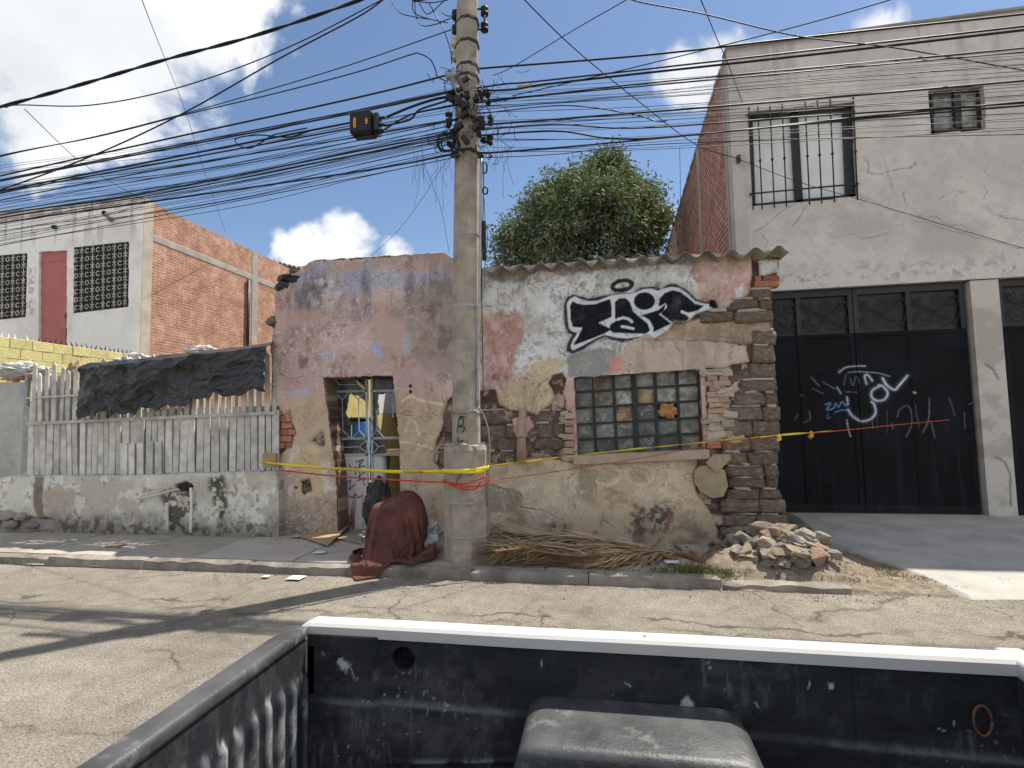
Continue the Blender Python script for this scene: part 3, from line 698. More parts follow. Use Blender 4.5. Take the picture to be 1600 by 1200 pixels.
    c = mixc(c, C(84, 88, 92), sst(.1, -.12, sdpoly(X, Z, gp(*ell(1140, 300, 70, 50))))*.5*sst(.4, .6, n2))
    c = mixc(c, C(62, 65, 70), sst(.1, -.12, sdpoly(X, Z, gp(*ell(300, 400, 70, 60))))*.4*sst(.45, .6, n3))
    for s in G_STROKE: c = mixc(c, wht, sst(.024, .014, dline(X, Z, s)))
    hd = np.abs(sdpoly(wx2, wz2, gp(*ell(640, 150, 88, 44, -10))))
    c = mixc(c, blk, sst(.042, .022, hd)*.97)
    # speckle of lost skin, soot and lime over everything but the fresh spray
    n4 = fbm(X, Z, 34, 3, 25, .6); keep = 1-np.clip(mo+mw+sst(.042, .022, hd), 0, 1)*.95
    c = mixc(c, C(212, 204, 192), sst(.60, .70, n4)*sst(.40, .6, n1)*.40*keep)
    c = mixc(c, C(104, 92, 80), sst(.60, .70, fbm(X, Z, 26, 3, 26, .6))*sst(.42, .6, n2)*.5*keep)
    c = mixc(c, C(168, 150, 130), sst(.55, .63, fbm(X, Z, 7, 5, 27, .66))*.55*keep)
    # heights: broad bellies, trowel marks, cracks, scabbed edges
    h = .035*(n1-.5)+.012*(n2-.5)+.004*(n3-.5)
    flake = sst(.57, .60, fbm(X, Z, 3.1, 5, 77, .6))
    h = h-.006*flake
    c = c*(1-.07*flake[..., None])
    for s in CRACKS:
        d = dline(wx+.03*(n3-.5), wz+.03*(n2-.5), s); kf = sst(.36, .58, fbm(X, Z, 6, 3, 95)); h = h-.012*sst(.010, .002, d)*kf; c = mixc(c, C(64, 55, 48), sst(.0085, .002, d)*.8*kf); c = mixc(c, C(200, 184, 158), sst(.05, .01, d)*.16*kf)
    edge = np.minimum(hole, np.minimum(out*-1, op))
    c = mixc(c, C(150, 130, 106), sst(.05, .0, hole)*.7)
    h = h-.02*scar-.015*sst(.035, 0, hole)
    return m, h, c
relief('plaster', -5.25, 2.5, 0.0, 4.75, .01, plaster_fn, YF, .075, M_plaster, HOUSE, inv=.6)
def core_fn(X, Z):
    wx, wz, wx2, wz2, out, op = facade_mask(X, Z)
    m = (out < -.02) & (op > -.012)
    n1 = fbm(X, Z, 2.5, 5, 41, .6); n2 = fbm(X, Z, 9, 4, 42, .6); n3 = fbm(X*.6, Z*4.2, 2.0, 4, 43, .6)
    c = np.zeros(X.shape+(3,))+C(112, 92, 78)
    c = mixc(c, C(82, 66, 55), sst(.45, .6, n3)); c = mixc(c, C(160, 138, 116), sst(.54, .66, n2)*.8)
    c = mixc(c, C(178, 158, 138), sst(.56, .64, n1)*sst(.45, .6, n2)*.8)
    mud = sst(.03, -.03, sdpoly(wx, wz, fp((985, 515), (1060, 503), (1100, 495), (1205, 500), (1206, 520), (1165, 538), (1000, 528))))
    c = mixc(c, C(172, 150, 124), mud*(.5+.5*sst(.4, .55, n1)))
    rub = sst(.04, -.04, sdpoly(wx, wz, fp((1125, 575), (1170, 570), (1165, 600), (1140, 640), (1118, 640))))
    c = mixc(c, C(188, 176, 156), rub*sst(.45, .55, n2))
    h = .05*(n1-.5)+.05*(n2-.5)+.03*(n3-.5)+.01*mud
    return m, h, c
relief('adobe_core', -5.25, 2.5, 0.0, 4.75, .0155, core_fn, YF+.045, .42, M_core, HOUSE)
# side, back and inner walls, floor of the roofless left room
for (x0, x1, y0, y1, z1) in ((-5.0, -4.70, YF+.44, 11.6, 3.9), (1.95, 2.3, YF+.44, 11.6, 3.75), (-1.85, -1.5, YF+.44, 11.25, 3.9)):
    boxobj('side_wall', x0, x1, y0, y1, .0, z1, M_conc, HOUSE)
boxobj('inner_lining', -4.699, -4.66, YF+.45, 9.95, 0, 3.8, M_inyellow, HOUSE)
boxobj('inner_lining', -4.699, -4.66, 9.96, 11.24, 2.02, 3.8, M_ingrey, HOUSE); boxobj('inner_lining', -4.699, -4.655, 9.96, 11.24, 0, 2.01, M_inyellow, HOUSE)
boxobj('back_wall', -4.65, 1.94, 11.25, 11.6, 0, 3.6, M_inyellow, HOUSE)
boxobj('inner_wall', at(581, 630, 10.9).x, -1.86, 10.9, 11.2, at(610, 646, 10.9).z, 3.55, M_ingrey, HOUSE)

# adobe blocks in the bare corner of the house, course by course
def rough_block(seed, sub=3):
    bm = bmesh.new(); bmesh.ops.create_cube(bm, size=1)
    bmesh.ops.subdivide_edges(bm, edges=bm.edges[:], cuts=sub, use_grid_fill=True)
    rr = random.Random(seed)
    for v in bm.verts:
        k = sum(abs(abs(a)-.5) < 1e-4 for a in v.co)
        s = 1-.018*(k-1)-.03*rr.random() if k > 1 else 1
        v.co = Vector((v.co.x*s, v.co.y*(s if k < 3 else s*.93), v.co.z*s))
        v.co += Vector((rr.uniform(-.03, .03), rr.uniform(-.06, .06), rr.uniform(-.07, .07)))
    me = bpy.data.meshes.new('adobe_block'); bm.to_mesh(me); bm.free(); me.materials.append(M_adobe)
    me.polygons.foreach_set('use_smooth', [True]*len(me.polygons)); return me
ABL = [rough_block(i) for i in range(7)]
MOR = []
for i in range(4):
    me = rough_block(50+i, 3); me.materials.clear(); me.materials.append(M_mortar); MOR.append(me)
def piece(name, me, loc, dim, parent, rz=0, ry=0):
    o = link(name, me); o.scale = dim; o.location = loc; o.rotation_euler = (0, ry, rz); local(parent, o); return o
def course(pxl, pxr, py0, py1, depth, wid=(.32, .5), mort=.8, proud=.0):
    """One course of adobe between two photo columns; py0 is the top, py1 the bottom."""
    a = at(pxl, py0, YF); b = at(pxr, py0, YF); c = at(pxl, py1, YF); d = at(pxr, py1, YF)
    x = a.x
    while x < b.x-.06:
        w = min(random.uniform(*wid), b.x-x)
        if b.x-x-w < .12: w = b.x-x
        t = (x+w/2-a.x)/(b.x-a.x); zt = a.z+(b.z-a.z)*t; zb = c.z+(d.z-c.z)*t; hh = zt-zb
        pr = random.uniform(-.022, .02)+proud
        piece('adobe_block', random.choice(ABL), (x+w/2, YF+depth/2-pr-.005, (zt+zb)/2-.008), (w-.004, depth, hh*.985), HOUSE, random.uniform(-.03, .03), random.uniform(-.015, .015))
        if random.random() < mort:
            mw = w*random.uniform(.5, .95)
            piece('mortar', random.choice(MOR), (x+w/2+random.uniform(-.03, .03), YF+.07-pr*.4, zt-.004), (mw, .155, random.uniform(.025, .055)), HOUSE, 0, random.uniform(-.02, .02))
        x += w
rowsR = [(1173, 1206, 450, 466), (1140, 1206, 466, 483), (1092, 1208, 484, 503), (1176, 1213, 516, 538), (1174, 1211, 538, 566),
         (1172, 1212, 566, 592), (1158, 1214, 592, 612), (1146, 1216, 612, 634), (1140, 1219, 634, 657), (1131, 1218, 657, 682), (1128, 1217, 682, 705),
         (1126, 1216, 705, 726), (1132, 1216, 726, 745), (1136, 1216, 745, 763), (1134, 1218, 763, 780), (1126, 1228, 780, 802), (1128, 1230, 802, 824), (1126, 1231, 824, 846)]
for i, (a, b, c, d) in enumerate(rowsR): course(a, b, c, d, .30, proud=.012)
for (a, b, c, d) in ((747, 790, 640, 662), (750, 806, 664, 684), (748, 812, 684, 704), (750, 806, 704, 722), (836, 880, 640, 660), (838, 880, 660, 684), (834, 880, 684, 702), (840, 884, 702, 718),
                     (690, 722, 630, 652), (692, 722, 652, 676), (684, 722, 676, 700), (686, 722, 700, 728)):
    course(a, b, c, d, .16, (.2, .38), .35, -.03)
# bricks: left edge, window jambs, under the roof corner
bm = bmesh.new(); bmesh.ops.create_cube(bm, size=1); bmesh.ops.bevel(bm, geom=bm.edges[:], offset=.05, segments=1, affect='EDGES')
rr = random.Random(5)
for v in bm.verts: v.co += Vector((rr.uniform(-.02, .02), rr.uniform(-.03, .03), rr.uniform(-.03, .03)))
BR = bpy.data.meshes.new('brick'); bm.to_mesh(BR); bm.free(); BR.materials.append(M_brick)
BRJ = BR.copy(); BRJ.materials.clear(); BRJ.materials.append(M_jamb)
def brickcol(pxl, pxr, py0, py1, n, me, two=False, proud=.01, jit=.03):
    for i in range(n):
        yy0 = py0+(py1-py0)*i/n; yy1 = py0+(py1-py0)*(i+.86)/n
        a = at(pxl, yy0, YF); d = at(pxr, yy1, YF); W_ = d.x-a.x; h = a.z-d.z
        if two:
            k = .62 if i % 2 else .38
            segs = [(a.x, a.x+W_*k-.008), (a.x+W_*k, d.x)]
        else: segs = [(a.x, d.x)]
        for (x0, x1) in segs:
            x0 += random.uniform(-jit, jit)*.6; x1 += random.uniform(-jit, jit)
            piece('brick', me, ((x0+x1)/2, YF+.07-proud+random.uniform(-.02, .022), (a.z+d.z)/2), (x1-x0, .16, h), HOUSE, random.uniform(-.05, .05), random.uniform(-.02, .02))
brickcol(1104, 1142, 578, 690, 13, BRJ, True, .004, .06)
brickcol(1106, 1128, 690, 702, 1, BR, False, .03)
for k in range(22):
    a = at(random.uniform(1104, 1142), random.uniform(576, 692), YF); piece('mortar', random.choice(MOR), (a.x, YF+.03-random.uniform(0, .03), a.z), (random.uniform(.08, .24), .07, random.uniform(.03, .09)), HOUSE, random.uniform(-.1, .1), random.uniform(-.3, .3))
for k in range(12):
    a = at(random.uniform(878, 896), random.uniform(640, 722), YF); piece('mortar', random.choice(MOR), (a.x, YF+.04-random.uniform(0, .03), a.z), (random.uniform(.08, .2), .07, random.uniform(.03, .08)), HOUSE, random.uniform(-.1, .1), random.uniform(-.3, .3))
brickcol(432, 458, 640, 702, 6, BR, True, .0, .05)
brickcol(882, 897, 645, 722, 7, BRJ, False, -.004, .05)
brickcol(1180, 1216, 432, 448, 2, BR, True, .01)
brickcol(1092, 1112, 760, 790, 3, BRJ, True, -.02)
# loose pieces of tan plaster hanging under the sill corner
def chunk(pts, thick, tilt, name='plaster_chunk', mat_=None, dy=-.05):
    P = [at(x, y, YF) for (x, y) in pts]; n = len(P)
    cx = sum(p.x for p in P)/n; V = [(p.x, YF+dy-(p.x-cx)*tilt, p.z) for p in P]+[(p.x, YF+dy+thick-(p.x-cx)*tilt, p.z) for p in P]
    area = sum(P[i].x*P[(i+1) % n].z-P[(i+1) % n].x*P[i].z for i in range(n))
    if area < 0: V = V[:n][::-1]+V[n:][::-1]
    F = [tuple(range(n)), tuple(range(2*n-1, n-1, -1))]+[(i, i+n, (i+1) % n+n, (i+1) % n) for i in range(n)]
    o = meshobj(name, V, F, mat_ or M_tan, HOUSE); return o
chunk([(1084, 735), (1092, 728), (1112, 725), (1130, 734), (1135, 758), (1128, 774), (1112, 777), (1094, 768), (1083, 752)], .045, .12, dy=-.075)
chunk([(1100, 722), (1112, 709), (1138, 709), (1140, 716), (1128, 728), (1118, 738)], .04, -.1, dy=-.1)
# the clay lump and the dark felt at the left end of the parapet
def lump(name, c, r, mat_, parent, seed, sub=3, amp=.35, freq=3.0):
    bm = bmesh.new(); bmesh.ops.create_icosphere(bm, subdivisions=sub, radius=1)
    from mathutils import noise as mn
    for v in bm.verts:
        k = 1+amp*mn.fractal(v.co*freq*.5+Vector((seed*3.1, seed*1.7, 0)), .7, 2, 4)
        v.co = Vector((v.co.x*r[0]*k, v.co.y*r[1]*k, v.co.z*r[2]*k))+Vector(c)
    return bmobj(name, bm, mat_, parent, True)
p = at(426, 501, YF); lump('clay_lump', (p.x-.02, YF+.1, p.z), (.13, .12, .09), M_adobe, HOUSE, 3)
p = at(455, 432, YF)
lump('roofing_felt', (p.x-.04, YF+.22, p.z-.03), (.30, .3, .11), M_tarpblk, HOUSE, 8, 4, .2)
lump('roofing_felt', (p.x-.16, YF+.2, p.z-.13), (.17, .25, .13), M_tarpblk, HOUSE, 5, 4, .2)
# coping strip on the parapet
for k in range(8):
    a = at(490+k*25, 406.0-k*1.5, YF)
    piece('coping_tile', MOR[k % 4], (a.x+.11, YF+.26, a.z-.004), (.262, .46, .03), HOUSE, random.uniform(-.02, .02), -.02)
# clay drain pipe let into the wall
a = at(817, 640, YF); b = at(815, 722, YF)
tubes('drain_pipe', [([(a.x, YF+.0, a.z), ((a.x+b.x)/2-.01, YF-.02, (a.z+b.z)/2), (b.x, YF-.02, b.z)], .055, .075), ([((a.x+b.x)/2-.01, YF-.02, (a.z+b.z)/2-.02), ((a.x+b.x)/2-.01, YF-.02, (a.z+b.z)/2+.035)], .085)], M_jamb, HOUSE, 12)

# corrugated roof over the right wing
def corr(name, x0, x1, y0, y1, z0, slope, seed, amp=.045, wl=.285, lift=0, parent=None, mat_=None, tilt=0.0):
    nx = int((x1-x0)/.02); V = []; F = []; rr = random.Random(seed); ph = rr.uniform(0, .05); ny = 10
    for s in (0, 1):
        for j in range(ny):
            t = j/(ny-1); y = y0+(y1-y0)*t
            for i in range(nx+1):
                x = x0+(x1-x0)*i/nx
                yy = y
                if j == 0: yy = y+.05*float(vn(np.array(x*5), np.array(seed*1.0), 5))+.03*float(vn(np.array(x*19), np.array(2.0), 5))
                z = z0+(x-x0)*tilt+amp*math.sin(2*math.pi*(x+ph)/wl)+slope*(y-y0)+lift*(1-t)
                V.append((x, yy, z-.009*s))
    n = nx+1; B = ny*n
    for j in range(ny-1):
        for i in range(nx):
            F.append((j*n+i, j*n+i+1, (j+1)*n+i+1, (j+1)*n+i)); F.append((B+j*n+i, B+(j+1)*n+i, B+(j+1)*n+i+1, B+j*n+i+1))
    for i in range(nx): F.append((i, B+i, B+i+1, i+1))
    for j in range(ny-1):
        F.append((j*n, (j+1)*n, B+(j+1)*n, B+j*n)); F.append((j*n+nx, B+j*n+nx, B+(j+1)*n+nx, (j+1)*n+nx))
    return meshobj(name, V, F, mat_ or M_asb, parent or HOUSE, True)
def roofz(px, py): return at(px, py, YF-.25)
e0, e1 = roofz(757, 420), roofz(1220, 389)
tilt = (e1.z-e0.z)/(e1.x-e0.x)
edges = [757, 852, 948, 1043, 1130, 1220]
for k in range(5):
    a = e0.x+(e1.x-e0.x)*(edges[k]-757)/463.0; b = e0.x+(e1.x-e0.x)*(edges[k+1]-757)/463.0+.1
    corr('roof_sheet', a, b, YF-.25-random.uniform(0, .05), 11.7, e0.z+(a-e0.x)*tilt+.012*(k % 2), .01, k+3, tilt=tilt)
a = roofz(900, 398); b = roofz(1010, 392)
corr('roof_sheet', a.x, b.x+.1, YF+.25, 9.6, a.z+.06, .02, 20, tilt=tilt, lift=.02)
# wall plate under the sheets
# ------------------------------------------------------------------ window of steel bars
YW = YF+.17
def wpt(u, v):   # u across 0..1, v down 0..1 in the window opening
    a = at(897, 590, YW); b = at(1094, 577, YW); c = at(903, 712, YW); d = at(1099, 702, YW)
    return (a*(1-u)+b*u)*(1-v)+(c*(1-u)+d*u)*v
WIN = empty('window', wpt(.5, 1)); local(HOUSE, WIN)
US = [.0, .16, .325, .485, .655, .825, 1.0]; US = [-.01, .15, .318, .48, .648, .82, .985]; VS = [-.02, .19, .395, .605, .80, 1.02]
def flatbar(name, pts, w, d, mat_, parent):
    a, b = pts; t = (b-a).normalized(); s = Vector((t.z, 0, -t.x))*w/2; V = []
    for p in (a, b):
        for (k, y) in ((-1, -d/2), (1, -d/2), (1, d/2), (-1, d/2)): V.append((p.x+s.x*k, p.y+y, p.z+s.z*k))
    F = [(0, 1, 5, 4), (1, 2, 6, 5), (2, 3, 7, 6), (3, 0, 4, 7), (3, 2, 1, 0), (4, 5, 6, 7)]
    return meshobj(name, V, F, mat_, parent)
for i, u in enumerate(US):
    w = .075 if i == 3 else .04
    if i == 1:
        flatbar('mullion', (wpt(u, .2), wpt(u, 1.02)), w, .04, M_steel, WIN)
    else: flatbar('mullion', (wpt(u, -.03), wpt(u, 1.02)), w, .04 if i != 3 else .05, M_steel, WIN)
for j, v in enumerate(VS):
    for i in range(6): flatbar('glazing_bar', (wpt(US[i], v), wpt(US[i+1], v)), .034, .034, M_steel, WIN)
kinds = [[3, 5, 1, 1, 1, 2], [0, 5, 2, 4, 2, 2], [1, 1, 4, 3, 0, 1], [0, 1, 0, 3, 0, 1], [0, 3, 0, 3, 3, 5]]
def quadpane(name, u0, u1, v0, v1, mat_, parent, dy=.02, sh=.0):
    P = [wpt(u0, v0), wpt(u1, v0), wpt(u1, v1), wpt(u0, v1)]
    V = [(p.x, p.y+dy, p.z) for p in P]+[(p.x, p.y+dy+.006, p.z) for p in P]
    return meshobj(name, V, [(3, 2, 1, 0), (4, 5, 6, 7), (0, 1, 5, 4), (1, 2, 6, 5), (2, 3, 7, 6), (3, 0, 4, 7)], mat_, parent)
for j in range(5):
    for i in range(6):
        if (j, i) == (2, 4): continue
        quadpane('pane', US[i]+.004, US[i+1]-.004, VS[j]+.004, VS[j+1]-.004, M_glass[kinds[j][i]], WIN, .006+random.uniform(0, .012))
quadpane('backing', US[4], US[5], VS[2], VS[3], M_blkplastic, WIN, .09)
p = wpt((US[4]+US[5])/2, (VS[2]+VS[3])/2)
M_sack = mat('tan_sack', (.46, .24, .1), .85, .3, 9, rgb2=(.3, .14, .06), bs=22, bd=.02)
o = lump('stuffed_sack', (p.x, p.y-.01, p.z), (.115, .07, .095), M_sack, WIN, 2, 4, .55, 4)
# painted marks on two panes
def strokes(name, lines, Y, w, mat_, parent, off=.0):
    L_ = []
    for l in lines:
        P = spline([Vector((at(x, y, Y).x, Y-off, at(x, y, Y).z)) for (x, y) in l], 5)
        L_.append((P, w))
    return tubes(name, L_, mat_, parent, 5)
M_chalk = mat('white_marker', (.6, .6, .58), .8, .2, 20, bd=0, rnd=0)
for ml in ([[(1009, 684), (1013, 682), (1017, 684), (1019, 682), (1020, 688), (1014, 695), (1009, 689), (1009, 684)], [(1011, 687), (1014, 688), (1018, 687)], [(1013, 691), (1016, 691)],
                          [(1001, 645), (1003, 649), (1005, 643), (1010, 641), (1016, 640)], [(1012, 636), (1016, 634), (1018, 640)], [(969, 668), (972, 664), (975, 669), (978, 665), (982, 670)]]): strokes('marker_scrawl', [ml], YW, .004, M_chalk, WIN, .008)
# stone sill
a = at(896, 712, YF); b = at(1106, 702, YF)
bm = bmesh.new(); bbox(bm, 0, b.x-a.x, -.11, .3, -.125, 0, .012, 2)
for v in bm.verts: v.co += Vector((0, 0, (v.co.x/(b.x-a.x))*(b.z-a.z)))+Vector(a)+Vector((0, 0, .006*math.sin(v.co.x*40)))
bmobj('sill', bm, M_sill, HOUSE)
# ------------------------------------------------------------------ double door
YD = YF+.34
DOOR = empty('door', at(575, 812, YD)); local(HOUSE, DOOR)
def dp(x, y): return at(x, y, YD)
def dbar(name, a, b, w=.03, d=.03, m=None, parent=None): return flatbar(name, (dp(*a), dp(*b)), w, d, m or M_doorbar, parent or DOOR)
LEAFL = empty('door_leaf', dp(548, 812)); local(DOOR, LEAFL); LEAFR = empty('door_leaf', dp(604, 812)); local(DOOR, LEAFR)
LEAFR['label'] = 'right door leaf, burnt and broken open'
for leaf, bars in ((LEAFL, [((522, 590), (527, 830)), ((573, 588), (577, 830)), ((522, 612), (574, 611)), ((524, 686), (575, 685)), ((525, 711), (576, 710)), ((527, 828), (577, 828))]),
                   (LEAFR, [((581, 588), (583, 830)), ((626, 586), (630, 830)), ((581, 611), (627, 610)), ((581, 685), (629, 684)), ((582, 711), (629, 710))])):
    for a, b in bars: dbar('rail', a, b, .035, .04, None, leaf)
for a, b in (((535, 625), (536, 673)), ((560, 624), (561, 673)), ((523, 613), (535, 625)), ((546, 612), (535, 625)), ((546, 612), (560, 624)), ((572, 612), (560, 624)),
             ((536, 673), (527, 685)), ((536, 673), (549, 686)), ((561, 673), (549, 686)), ((561, 673), (573, 685)), ((549, 664), (549, 686)), ((527, 688), (536, 699)), ((536, 699), (527, 709)), ((536, 699), (562, 698)), ((562, 698), (573, 687)), ((562, 698), (574, 708)), ((527, 601), (570, 601)), ((523, 592), (530, 601))):
    dbar('ornament_bar', a, b, .014, .014, None, LEAFL)
for a, b in (((613, 619), (614, 652)), ((606, 611), (613, 619)), ((626, 611), (613, 619)), ((589, 672), (589, 640)), ((589, 672), (581, 684)), ((589, 672), (600, 684)), ((583, 688), (592, 698)), ((592, 698), (584, 708)), ((592, 698), (600, 696))):
    dbar('ornament_bar', a, b, .014, .014, None, LEAFR)
def paneholes(name, box, holes, mat_, dy, parent, res=.01):
    a = at(box[0], box[1], YD); b = at(box[2], box[3], YD)
    H = [[(p.x, p.z) for p in (at(x, y, YD) for (x, y) in h)] for h in holes]
    def fn(X, Z):
        wx = X+.03*(fbm(X, Z, 12, 3, 3)-.5)*2; wz = Z+.03*(fbm(X, Z, 12, 3, 4)-.5)*2
        m = np.ones(X.shape, bool)
        for h in H: m &= sdpoly(wx, wz, h) > 0
        return m, np.zeros(X.shape), None
    return relief(name, a.x, b.x, b.z, a.z, res, fn, YD+dy, .006, mat_, parent, smooth=False)
paneholes('pane', (523, 590, 574, 711), [[(546, 615), (560, 620), (573, 632), (573, 686), (550, 686), (550, 662), (543, 655), (540, 640)]], M_doorglass, .022, LEAFL)
paneholes('pane', (581, 588, 629, 711), [[(590, 617), (606, 613), (629, 613), (629, 711), (606, 711), (598, 700), (600, 690), (590, 660)]], M_doorglass, .022, LEAFR)
def panel_fn_factory(x0px, seed, burnt):
    sc = [[(x, y) for (x, y) in l] for l in ([(556, 722), (568, 718), (560, 730), (570, 728)], [(546, 726), (550, 735), (556, 730), (556, 742)], [(560, 735), (570, 738), (560, 745), (571, 750)], [(558, 752), (566, 748), (570, 758)],
        [(540, 755), (548, 750), (546, 765), (554, 757)], [(534, 765), (540, 758), (536, 775)], [(545, 775), (552, 778), (556, 772), (560, 778), (566, 774)], [(530, 750), (536, 770), (532, 785)], [(562, 722), (562, 750)])]
    def fn(X, Z):
        n1 = fbm(X, Z, 5, 4, seed, .6); st = fbm(X*6, Z*.8, 2, 4, seed+3, .6); n3 = fbm(X, Z, 16, 3, seed+5)
        c = np.zeros(X.shape+(3,))+C(176, 174, 164)
        c = mixc(c, C(190, 170, 160), sst(.5, .65, n1)*.7)
        c = mixc(c, C(104, 70, 46), sst(.52, .66, st)*sst(.95, .25, Z)*.95)
        c = mixc(c, C(74, 52, 38), sst(.56, .66, n3)*sst(.7, .2, Z)*.8)
        for k, l in enumerate(sc):
            q = [(p.x, p.z) for p in (at(x, y, YD) for (x, y) in l)]
            c = mixc(c, C(46, 74, 116) if k in (2, 3, 8) else C(36, 38, 42), sst(.016, .006, dline(X, Z, q))*.85)
        if burnt:
            q = [(p.x, p.z) for p in (at(x, y, YD) for (x, y) in ((600, 705), (632, 705), (640, 850), (590, 850), (588, 780), (604, 745)))]
            c = mixc(c, C(22, 19, 17), sst(.1, -.05, sdpoly(X+.06*(n1-.5), Z, q)))
        m = np.ones(X.shape, bool)
        if burnt:
            q = [(p.x, p.z) for p in (at(x, y, YD) for (x, y) in ((612, 700), (640, 700), (640, 790), (606, 780), (606, 740)))]
            m = sdpoly(X+.05*(n1-.5), Z+.05*(n3-.5), q) > 0
        return m, .006*(n1-.5), c
    return fn
a = dp(526, 711); b = dp(577, 832)
relief('lower_panel', a.x, b.x, ZW, a.z, .008, panel_fn_factory(0, 61, False), YD-.004, .02, M_panel, LEAFL)
a = dp(582, 711); b = dp(631, 832)
relief('lower_panel', a.x, b.x, ZW, a.z, .008, panel_fn_factory(0, 67, True), YD-.004, .02, M_panel, LEAFR)
boxobj('brick_on_rail', dp(606, 706).x, dp(626, 706).x, YD-.05, YD+.06, dp(606, 712).z, dp(606, 702).z, M_jamb, LEAFR, .004)
# hanging rag at the top of the door, blue drum inside the room
tubes('torn_strip', [(spline([dp(558, 594)+Vector((0, -.03, 0)), dp(564, 600)+Vector((0, -.05, 0)), dp(572, 608)+Vector((0, -.03, 0))], 5), .015, .03)], M_inyellow, LEAFL, 6)
p = at(562, 690, 9.2)
drum = empty('plastic_drum', (p.x, 9.2, ZW), 0, 'blue plastic drum inside the room, seen through the broken door pane', 'drum')
local(drum, lathe('barrel', [(.26, .0), (.29, .04), (.29, .3), (.3, .32), (.29, .34), (.29, .66), (.3, .68), (.29, .7), (.29, 1.08), (.26, 1.12)], M_blue, None, 20, loc=(p.x, 9.2, ZW+.62)))
local(drum, boxobj('plinth', p.x-.3, p.x+.3, 8.9, 9.5, ZW, ZW+.618, M_conc))
local(drum, lathe('lid', [(.27, 1.12), (.28, 1.13), (.28, 1.17), (.24, 1.19)], M_black, None, 20, loc=(p.x, 9.2, ZW+.62)))
# ------------------------------------------------------------------ cement building on the right
RB = empty('cement_house', (6.0, YR, .2), 0, 'two-storey bare cement house with black gates and a brick side wall', 'house')
def rp(*pts): return [(p.x, p.z) for p in (at(x, y, YR) for (x, y) in pts)]
XL = at(1146, 300, YR).x; XR = 12.5
ZT = at(1370, 46, YR).z
GATE_T = at(1370, 446, YR).z
W1 = rp((1170, 176), (1333, 160), (1340, 306), (1176, 322)); W2 = rp((1452, 140), (1535, 134), (1540, 202), (1455, 208))
gx0, gx1 = 2.45, at(1529, 600, YR).x
cx0, cx1 = gx1, at(1574, 600, YR).x
RCR = [rp((1190, 365), (1198, 375), (1196, 388)), rp((1176, 362), (1195, 352), (1230, 325), (1245, 318)), rp((1285, 358), (1300, 372), (1330, 365), (1345, 372), (1380, 368), (1410, 350)), rp((1380, 270), (1400, 265), (1420, 262), (1428, 255)),
       rp((1412, 300), (1418, 320), (1410, 330)), rp((1430, 330), (1445, 342), (1455, 338), (1480, 350), (1500, 352), (1520, 362)), rp((1535, 238), (1545, 250), (1540, 270), (1550, 275)), rp((1470, 310), (1490, 298), (1510, 300)),
       rp((1540, 322), (1560, 340), (1600, 345)), rp((1580, 245), (1600, 268)), rp((1340, 306), (1400, 330), (1450, 350), (1520, 370), (1600, 388)), rp((1380, 240), (1388, 280), (1395, 300)), rp((1225, 430), (1260, 420), (1300, 424)),
       rp((1420, 415), (1440, 410), (1460, 418)), rp((1350, 245), (1360, 272), (1380, 272)), rp((1535, 290), (1540, 300), (1533, 312)), rp((1240, 355), (1255, 330), (1262, 322)), rp((1260, 358), (1268, 370)), rp((1420, 265), (1428, 252), (1429, 262))]
def rwall_fn(X, Z):
    m = (Z > GATE_T) & (sdpoly(X, Z, W1) > 0) & (sdpoly(X, Z, W2) > 0)
    n1 = fbm(X, Z, .8, 5, 101, .6); n2 = fbm(X, Z, 3, 5, 102, .62); n3 = fbm(X, Z, 12, 4, 103, .6); st = fbm(X*3, Z*.4, 2, 4, 104)
    c = np.zeros(X.shape+(3,))+C(188, 179, 164)
    c = mixc(c, C(172, 164, 153), sst(.42, .66, n1)*.8); c = mixc(c, C(194, 186, 175), sst(.52, .66, n2)*.35); c = mixc(c, C(160, 151, 141), sst(.55, .62, fbm(X, Z, 9, 5, 108, .66))*.35)
    c = mixc(c, C(142, 134, 124), sst(.55, .72, st)*sst(ZT-2.4, ZT, Z)*.5)
    c = mixc(c, C(136, 128, 118), sst(.54, .66, n3)*sst(GATE_T+.6, GATE_T, Z+.4*(n2-.5))*.8)
    c = mixc(c, C(186, 178, 164), sst(GATE_T+.14, GATE_T+.08, Z)*.6)
    c = mixc(c, C(150, 142, 132), sst(XL+.25, XL+.2, X)*.4)
    c = mixc(c, C(126, 119, 110), sst(ZT-.12, ZT-.02, Z+.1*(n2-.5))*.7)
    for q in ([(1300, 330), (1380, 335), (1390, 370), (1300, 372)], [(1430, 330), (1540, 345), (1530, 400), (1440, 390)]):
        c = mixc(c, C(164, 154, 142), sst(.15, -.15, sdpoly(X+.3*(n1-.5), Z+.3*(n2-.5), rp(*q)))*.7)
    h = .02*(n1-.5)+.008*(n2-.5)+.003*(n3-.5)
    wx = X+.05*(fbm(X, Z, 6, 4, 105)-.5)*2; wz = Z+.05*(fbm(X, Z, 6, 4, 106)-.5)*2
    for i, s in enumerate(RCR):
        d = dline(wx, wz, s); k = .55+.45*vn(X*3, Z*3, i)
        k = k*(.3+.7*sst(.36, .56, fbm(X, Z, 3.5, 3, 107))); c = mixc(c, C(96, 88, 80), sst(.016, .003, d)*.85*k); h = h-.008*sst(.016, .004, d)*k
        c = mixc(c, C(190, 182, 170), sst(.09, .02, d)*.22*k)
    # edge band of the corner column
    h = h+.006*(X < XL+.24)
    return m, h, c
relief('front_wall', XL, XR, GATE_T-.01, ZT, .02, rwall_fn, YR, .26, M_render, RB, inv=.8)
boxobj('parapet_cap', XL-.02, XR, YR-.03, YR+.24, ZT, ZT+.05, M_conc, RB, .006)
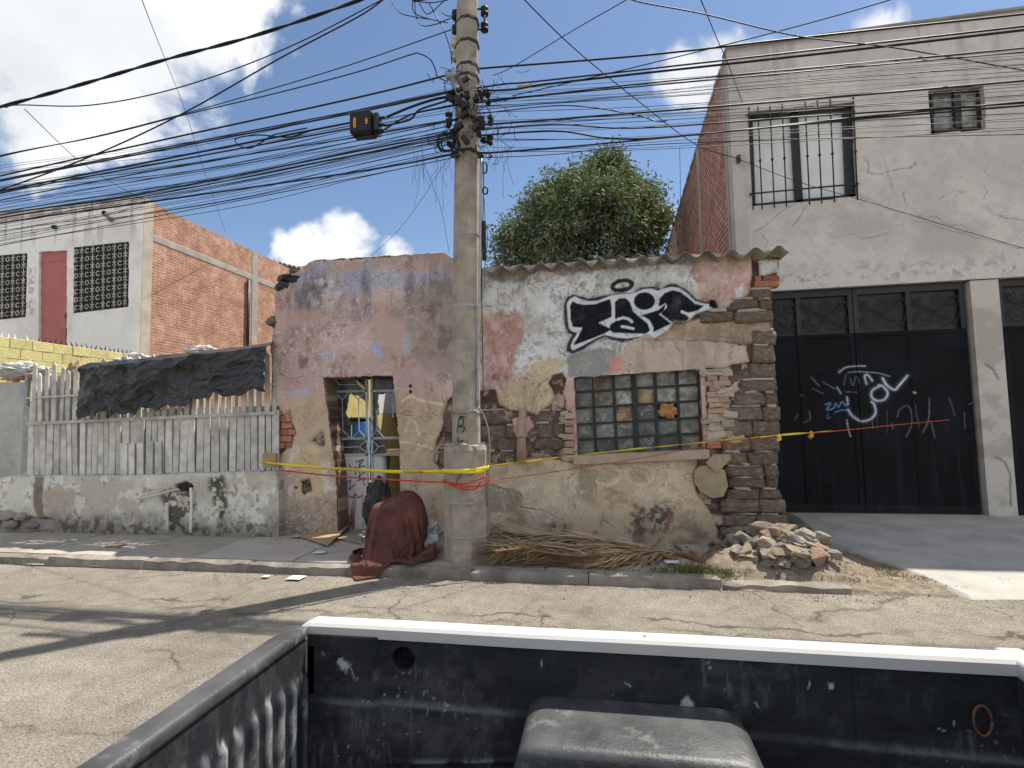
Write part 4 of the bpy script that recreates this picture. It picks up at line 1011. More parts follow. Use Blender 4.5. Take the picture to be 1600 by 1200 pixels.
# side wall: goes straight back, brick between cement columns, its top falling in steps behind
def sidew():
    YB = YR+9.5
    V = [(XL, YR+.26, 0), (XL, YB, 0), (XL, YB, ZT-.9), (XL, YR+2.4, ZT-.25), (XL, YR+.26, ZT-.02), (XL+.2, YR+.26, 0), (XL+.2, YB, 0), (XL+.2, YB, ZT-.9), (XL+.2, YR+2.4, ZT-.25), (XL+.2, YR+.26, ZT-.02)]
    F = [(0, 4, 3, 2, 1), (5, 6, 7, 8, 9), (0, 5, 9, 4), (4, 9, 8, 3), (3, 8, 7, 2), (2, 7, 6, 1)]
    meshobj('side_wall', V, F, M_sidebrick, RB)
    boxobj('column', XL-.015, XL+.05, YR+.26, YR+.42, 0, ZT-.03, M_conc, RB)
    boxobj('column', XL-.02, XL+.05, YR+2.7, YR+2.95, 0, ZT-.29, M_conc, RB)
    boxobj('column', XL-.02, XL+.05, YR+6.3, YR+6.55, 0, ZT-.6, M_conc, RB)
    n = 16
    for k in range(n):
        y0 = YR+.43+k*.56; z = ZT-.06-(y0-YR)*.085
        boxobj('coping', XL-.03, XL+.24, y0, y0+.55, z-.02, z+.06, M_conc, RB, .01)
sidew()
boxobj('back_wall', XL, XR, YR+9.5, YR+9.7, 0, ZT-.9, M_conc, RB)
boxobj('right_wall', XR-.2, XR, YR+.26, YR+9.5, 0, ZT-.3, M_conc, RB)
boxobj('roof', XL+.2, XR-.2, YR+.27, YR+9.5, ZT-1.2, ZT-1.0, M_conc, RB)
boxobj('upper_floor', XL+.2, XR-.2, YR+.27, YR+9.5, GATE_T, GATE_T+.2, M_conc, RB)
# pillar between the gates
def pillar_fn(X, Z):
    n1 = fbm(X, Z, 2.5, 5, 121, .6); n2 = fbm(X, Z, 9, 4, 122)
    c = np.zeros(X.shape+(3,))+C(178, 168, 152); c = mixc(c, C(158, 148, 133), sst(.45, .6, n1)); h = .01*(n1-.5)
    for s in ([(1540, 570), (1552, 578), (1560, 592)], [(1556, 715), (1570, 722), (1578, 740), (1580, 790)]):
        d = dline(X+.04*(n1-.5), Z+.04*(n2-.5), rp(*s)); c = mixc(c, C(96, 86, 74), sst(.02, .006, d)*.8); h = h-.012*sst(.02, .004, d)
    return None, h, c
relief('pillar', cx0, cx1, .1, GATE_T-.012, .02, pillar_fn, YR+.004, .3, M_render, RB)
# gates
def gate(name, x0, x1, label, seed, tags):
    z0, z1 = .2, GATE_T-.015; YG = YR+.1
    G = empty(name, ((x0+x1)/2, YG, z0), 0, label, 'gate')
    zs = at(1370, 519, YG).z
    xm = (x0+x1)/2+.02
    for li, (a, b) in enumerate(((x0+.03, xm-.006), (xm+.006, x1-.05))):
        LF = empty('gate_leaf', ((a+b)/2, YG, z0)); local(G, LF)
        def fn(X, Z):
            n1 = fbm(X, Z, 2, 5, seed, .6); n3 = fbm(X, Z, 14, 4, seed+2); st = fbm(X*7, Z*.5, 2, 4, seed+4)
            c = np.zeros(X.shape+(3,))+C(20, 23, 28, 1); c = mixc(c, C(13, 15, 18, 1), sst(.42, .6, n1)); c = mixc(c, C(44, 46, 49, 1), sst(.56, .72, st)*sst(2.4, 1.4, Z)*.35)
            c = mixc(c, C(46, 42, 37, 1), sst(.42, .2, Z+.25*(n1-.5))*.65)
            h = np.zeros(X.shape)
            fx = (X-a)/(b-a)
            h = h+.012*((fx < .05) | (fx > .95) | (Z > zs-.07) | (Z < z0+.12) | (np.abs(fx-.5) < .022))
            for (pts, col, w, k) in tags:
                q = [(p.x, p.z) for p in (at(x, y, YG) for (x, y) in pts)]
                if len(q) > 2:
                    q = [(v.x, v.y) for v in spline([Vector((u[0], u[1], 0)) for u in q], 6)]
                d = dline(X, Z, q); br = .75+.5*(fbm(X, Z, 6, 3, 9)-.4)
                c = mixc(c, C(*col, 1), np.clip(sst(w*1.1, w*.45, d)*k*.85*br+sst(w*3.4, 0, d)*.10*k, 0, 1))
            return None, h, c
        relief('gate_panel', a, b, z0+.02, zs, .01 if tags else .03, fn, YG, .03, M_gate, LF)
        # open grille with scrolls over the panel
        bars = [(a, b, z1-.08, z1), ]
        boxobj('top_rail', a, b, YG-.015, YG+.03, z1-.1, z1, M_blkmetal, LF)
        for xx in (a, (a+b)/2-.03, b-.07): boxobj('stile', xx, xx+.07, YG-.014, YG+.03, zs+.001, z1-.1, M_blkmetal, LF)
        for s in range(2):
            u0 = a+.07 if s == 0 else (a+b)/2+.04; u1 = (a+b)/2-.03 if s == 0 else b-.07
            zc = (zs+z1-.1)/2; hh = (z1-.1-zs)/2; L_ = []
            def scroll(cx, cz, r, d, turns=1.6, a0=0):
                P = []
                for k in range(26):
                    t = k/25; rr = r*(1-.82*t); an = a0+d*t*turns*2*math.pi
                    P.append(Vector((cx+rr*math.cos(an), YG+.0, cz+rr*math.sin(an))))
                return P
            w = u1-u0
            L_.append((scroll(u0+w*.3, zc-hh*.35, hh*.5, 1, a0=2.8), .008)); L_.append((scroll(u0+w*.72, zc-hh*.25, hh*.6, -1, a0=.2), .008))
            L_.append((scroll(u0+w*.55, zc+hh*.5, hh*.35, 1, a0=-1.2), .008)); L_.append((scroll(u0+w*.12, zc+hh*.45, hh*.34, -1, a0=1.0), .008)); L_.append((scroll(u0+w*.9, zc+hh*.5, hh*.33, 1, a0=2), .008))
            L_.append((spline([Vector((u0, YG, zc-hh*.7)), Vector((u0+w*.3, YG, zc+hh*.2)), Vector((u0+w*.6, YG, zc)), Vector((u1, YG, zc+hh*.75))], 6), .008))
            L_.append((spline([Vector((u0, YG, zc+hh*.75)), Vector((u0+w*.4, YG, zc+hh*.1)), Vector((u1, YG, zc-hh*.75))], 6), .008))
            tubes('scrollwork', L_, M_blkmetal, LF, 5)
        boxobj('dark_void_sheet', a+.02, b-.02, YG+.05, YG+.055, zs+.0, z1-.03, M_blkmetal, LF)  # black sheet standing in for the dark interior behind the grille
    boxobj('threshold', x0+.1, x1-.2, YG-.02, YG+.06, .17, .215, M_rust, G)
    return G
wt = (214, 218, 222); dm = (120, 126, 134); bl = (120, 160, 200)
TAGS = [([(1311, 582), (1322, 574), (1340, 572), (1352, 572)], wt, .012, .75), ([(1325, 582), (1345, 581), (1372, 583), (1390, 588)], wt, .01, .5), ([(1309, 580), (1312, 577)], dm, .01, .6),
        ([(1354, 600), (1351, 588), (1356, 586), (1363, 595)], wt, .018, .95), ([(1379, 591), (1386, 602), (1398, 609), (1405, 602), (1418, 587)], wt, .021, 1.0),
        ([(1375, 603), (1363, 610), (1362, 620), (1370, 626), (1382, 624), (1387, 614), (1380, 604), (1373, 602)], wt, .021, 1.0),
        ([(1325, 640), (1332, 650), (1345, 658), (1360, 655), (1368, 645), (1366, 632), (1362, 628)], wt, .02, .95), ([(1323, 620), (1325, 632)], wt, .014, .8),
        ([(1268, 590), (1280, 603)], dm, .011, .8), ([(1286, 597), (1305, 608)], dm, .011, .8), ([(1270, 607), (1286, 615)], dm, .01, .7), ([(1308, 605), (1314, 615)], wt, .013, .7), ([(1322, 585), (1318, 602)], dm, .009, .7),
        ([(1328, 590), (1332, 602), (1337, 588), (1342, 598)], dm, .009, .8), ([(1320, 612), (1338, 613)], dm, .009, .8),
        ([(1290, 632), (1298, 630), (1292, 640), (1302, 638), (1306, 630), (1310, 636), (1316, 628), (1322, 634), (1326, 624)], bl, .012, .9), ([(1305, 644), (1315, 641), (1325, 641)], bl, .01, .8), ([(1294, 646), (1292, 654), (1298, 652)], dm, .01, .7),
        ([(1264, 642), (1266, 655), (1256, 660)], dm, .01, .7), ([(1242, 655), (1246, 648)], dm, .01, .7), ([(1250, 617), (1254, 619)], dm, .01, .6),
        ([(1323, 656), (1326, 672), (1329, 682)], wt, .009, .75), ([(1363, 658), (1364, 670)], dm, .008, .8), ([(1393, 660), (1395, 671)], dm, .008, .8),
        ([(1402, 652), (1406, 640), (1418, 634), (1424, 645), (1424, 665), (1416, 682)], dm, .009, .8), ([(1452, 622), (1451, 655), (1442, 676)], dm, .01, .85), ([(1430, 632), (1431, 645), (1436, 668)], dm, .008, .6),
        ([(1427, 613), (1430, 614)], wt, .014, .9), ([(1483, 622), (1486, 630), (1492, 650)], dm, .008, .6), ([(1507, 645), (1508, 670)], dm, .008, .6), ([(1528, 622), (1524, 634), (1532, 640)], dm, .009, .8), ([(1513, 632), (1520, 628)], dm, .009, .7),
        ([(1455, 660), (1461, 684)], dm, .01, .7), ([(1386, 640), (1386, 676)], dm, .006, .5), ([(1370, 640), (1371, 672)], dm, .006, .4)]
gate('garage_gate', gx0, gx1, 'black double garage gate with white scrawled graffiti beside the adobe house', 131, TAGS)
gate('garage_gate', cx1, cx1+3.4, 'black garage gate cut off at the right edge, right of the cement pillar', 137, [])
boxobj('garage_back', XL+.25, XR-.25, YR+3.4, YR+3.5, .1, GATE_T-.01, M_blkmetal, RB)
boxobj('garage_floor', gx0-.1, XR-.25, YR+.3, YR+3.4, .1, .19, M_conc, RB)
# barred upstairs window
WB = empty('window', at(1255, 315, YR)); local(RB, WB); Yb = YR+.12
def pbar(name, a, b, w, d, m, par, Y): return flatbar(name, (at(*a, Y), at(*b, Y)), w, d, m, par)
for a, b, w in (((1170, 181), (1336, 165), .12), ((1172, 180), (1177, 322), .06), ((1240, 175), (1248, 318), .12), ((1322, 166), (1328, 308), .13), ((1176, 322), (1340, 306), .05)):
    pbar('frame', a, b, w, .06, M_blkmetal, WB, Yb)
for (q, nm) in (((1172, 178, 1244, 322), 0), ((1244, 172, 1330, 316), 1)):
    a = at(q[0], q[1], Yb+.05); b = at(q[2], q[3], Yb+.05)
    boxobj('pane', a.x, b.x, Yb+.04, Yb+.046, b.z-.02, a.z+.1, M_skypane, WB)
Yg = YR-.06
for i, x in enumerate((1170, 1184, 1203, 1222, 1258, 1277, 1297, 1333)):
    sh = (x-1170)*-.095; yt = 182+sh; yb = 322+sh; k = .055*140
    a = at(x, yt-14, Yg); b = at(x+7, yb+6, Yg)
    tubes('bar', [([a, b], .011), ([a.lerp(b, .0), a.lerp(b, .03)], .02, .004)], M_blkmetal, WB, 6)
    m_ = a.lerp(b, .53); lump('bar_knuckle', m_, (.026, .026, .034), M_blkmetal, WB, i, 1, .0)
for (a, b) in (((1166, 180), (1336, 164)), ((1171, 303), (1342, 287)), ((1169, 190), (1336, 174))): pbar('grille_rail', a, b, .022, .02, M_blkmetal, WB, Yg+.012)
for (x, y) in ((1172, 182), (1333, 166), (1174, 303), (1340, 288)):
    a = at(x, y, Yg); tubes('grille_anchor', [([a, a+Vector((0, .1, 0))], .012)], M_blkmetal, WB, 6)
# small sliding window
WS = empty('window', at(1497, 205, YR)); local(RB, WS)
for a, b, w in (((1452, 143), (1536, 137), .1), ((1454, 140), (1457, 208), .035), ((1493, 138), (1497, 205), .1), ((1531, 134), (1535, 202), .1), ((1455, 206), (1540, 200), .05)): pbar('frame', a, b, w, .06, M_blkmetal, WS, Yb)
a = at(1455, 145, Yb); b = at(1492, 208, Yb); boxobj('pane', a.x, b.x, Yb+.02, Yb+.026, b.z-.03, a.z+.03, M_glass[1], WS)
a = at(1497, 150, Yb); b = at(1533, 205, Yb); boxobj('pane', a.x, b.x, Yb+.04, Yb+.046, b.z-.03, a.z+.05, M_inyellow if False else M_glass[2], WS)
# cable anchor on the corner
p = at(1154, 248, YR-.05); boxobj('cable_anchor', p.x-.03, p.x+.03, YR-.09, YR-.004, p.z-.06, p.z+.06, M_rust, RB, .006)

# ------------------------------------------------------------------ white and brick house on the left
XH, YH, ZH = -11.53, 11.1, 7.76
LH = empty('brick_house', (-14, YH, 0), 0, 'white-fronted two-storey house with red brick side wall, salmon door and lattice windows', 'house')
def lp(x, y): return at(x, y, YH)
D_ = [lp(61, 394), lp(104, 391), lp(104, 545), lp(61, 545)]
Wa = [lp(116, 388), lp(201, 379), lp(200, 478), lp(115, 488)]; Wb = [lp(-40, 404), lp(42, 397), lp(40, 494), lp(-40, 502)]
def lwall_fn(X, Z):
    m = np.ones(X.shape, bool)
    for q in (D_, Wa, Wb): m &= sdpoly(X, Z, [(p.x, p.z) for p in q]) > 0
    n1 = fbm(X, Z, .9, 5, 201, .6); n2 = fbm(X, Z, 4, 4, 202); st = fbm(X*4, Z*.5, 2, 4, 203); n3 = fbm(X, Z, 12, 3, 204)
    c = np.zeros(X.shape+(3,))+C(208, 203, 190, 1.5); c = mixc(c, C(192, 184, 170, 1.5), sst(.5, .66, n1)*.7)
    c = mixc(c, C(150, 140, 128), sst(.58, .72, st)*sst(ZH-1.6, ZH-.1, Z)*.7); c = mixc(c, C(160, 136, 122), sst(ZH-.25, ZH-.1, Z+.3*(n2-.5))*sst(.4, .55, n2)*.7)
    q = [(p.x, p.z) for p in (lp(46, 420), lp(54, 420), (lp(52, 492)), lp(44, 490))]
    c = mixc(c, C(150, 130, 120), sst(.1, -.05, sdpoly(X, Z, q))*.6*sst(.4, .5, n3))
    return m, .012*(n1-.5), c
relief('front_wall', -17.6, XH-.004, 2.6, ZH, .02, lwall_fn, YH, .22, M_render, LH)
boxobj('corner_column', XH-.2, XH+.006, YH+.012, YH+.3, 0, ZH+.02, mat('cream_column', (.52, .46, .38), .93, .2, 3, bd=.006), LH)
boxobj('side_wall', XH-.24, XH-.012, YH+.301, YH+7.2, 0, ZH-.03, M_housebrick, LH)
bz = ZH-.95
boxobj('ring_beam', XH-.1, XH+.004, YH+.3, YH+7.2, bz-.09, bz+.09, M_conc, LH, .01)
boxobj('column', XH-.1, XH+.006, YH+4.2, YH+4.5, 0, ZH-.04, M_conc, LH, .01)
boxobj('back_wall', -17.6, XH, YH+7.2, YH+7.4, 0, ZH-.2, M_conc, LH)
boxobj('lower_front', -17.6, XH-.01, YH+.003, YH+.2, 0, 2.59, M_white_matt, LH)
boxobj('roof_slab', -17.6, XH-.25, YH+.22, YH+7.2, ZH-.9, ZH-.75, M_conc, LH)
for k in range(8):
    boxobj('coping', -17.6+k*.76, -17.6+k*.76+.74, YH-.012, YH+.24, ZH, ZH+.035+.02*(k % 3), M_conc, LH, .008)
p = at(392, 470, YH+3.9)
tubes('downpipe', [([(XH+.06, YH+3.95, 3.6), (XH+.06, YH+3.95, ZH-1.1)], .05)], M_blkmetal, LH, 8)
dr = boxobj('door', D_[0].x, D_[1].x, YH+.06, YH+.11, D_[2].z, D_[0].z, M_pink, LH)
p = lp(100, 492); boxobj('door_handle', p.x-.03, p.x+.01, YH+.0, YH+.058, p.z-.08, p.z+.05, M_pink, dr)
a = lp(61, 408); boxobj('door_rail', D_[0].x, D_[1].x, YH+.045, YH+.059, a.z-.02, a.z+.02, M_pink, dr)
# lattice windows: breeze-block tiles with rings and stems
def lattice(q, nx, ny):
    P = empty('lattice_window', q[3]); local(LH, P)
    M_lat = bpy.data.materials.get('lattice_black') or mat('lattice_black', (.02, .021, .024), .7, .3, 8, bd=0)
    M_lw = bpy.data.materials.get('lattice_cream') or mat('lattice_cream', (.52, .50, .44), .8, .1, 8, bd=0)
    a, b, c, d = q
    def uv(u, v): return (a*(1-u)+b*u)*(1-v)+(d*(1-u)+c*u)*v
    V = [tuple(p+Vector((0, .06, 0))) for p in q]; meshobj('dark_ground', V, [(3, 2, 1, 0)], M_lat, P)
    for j in range(ny+1): flatbar('lattice_bar', (uv(0, j/ny)+Vector((0, .02, 0)), uv(1, j/ny)+Vector((0, .02, 0))), .05, .05, M_lat, P)
    for i in range(nx):
        for j in range(ny):
            cpt = uv((i+.5)/nx, (j+.5)/ny)+Vector((0, -.01, 0)); w = (b.x-a.x)/nx*.5; h = (a.z-d.z)/ny*.5
            L_ = []
            if i % 2 == 0: L_.append(([cpt+Vector((math.cos(t)*w*.62, 0, math.sin(t)*h*.55)) for t in [math.pi*2*k/12+.5 for k in range(11 if (i+j) % 3 else 13)]], .016))
            else:
                L_.append(([cpt+Vector((0, 0, -h)), cpt+Vector((w*.1, 0, 0)), cpt+Vector((0, 0, h))], .017))
                L_.append(([cpt+Vector((-w*.75, 0, h*.5)), cpt, cpt+Vector((-w*.75, 0, -h*.5))], .015)); L_.append(([cpt+Vector((w*.75, 0, h*.5)), cpt, cpt+Vector((w*.75, 0, -h*.5))], .015))
            tubes('lattice_tile', L_, M_lw, P, 4)
lattice(Wa, 10, 8); lattice(Wb, 10, 8)
for (x, y) in ((88, 356), (166, 334)):
    p = lp(x, y); lump('wire_insulator', (p.x, YH-.06, p.z), (.06, .06, .06), M_black, LH, x, 2, .1)
p = lp(184, 343); tubes('roof_spout', [([(p.x-.2, YH, p.z), (p.x+.05, YH-.35, p.z-.02)], .06)], M_conc, LH, 8)
# shed roof behind the brick house
SH = empty('tiled_shed', (-9.5, 17.5, 0), 0, 'dark corrugated shed roof just right of the brick side wall', 'shed')
p0 = at(425, 400, 18); p1 = at(475, 430, 18)
boxobj('wall', p0.x, p1.x+.6, 18, 18.4, 0, p0.z-.5, M_white_matt, SH)
corr('roof', p0.x-.1, p1.x+.8, 17.4, 20, p0.z-.25, .05, 33, .05, .2, 0, SH, M_asb, tilt=-.3)

# ------------------------------------------------------------------ yellow block wall with spikes, running back from the street
YWALL = empty('yellow_wall', (XH-.2, 9.2, 0), 0, 'yellow painted block wall topped with spikes behind the slat fence', 'wall')
boxobj('footing', XH-.24, XH-.02, 7.2, YH-.02, 0, 2.4, M_conc, YWALL)
bm = bmesh.new(); bbox(bm, -.5, .5, -.5, .5, -.5, .5, .03, 1); YB_ = bpy.data.meshes.new('yellow_block'); bm.to_mesh(YB_); bm.free(); YB_.materials.append(M_yellow)
for j in range(6):
    z = 2.4+.21*j; y = 7.2-(.2 if j % 2 else 0)
    while y < YH-.02:
        y0 = max(y, 7.2); y1 = min(y+.41, YH-.02)
        if y1-y0 > .06: piece('yellow_block', YB_, (XH-.12+random.uniform(-.006, .006), (y0+y1)/2, z+.105), (.2, y1-y0-.008, .203), YWALL, random.uniform(-.01, .01))
        y += .41
bm = bmesh.new(); bmesh.ops.create_cone(bm, segments=4, radius1=.5, radius2=.02, depth=1, cap_ends=True); SPK = bpy.data.meshes.new('spike'); bm.to_mesh(SPK); bm.free()
SPK.materials.append(M_blkmetal); SPK2 = SPK.copy(); SPK2.materials.clear(); SPK2.materials.append(M_white_matt)
for k in range(34):
    y = 7.25+k*.113
    o = piece('spike', SPK2 if k < 14 else SPK, (XH-.12, y, 3.66+.055), (.045, .045, random.uniform(.10, .17)), YWALL); o.rotation_euler = (random.uniform(-.5, .5), random.uniform(-.3, .3), random.random())

# ------------------------------------------------------------------ low wall and slat fence on the left
YL = 7.15
LW = empty('low_wall', (-9, YL, ZW), 0, 'low stained cream wall with moss and pipe stubs under the slat fence', 'wall')
def ll(*pts): return [(p.x, p.z) for p in (at(x, y, YL) for (x, y) in pts)]
xw0 = -16.0; xw1 = at(436, 780, YL).x
LOUT = ll((-400, 760), (-60, 752), (0, 749), (10, 744), (100, 742), (200, 742), (300, 738), (432, 735), (437, 780), (437, 900), (-400, 900))
def low_fn(X, Z):
    wx = X+.02*(fbm(X, Z, 7, 4, 301)-.5)*2; wz = Z+.02*(fbm(X, Z, 7, 4, 302)-.5)*2
    n1 = fbm(X, Z, 1.2, 5, 303, .6); n2 = fbm(X, Z, 4, 5, 304, .62); n3 = fbm(X, Z, 13, 4, 305, .6)
    und = sdpoly(wx, wz, ll((-200, 802), (0, 800), (40, 806), (80, 812), (80, 870), (-200, 870)))
    m = (sdpoly(wx, wz, LOUT) < 0)
    c = np.zeros(X.shape+(3,))+C(190, 184, 164); c = mixc(c, C(168, 156, 134), sst(.45, .62, n1)*.8); c = mixc(c, C(204, 200, 186), sst(.52, .66, n2)*.7)
    def zn(pts, s=.06): return sst(s, -s, sdpoly(wx, wz, ll(*pts)))
    c = mixc(c, C(150, 132, 112), zn([(62, 765), (118, 765), (120, 810), (75, 812)], .1)*.6)
    c = mixc(c, C(104, 88, 72), zn([(54, 744), (70, 744), (66, 775), (68, 800), (78, 812), (62, 812), (52, 790)], .03)*.85)
    c = mixc(c, C(64, 66, 46), zn([(328, 742), (350, 742), (356, 765), (358, 800), (342, 815), (336, 790), (326, 760)], .06)*sst(.40, .55, n3)*.95)
    c = mixc(c, C(70, 64, 54), zn([(250, 770), (300, 758), (305, 790), (290, 830), (262, 830), (258, 800)], .08)*sst(.42, .56, n3)*.9)
    c = mixc(c, C(26, 24, 22), zn([(272, 758), (290, 752), (302, 760), (298, 768), (276, 767)], .015)*.95)
    base = sst(.55, .15, Z+.45*(n2-.5)); c = mixc(c, C(98, 90, 78), base*.75); c = mixc(c, C(60, 56, 48), base*sst(.5, .62, n3)*.7)
    c = mixc(c, C(92, 84, 74), sst(.58, .68, n3)*sst(.45, .6, n2)*.6)
    c = mixc(c, C(150, 146, 136), sst(.05, .0, -sdpoly(wx, wz, LOUT))*.5)
    h = .045*(n1-.5)+.022*(n2-.5)+.008*(n3-.5)-.05*zn([(272, 758), (290, 752), (302, 760), (298, 768), (276, 767)], .02)
    h = h-.06*sst(.03, -.03, und)
    c = mixc(c, C(110, 100, 88), sst(.03, -.03, und)*.8)
    return m, h, c
relief('wall_face', xw0, xw1, .0, 1.3, .0125, low_fn, YL, .22, M_lime, LW)
boxobj('wall_body', xw0, xw1-.02, YL+.05, YL+.21, 0, .98, M_conc, LW)
for k, (x, y, s) in enumerate(((6, 806, 1.0), (30, 808, .8), (12, 820, .9), (45, 822, .6), (-20, 815, 1.0))):
    p = at(x, y, YL-.05); lump('base_stone', (p.x, YL-.0, p.z), (.16*s, .09, .09*s), M_rockg, LW, k+11, 3, .3)
def pipe(pts, r, name='pipe_stub'): tubes(name, [(spline([at(x, y, YL-.06) for (x, y) in pts], 4), r)], M_white_matt, LW, 8)
pipe([(216, 779), (236, 776), (270, 766), (280, 765)], .016); pipe([(261, 785), (262, 830)], .022); pipe([(298, 762), (299, 780), (298, 832)], .02)
FEN = empty('slat_fence', (-8.5, 7.3, 1.05), 0, 'tall weathered white slat fence above the low wall', 'fence')
YS = 7.27
def slat(x0, x1, yb, yt, name, lean=0, dy=0, point=True):
    a = at(x0, yb, YS); b = at(x1, yb, YS); c = at(x1+lean, yt, YS); d = at(x0+lean, yt, YS)
    e = (c+d)*.5+Vector((0, 0, .05 if point else 0)); t = .02
    P = [a, b, c, e, d]; V = [(p.x, YS+dy, p.z) for p in P]+[(p.x, YS+dy+t, p.z) for p in P]; n = 5
    F = [(0, 1, 2, 3, 4), (9, 8, 7, 6, 5)]+[(i, i+n, (i+1) % n+n, (i+1) % n) for i in range(n)]
    meshobj(name, V, F, M_slat, FEN)
x = 44
rr = random.Random(12)
while x < 430:
    t = (x-44)/386; w = rr.uniform(8.5, 13) if x > 150 else rr.uniform(8, 11)
    rail = 662-17*t; bot = 743-9*t
    top = rail-rr.uniform(-2, 4)
    slat(x, x+w-1.2, bot+1, top, 'slat', rr.uniform(-1.5, 2.5), rr.uniform(-.012, .012), False)
    x += w+rr.uniform(-.4, 1.6)
x = 48
while x < 432:
    t = (x-44)/386; rail = 662-17*t; w = rr.uniform(5, 7.5)
    top = (580 if x < 130 else 575-18*t)+rr.uniform(-12, 8)
    slat(x, x+w, rail-1, top, 'upper_slat', rr.uniform(-1, 4), rr.uniform(.0, .02))
    x += w+rr.uniform(3.5, 6)
for (y0, y1, w) in ((662, 645, .05), (622, 600, .025)):
    flatbar('rail', (at(42, y0, YS-.03), at(432, y1, YS-.03)), w, .03, M_slat, FEN)
for k in range(5):
    x = 190+k*14+rr.uniform(-3, 3); slat(x, x+rr.uniform(8, 11), 742, 690+rr.uniform(-4, 5), 'patch_board', rr.uniform(-1, 1), -.03, False)
for x in (42, 168, 300, 428): p = at(x, 600, YS+.06); boxobj('post', p.x-.03, p.x+.03, YS+.045, YS+.1, 1.0, 2.95, M_grey_metal, FEN)
boxobj('backing_sheet', at(46, 650, YS).x, at(432, 650, YS).x, YS+.12, YS+.125, 1.05, at(200, 640, YS+.1).z, M_sheet, FEN)
boxobj('upper_backing', at(46, 650, YS).x, at(140, 650, YS).x, YS+.10, YS+.105, at(60, 655, YS+.1).z, at(60, 588, YS+.1).z, M_sheet, FEN)
# plain grey sheet at the left end and the plastic bundle on it
gs = empty('sheet_panel', at(20, 745, 7.35), 0, 'plain grey sheet panel left of the slat fence', 'panel')
p0 = at(-160, 600, 7.35); p1 = at(46, 590, 7.35)
for k in range(3):
    xa = p0.x+(p1.x-p0.x)*k/3; xb = p0.x+(p1.x-p0.x)*(k+1)/3
    boxobj('sheet', xa, xb-.006, 7.35, 7.362, 1.0, p1.z-.06*random.random()-.02, M_sheet, gs)
p = at(25, 580, 7.4)
o = lump('plastic_bundle', (p.x, 7.5, p.z), (.52, .25, .14), mat('white_plastic_wrap', (.58, .57, .55), .45, .2, 6, bs=14, bd=.02), None, 21, 5, .45, 3.5); tag(o, 'whitish plastic sheeting bundled on top of the grey panel', 'bundle')
for k, (x, y, s) in enumerate(((18, 593, .9), (34, 590, .8), (48, 589, .7))):
    p = at(x, y, 7.36); o = lump('roof_brick', (p.x, 7.4, p.z), (.12*s, .08, .05), M_brick, None, 60+k, 2, .25); tag(o, 'reddish brick lump under the white plastic bundle', 'brick', 'brick lumps under the plastic bundle')
p = at(115, 585, 7.42); o = lump('sacking', (p.x, 7.45, p.z), (.16, .1, .22), M_card, None, 31, 4, .3); tag(o, 'brown sacking stuffed behind the fence beside the black plastic', 'sack')
p = at(205, 563, 7.5); o = lump('plastic_scrap', (p.x, 7.6, p.z), (.3, .2, .1), bpy.data.materials['white_plastic_wrap'], None, 33, 4, .5); tag(o, 'white plastic scrap poking over the black plastic sheet, left end', 'plastic')
p = at(310, 548, 7.5); o = lump('plastic_scrap', (p.x, 7.6, p.z), (.25, .2, .09), bpy.data.materials['white_plastic_wrap'], None, 35, 4, .5); tag(o, 'white plastic scrap poking over the middle of the black plastic sheet', 'plastic')
# black plastic sheet draped over the fence
from mathutils import noise as mathnoise
def drape():
    top = [(129, 566), (165, 562), (200, 558), (250, 553), (300, 546), (350, 541), (424, 532)]
    bot = [(132, 648), (165, 647), (200, 646), (240, 640), (300, 630), (350, 618), (424, 612)]
    def ev(l, u):
        s = u*(len(l)-1); i = min(int(s), len(l)-2); f = s-i
        return l[i][0]*(1-f)+l[i+1][0]*f, l[i][1]*(1-f)+l[i+1][1]*f
    nu, nv = 220, 80; V = []; F = []
    for j in range(nv+1):
        v = j/nv
        for i in range(nu+1):
            u = i/nu; tx, ty = ev(top, u); bx, by = ev(bot, u)
            by += 4*math.sin(u*23)*.6+3*math.sin(u*51)+2*math.sin(u*97)
            p = at(tx+(bx-tx)*v, ty+(by-ty)*v, 7.16)
            a = np.array(u*4.2); b = np.array(v*1.1)
            f = abs(float(fbm(a*1.0, b, 1.1, 3, 401))-.5)*2; g = abs(float(fbm(a*2.2+b*1.5, b*.9, 1.3, 3, 405))-.5)*2
            r1 = mathnoise.ridged_multi_fractal(Vector((u*7, v*2.2, 3.1)), .9, 2.1, 4, 1.0, 2.0); r2 = mathnoise.ridged_multi_fractal(Vector((u*3+v*1.2, v*1.5, 7.7)), .9, 2.0, 3, 1.0, 2.0)
            d = .07*f+.055*r1+.075*r2
            y = 7.2-d+.28*max(0, .13-v)/.13*1.0
            V.append((p.x, y, p.z+.03*(f-.3)))
    n = nu+1
    for j in range(nv):
        for i in range(nu): F.append((j*n+i, (j+1)*n+i, (j+1)*n+i+1, j*n+i+1))
    o = meshobj('plastic_sheet', V, F, M_tarpblk, None, True)
    md = o.modifiers.new('thick', 'SOLIDIFY'); md.thickness = .004
    tag(o, 'crumpled black plastic sheet draped over the top of the slat fence', 'plastic sheet')
drape()
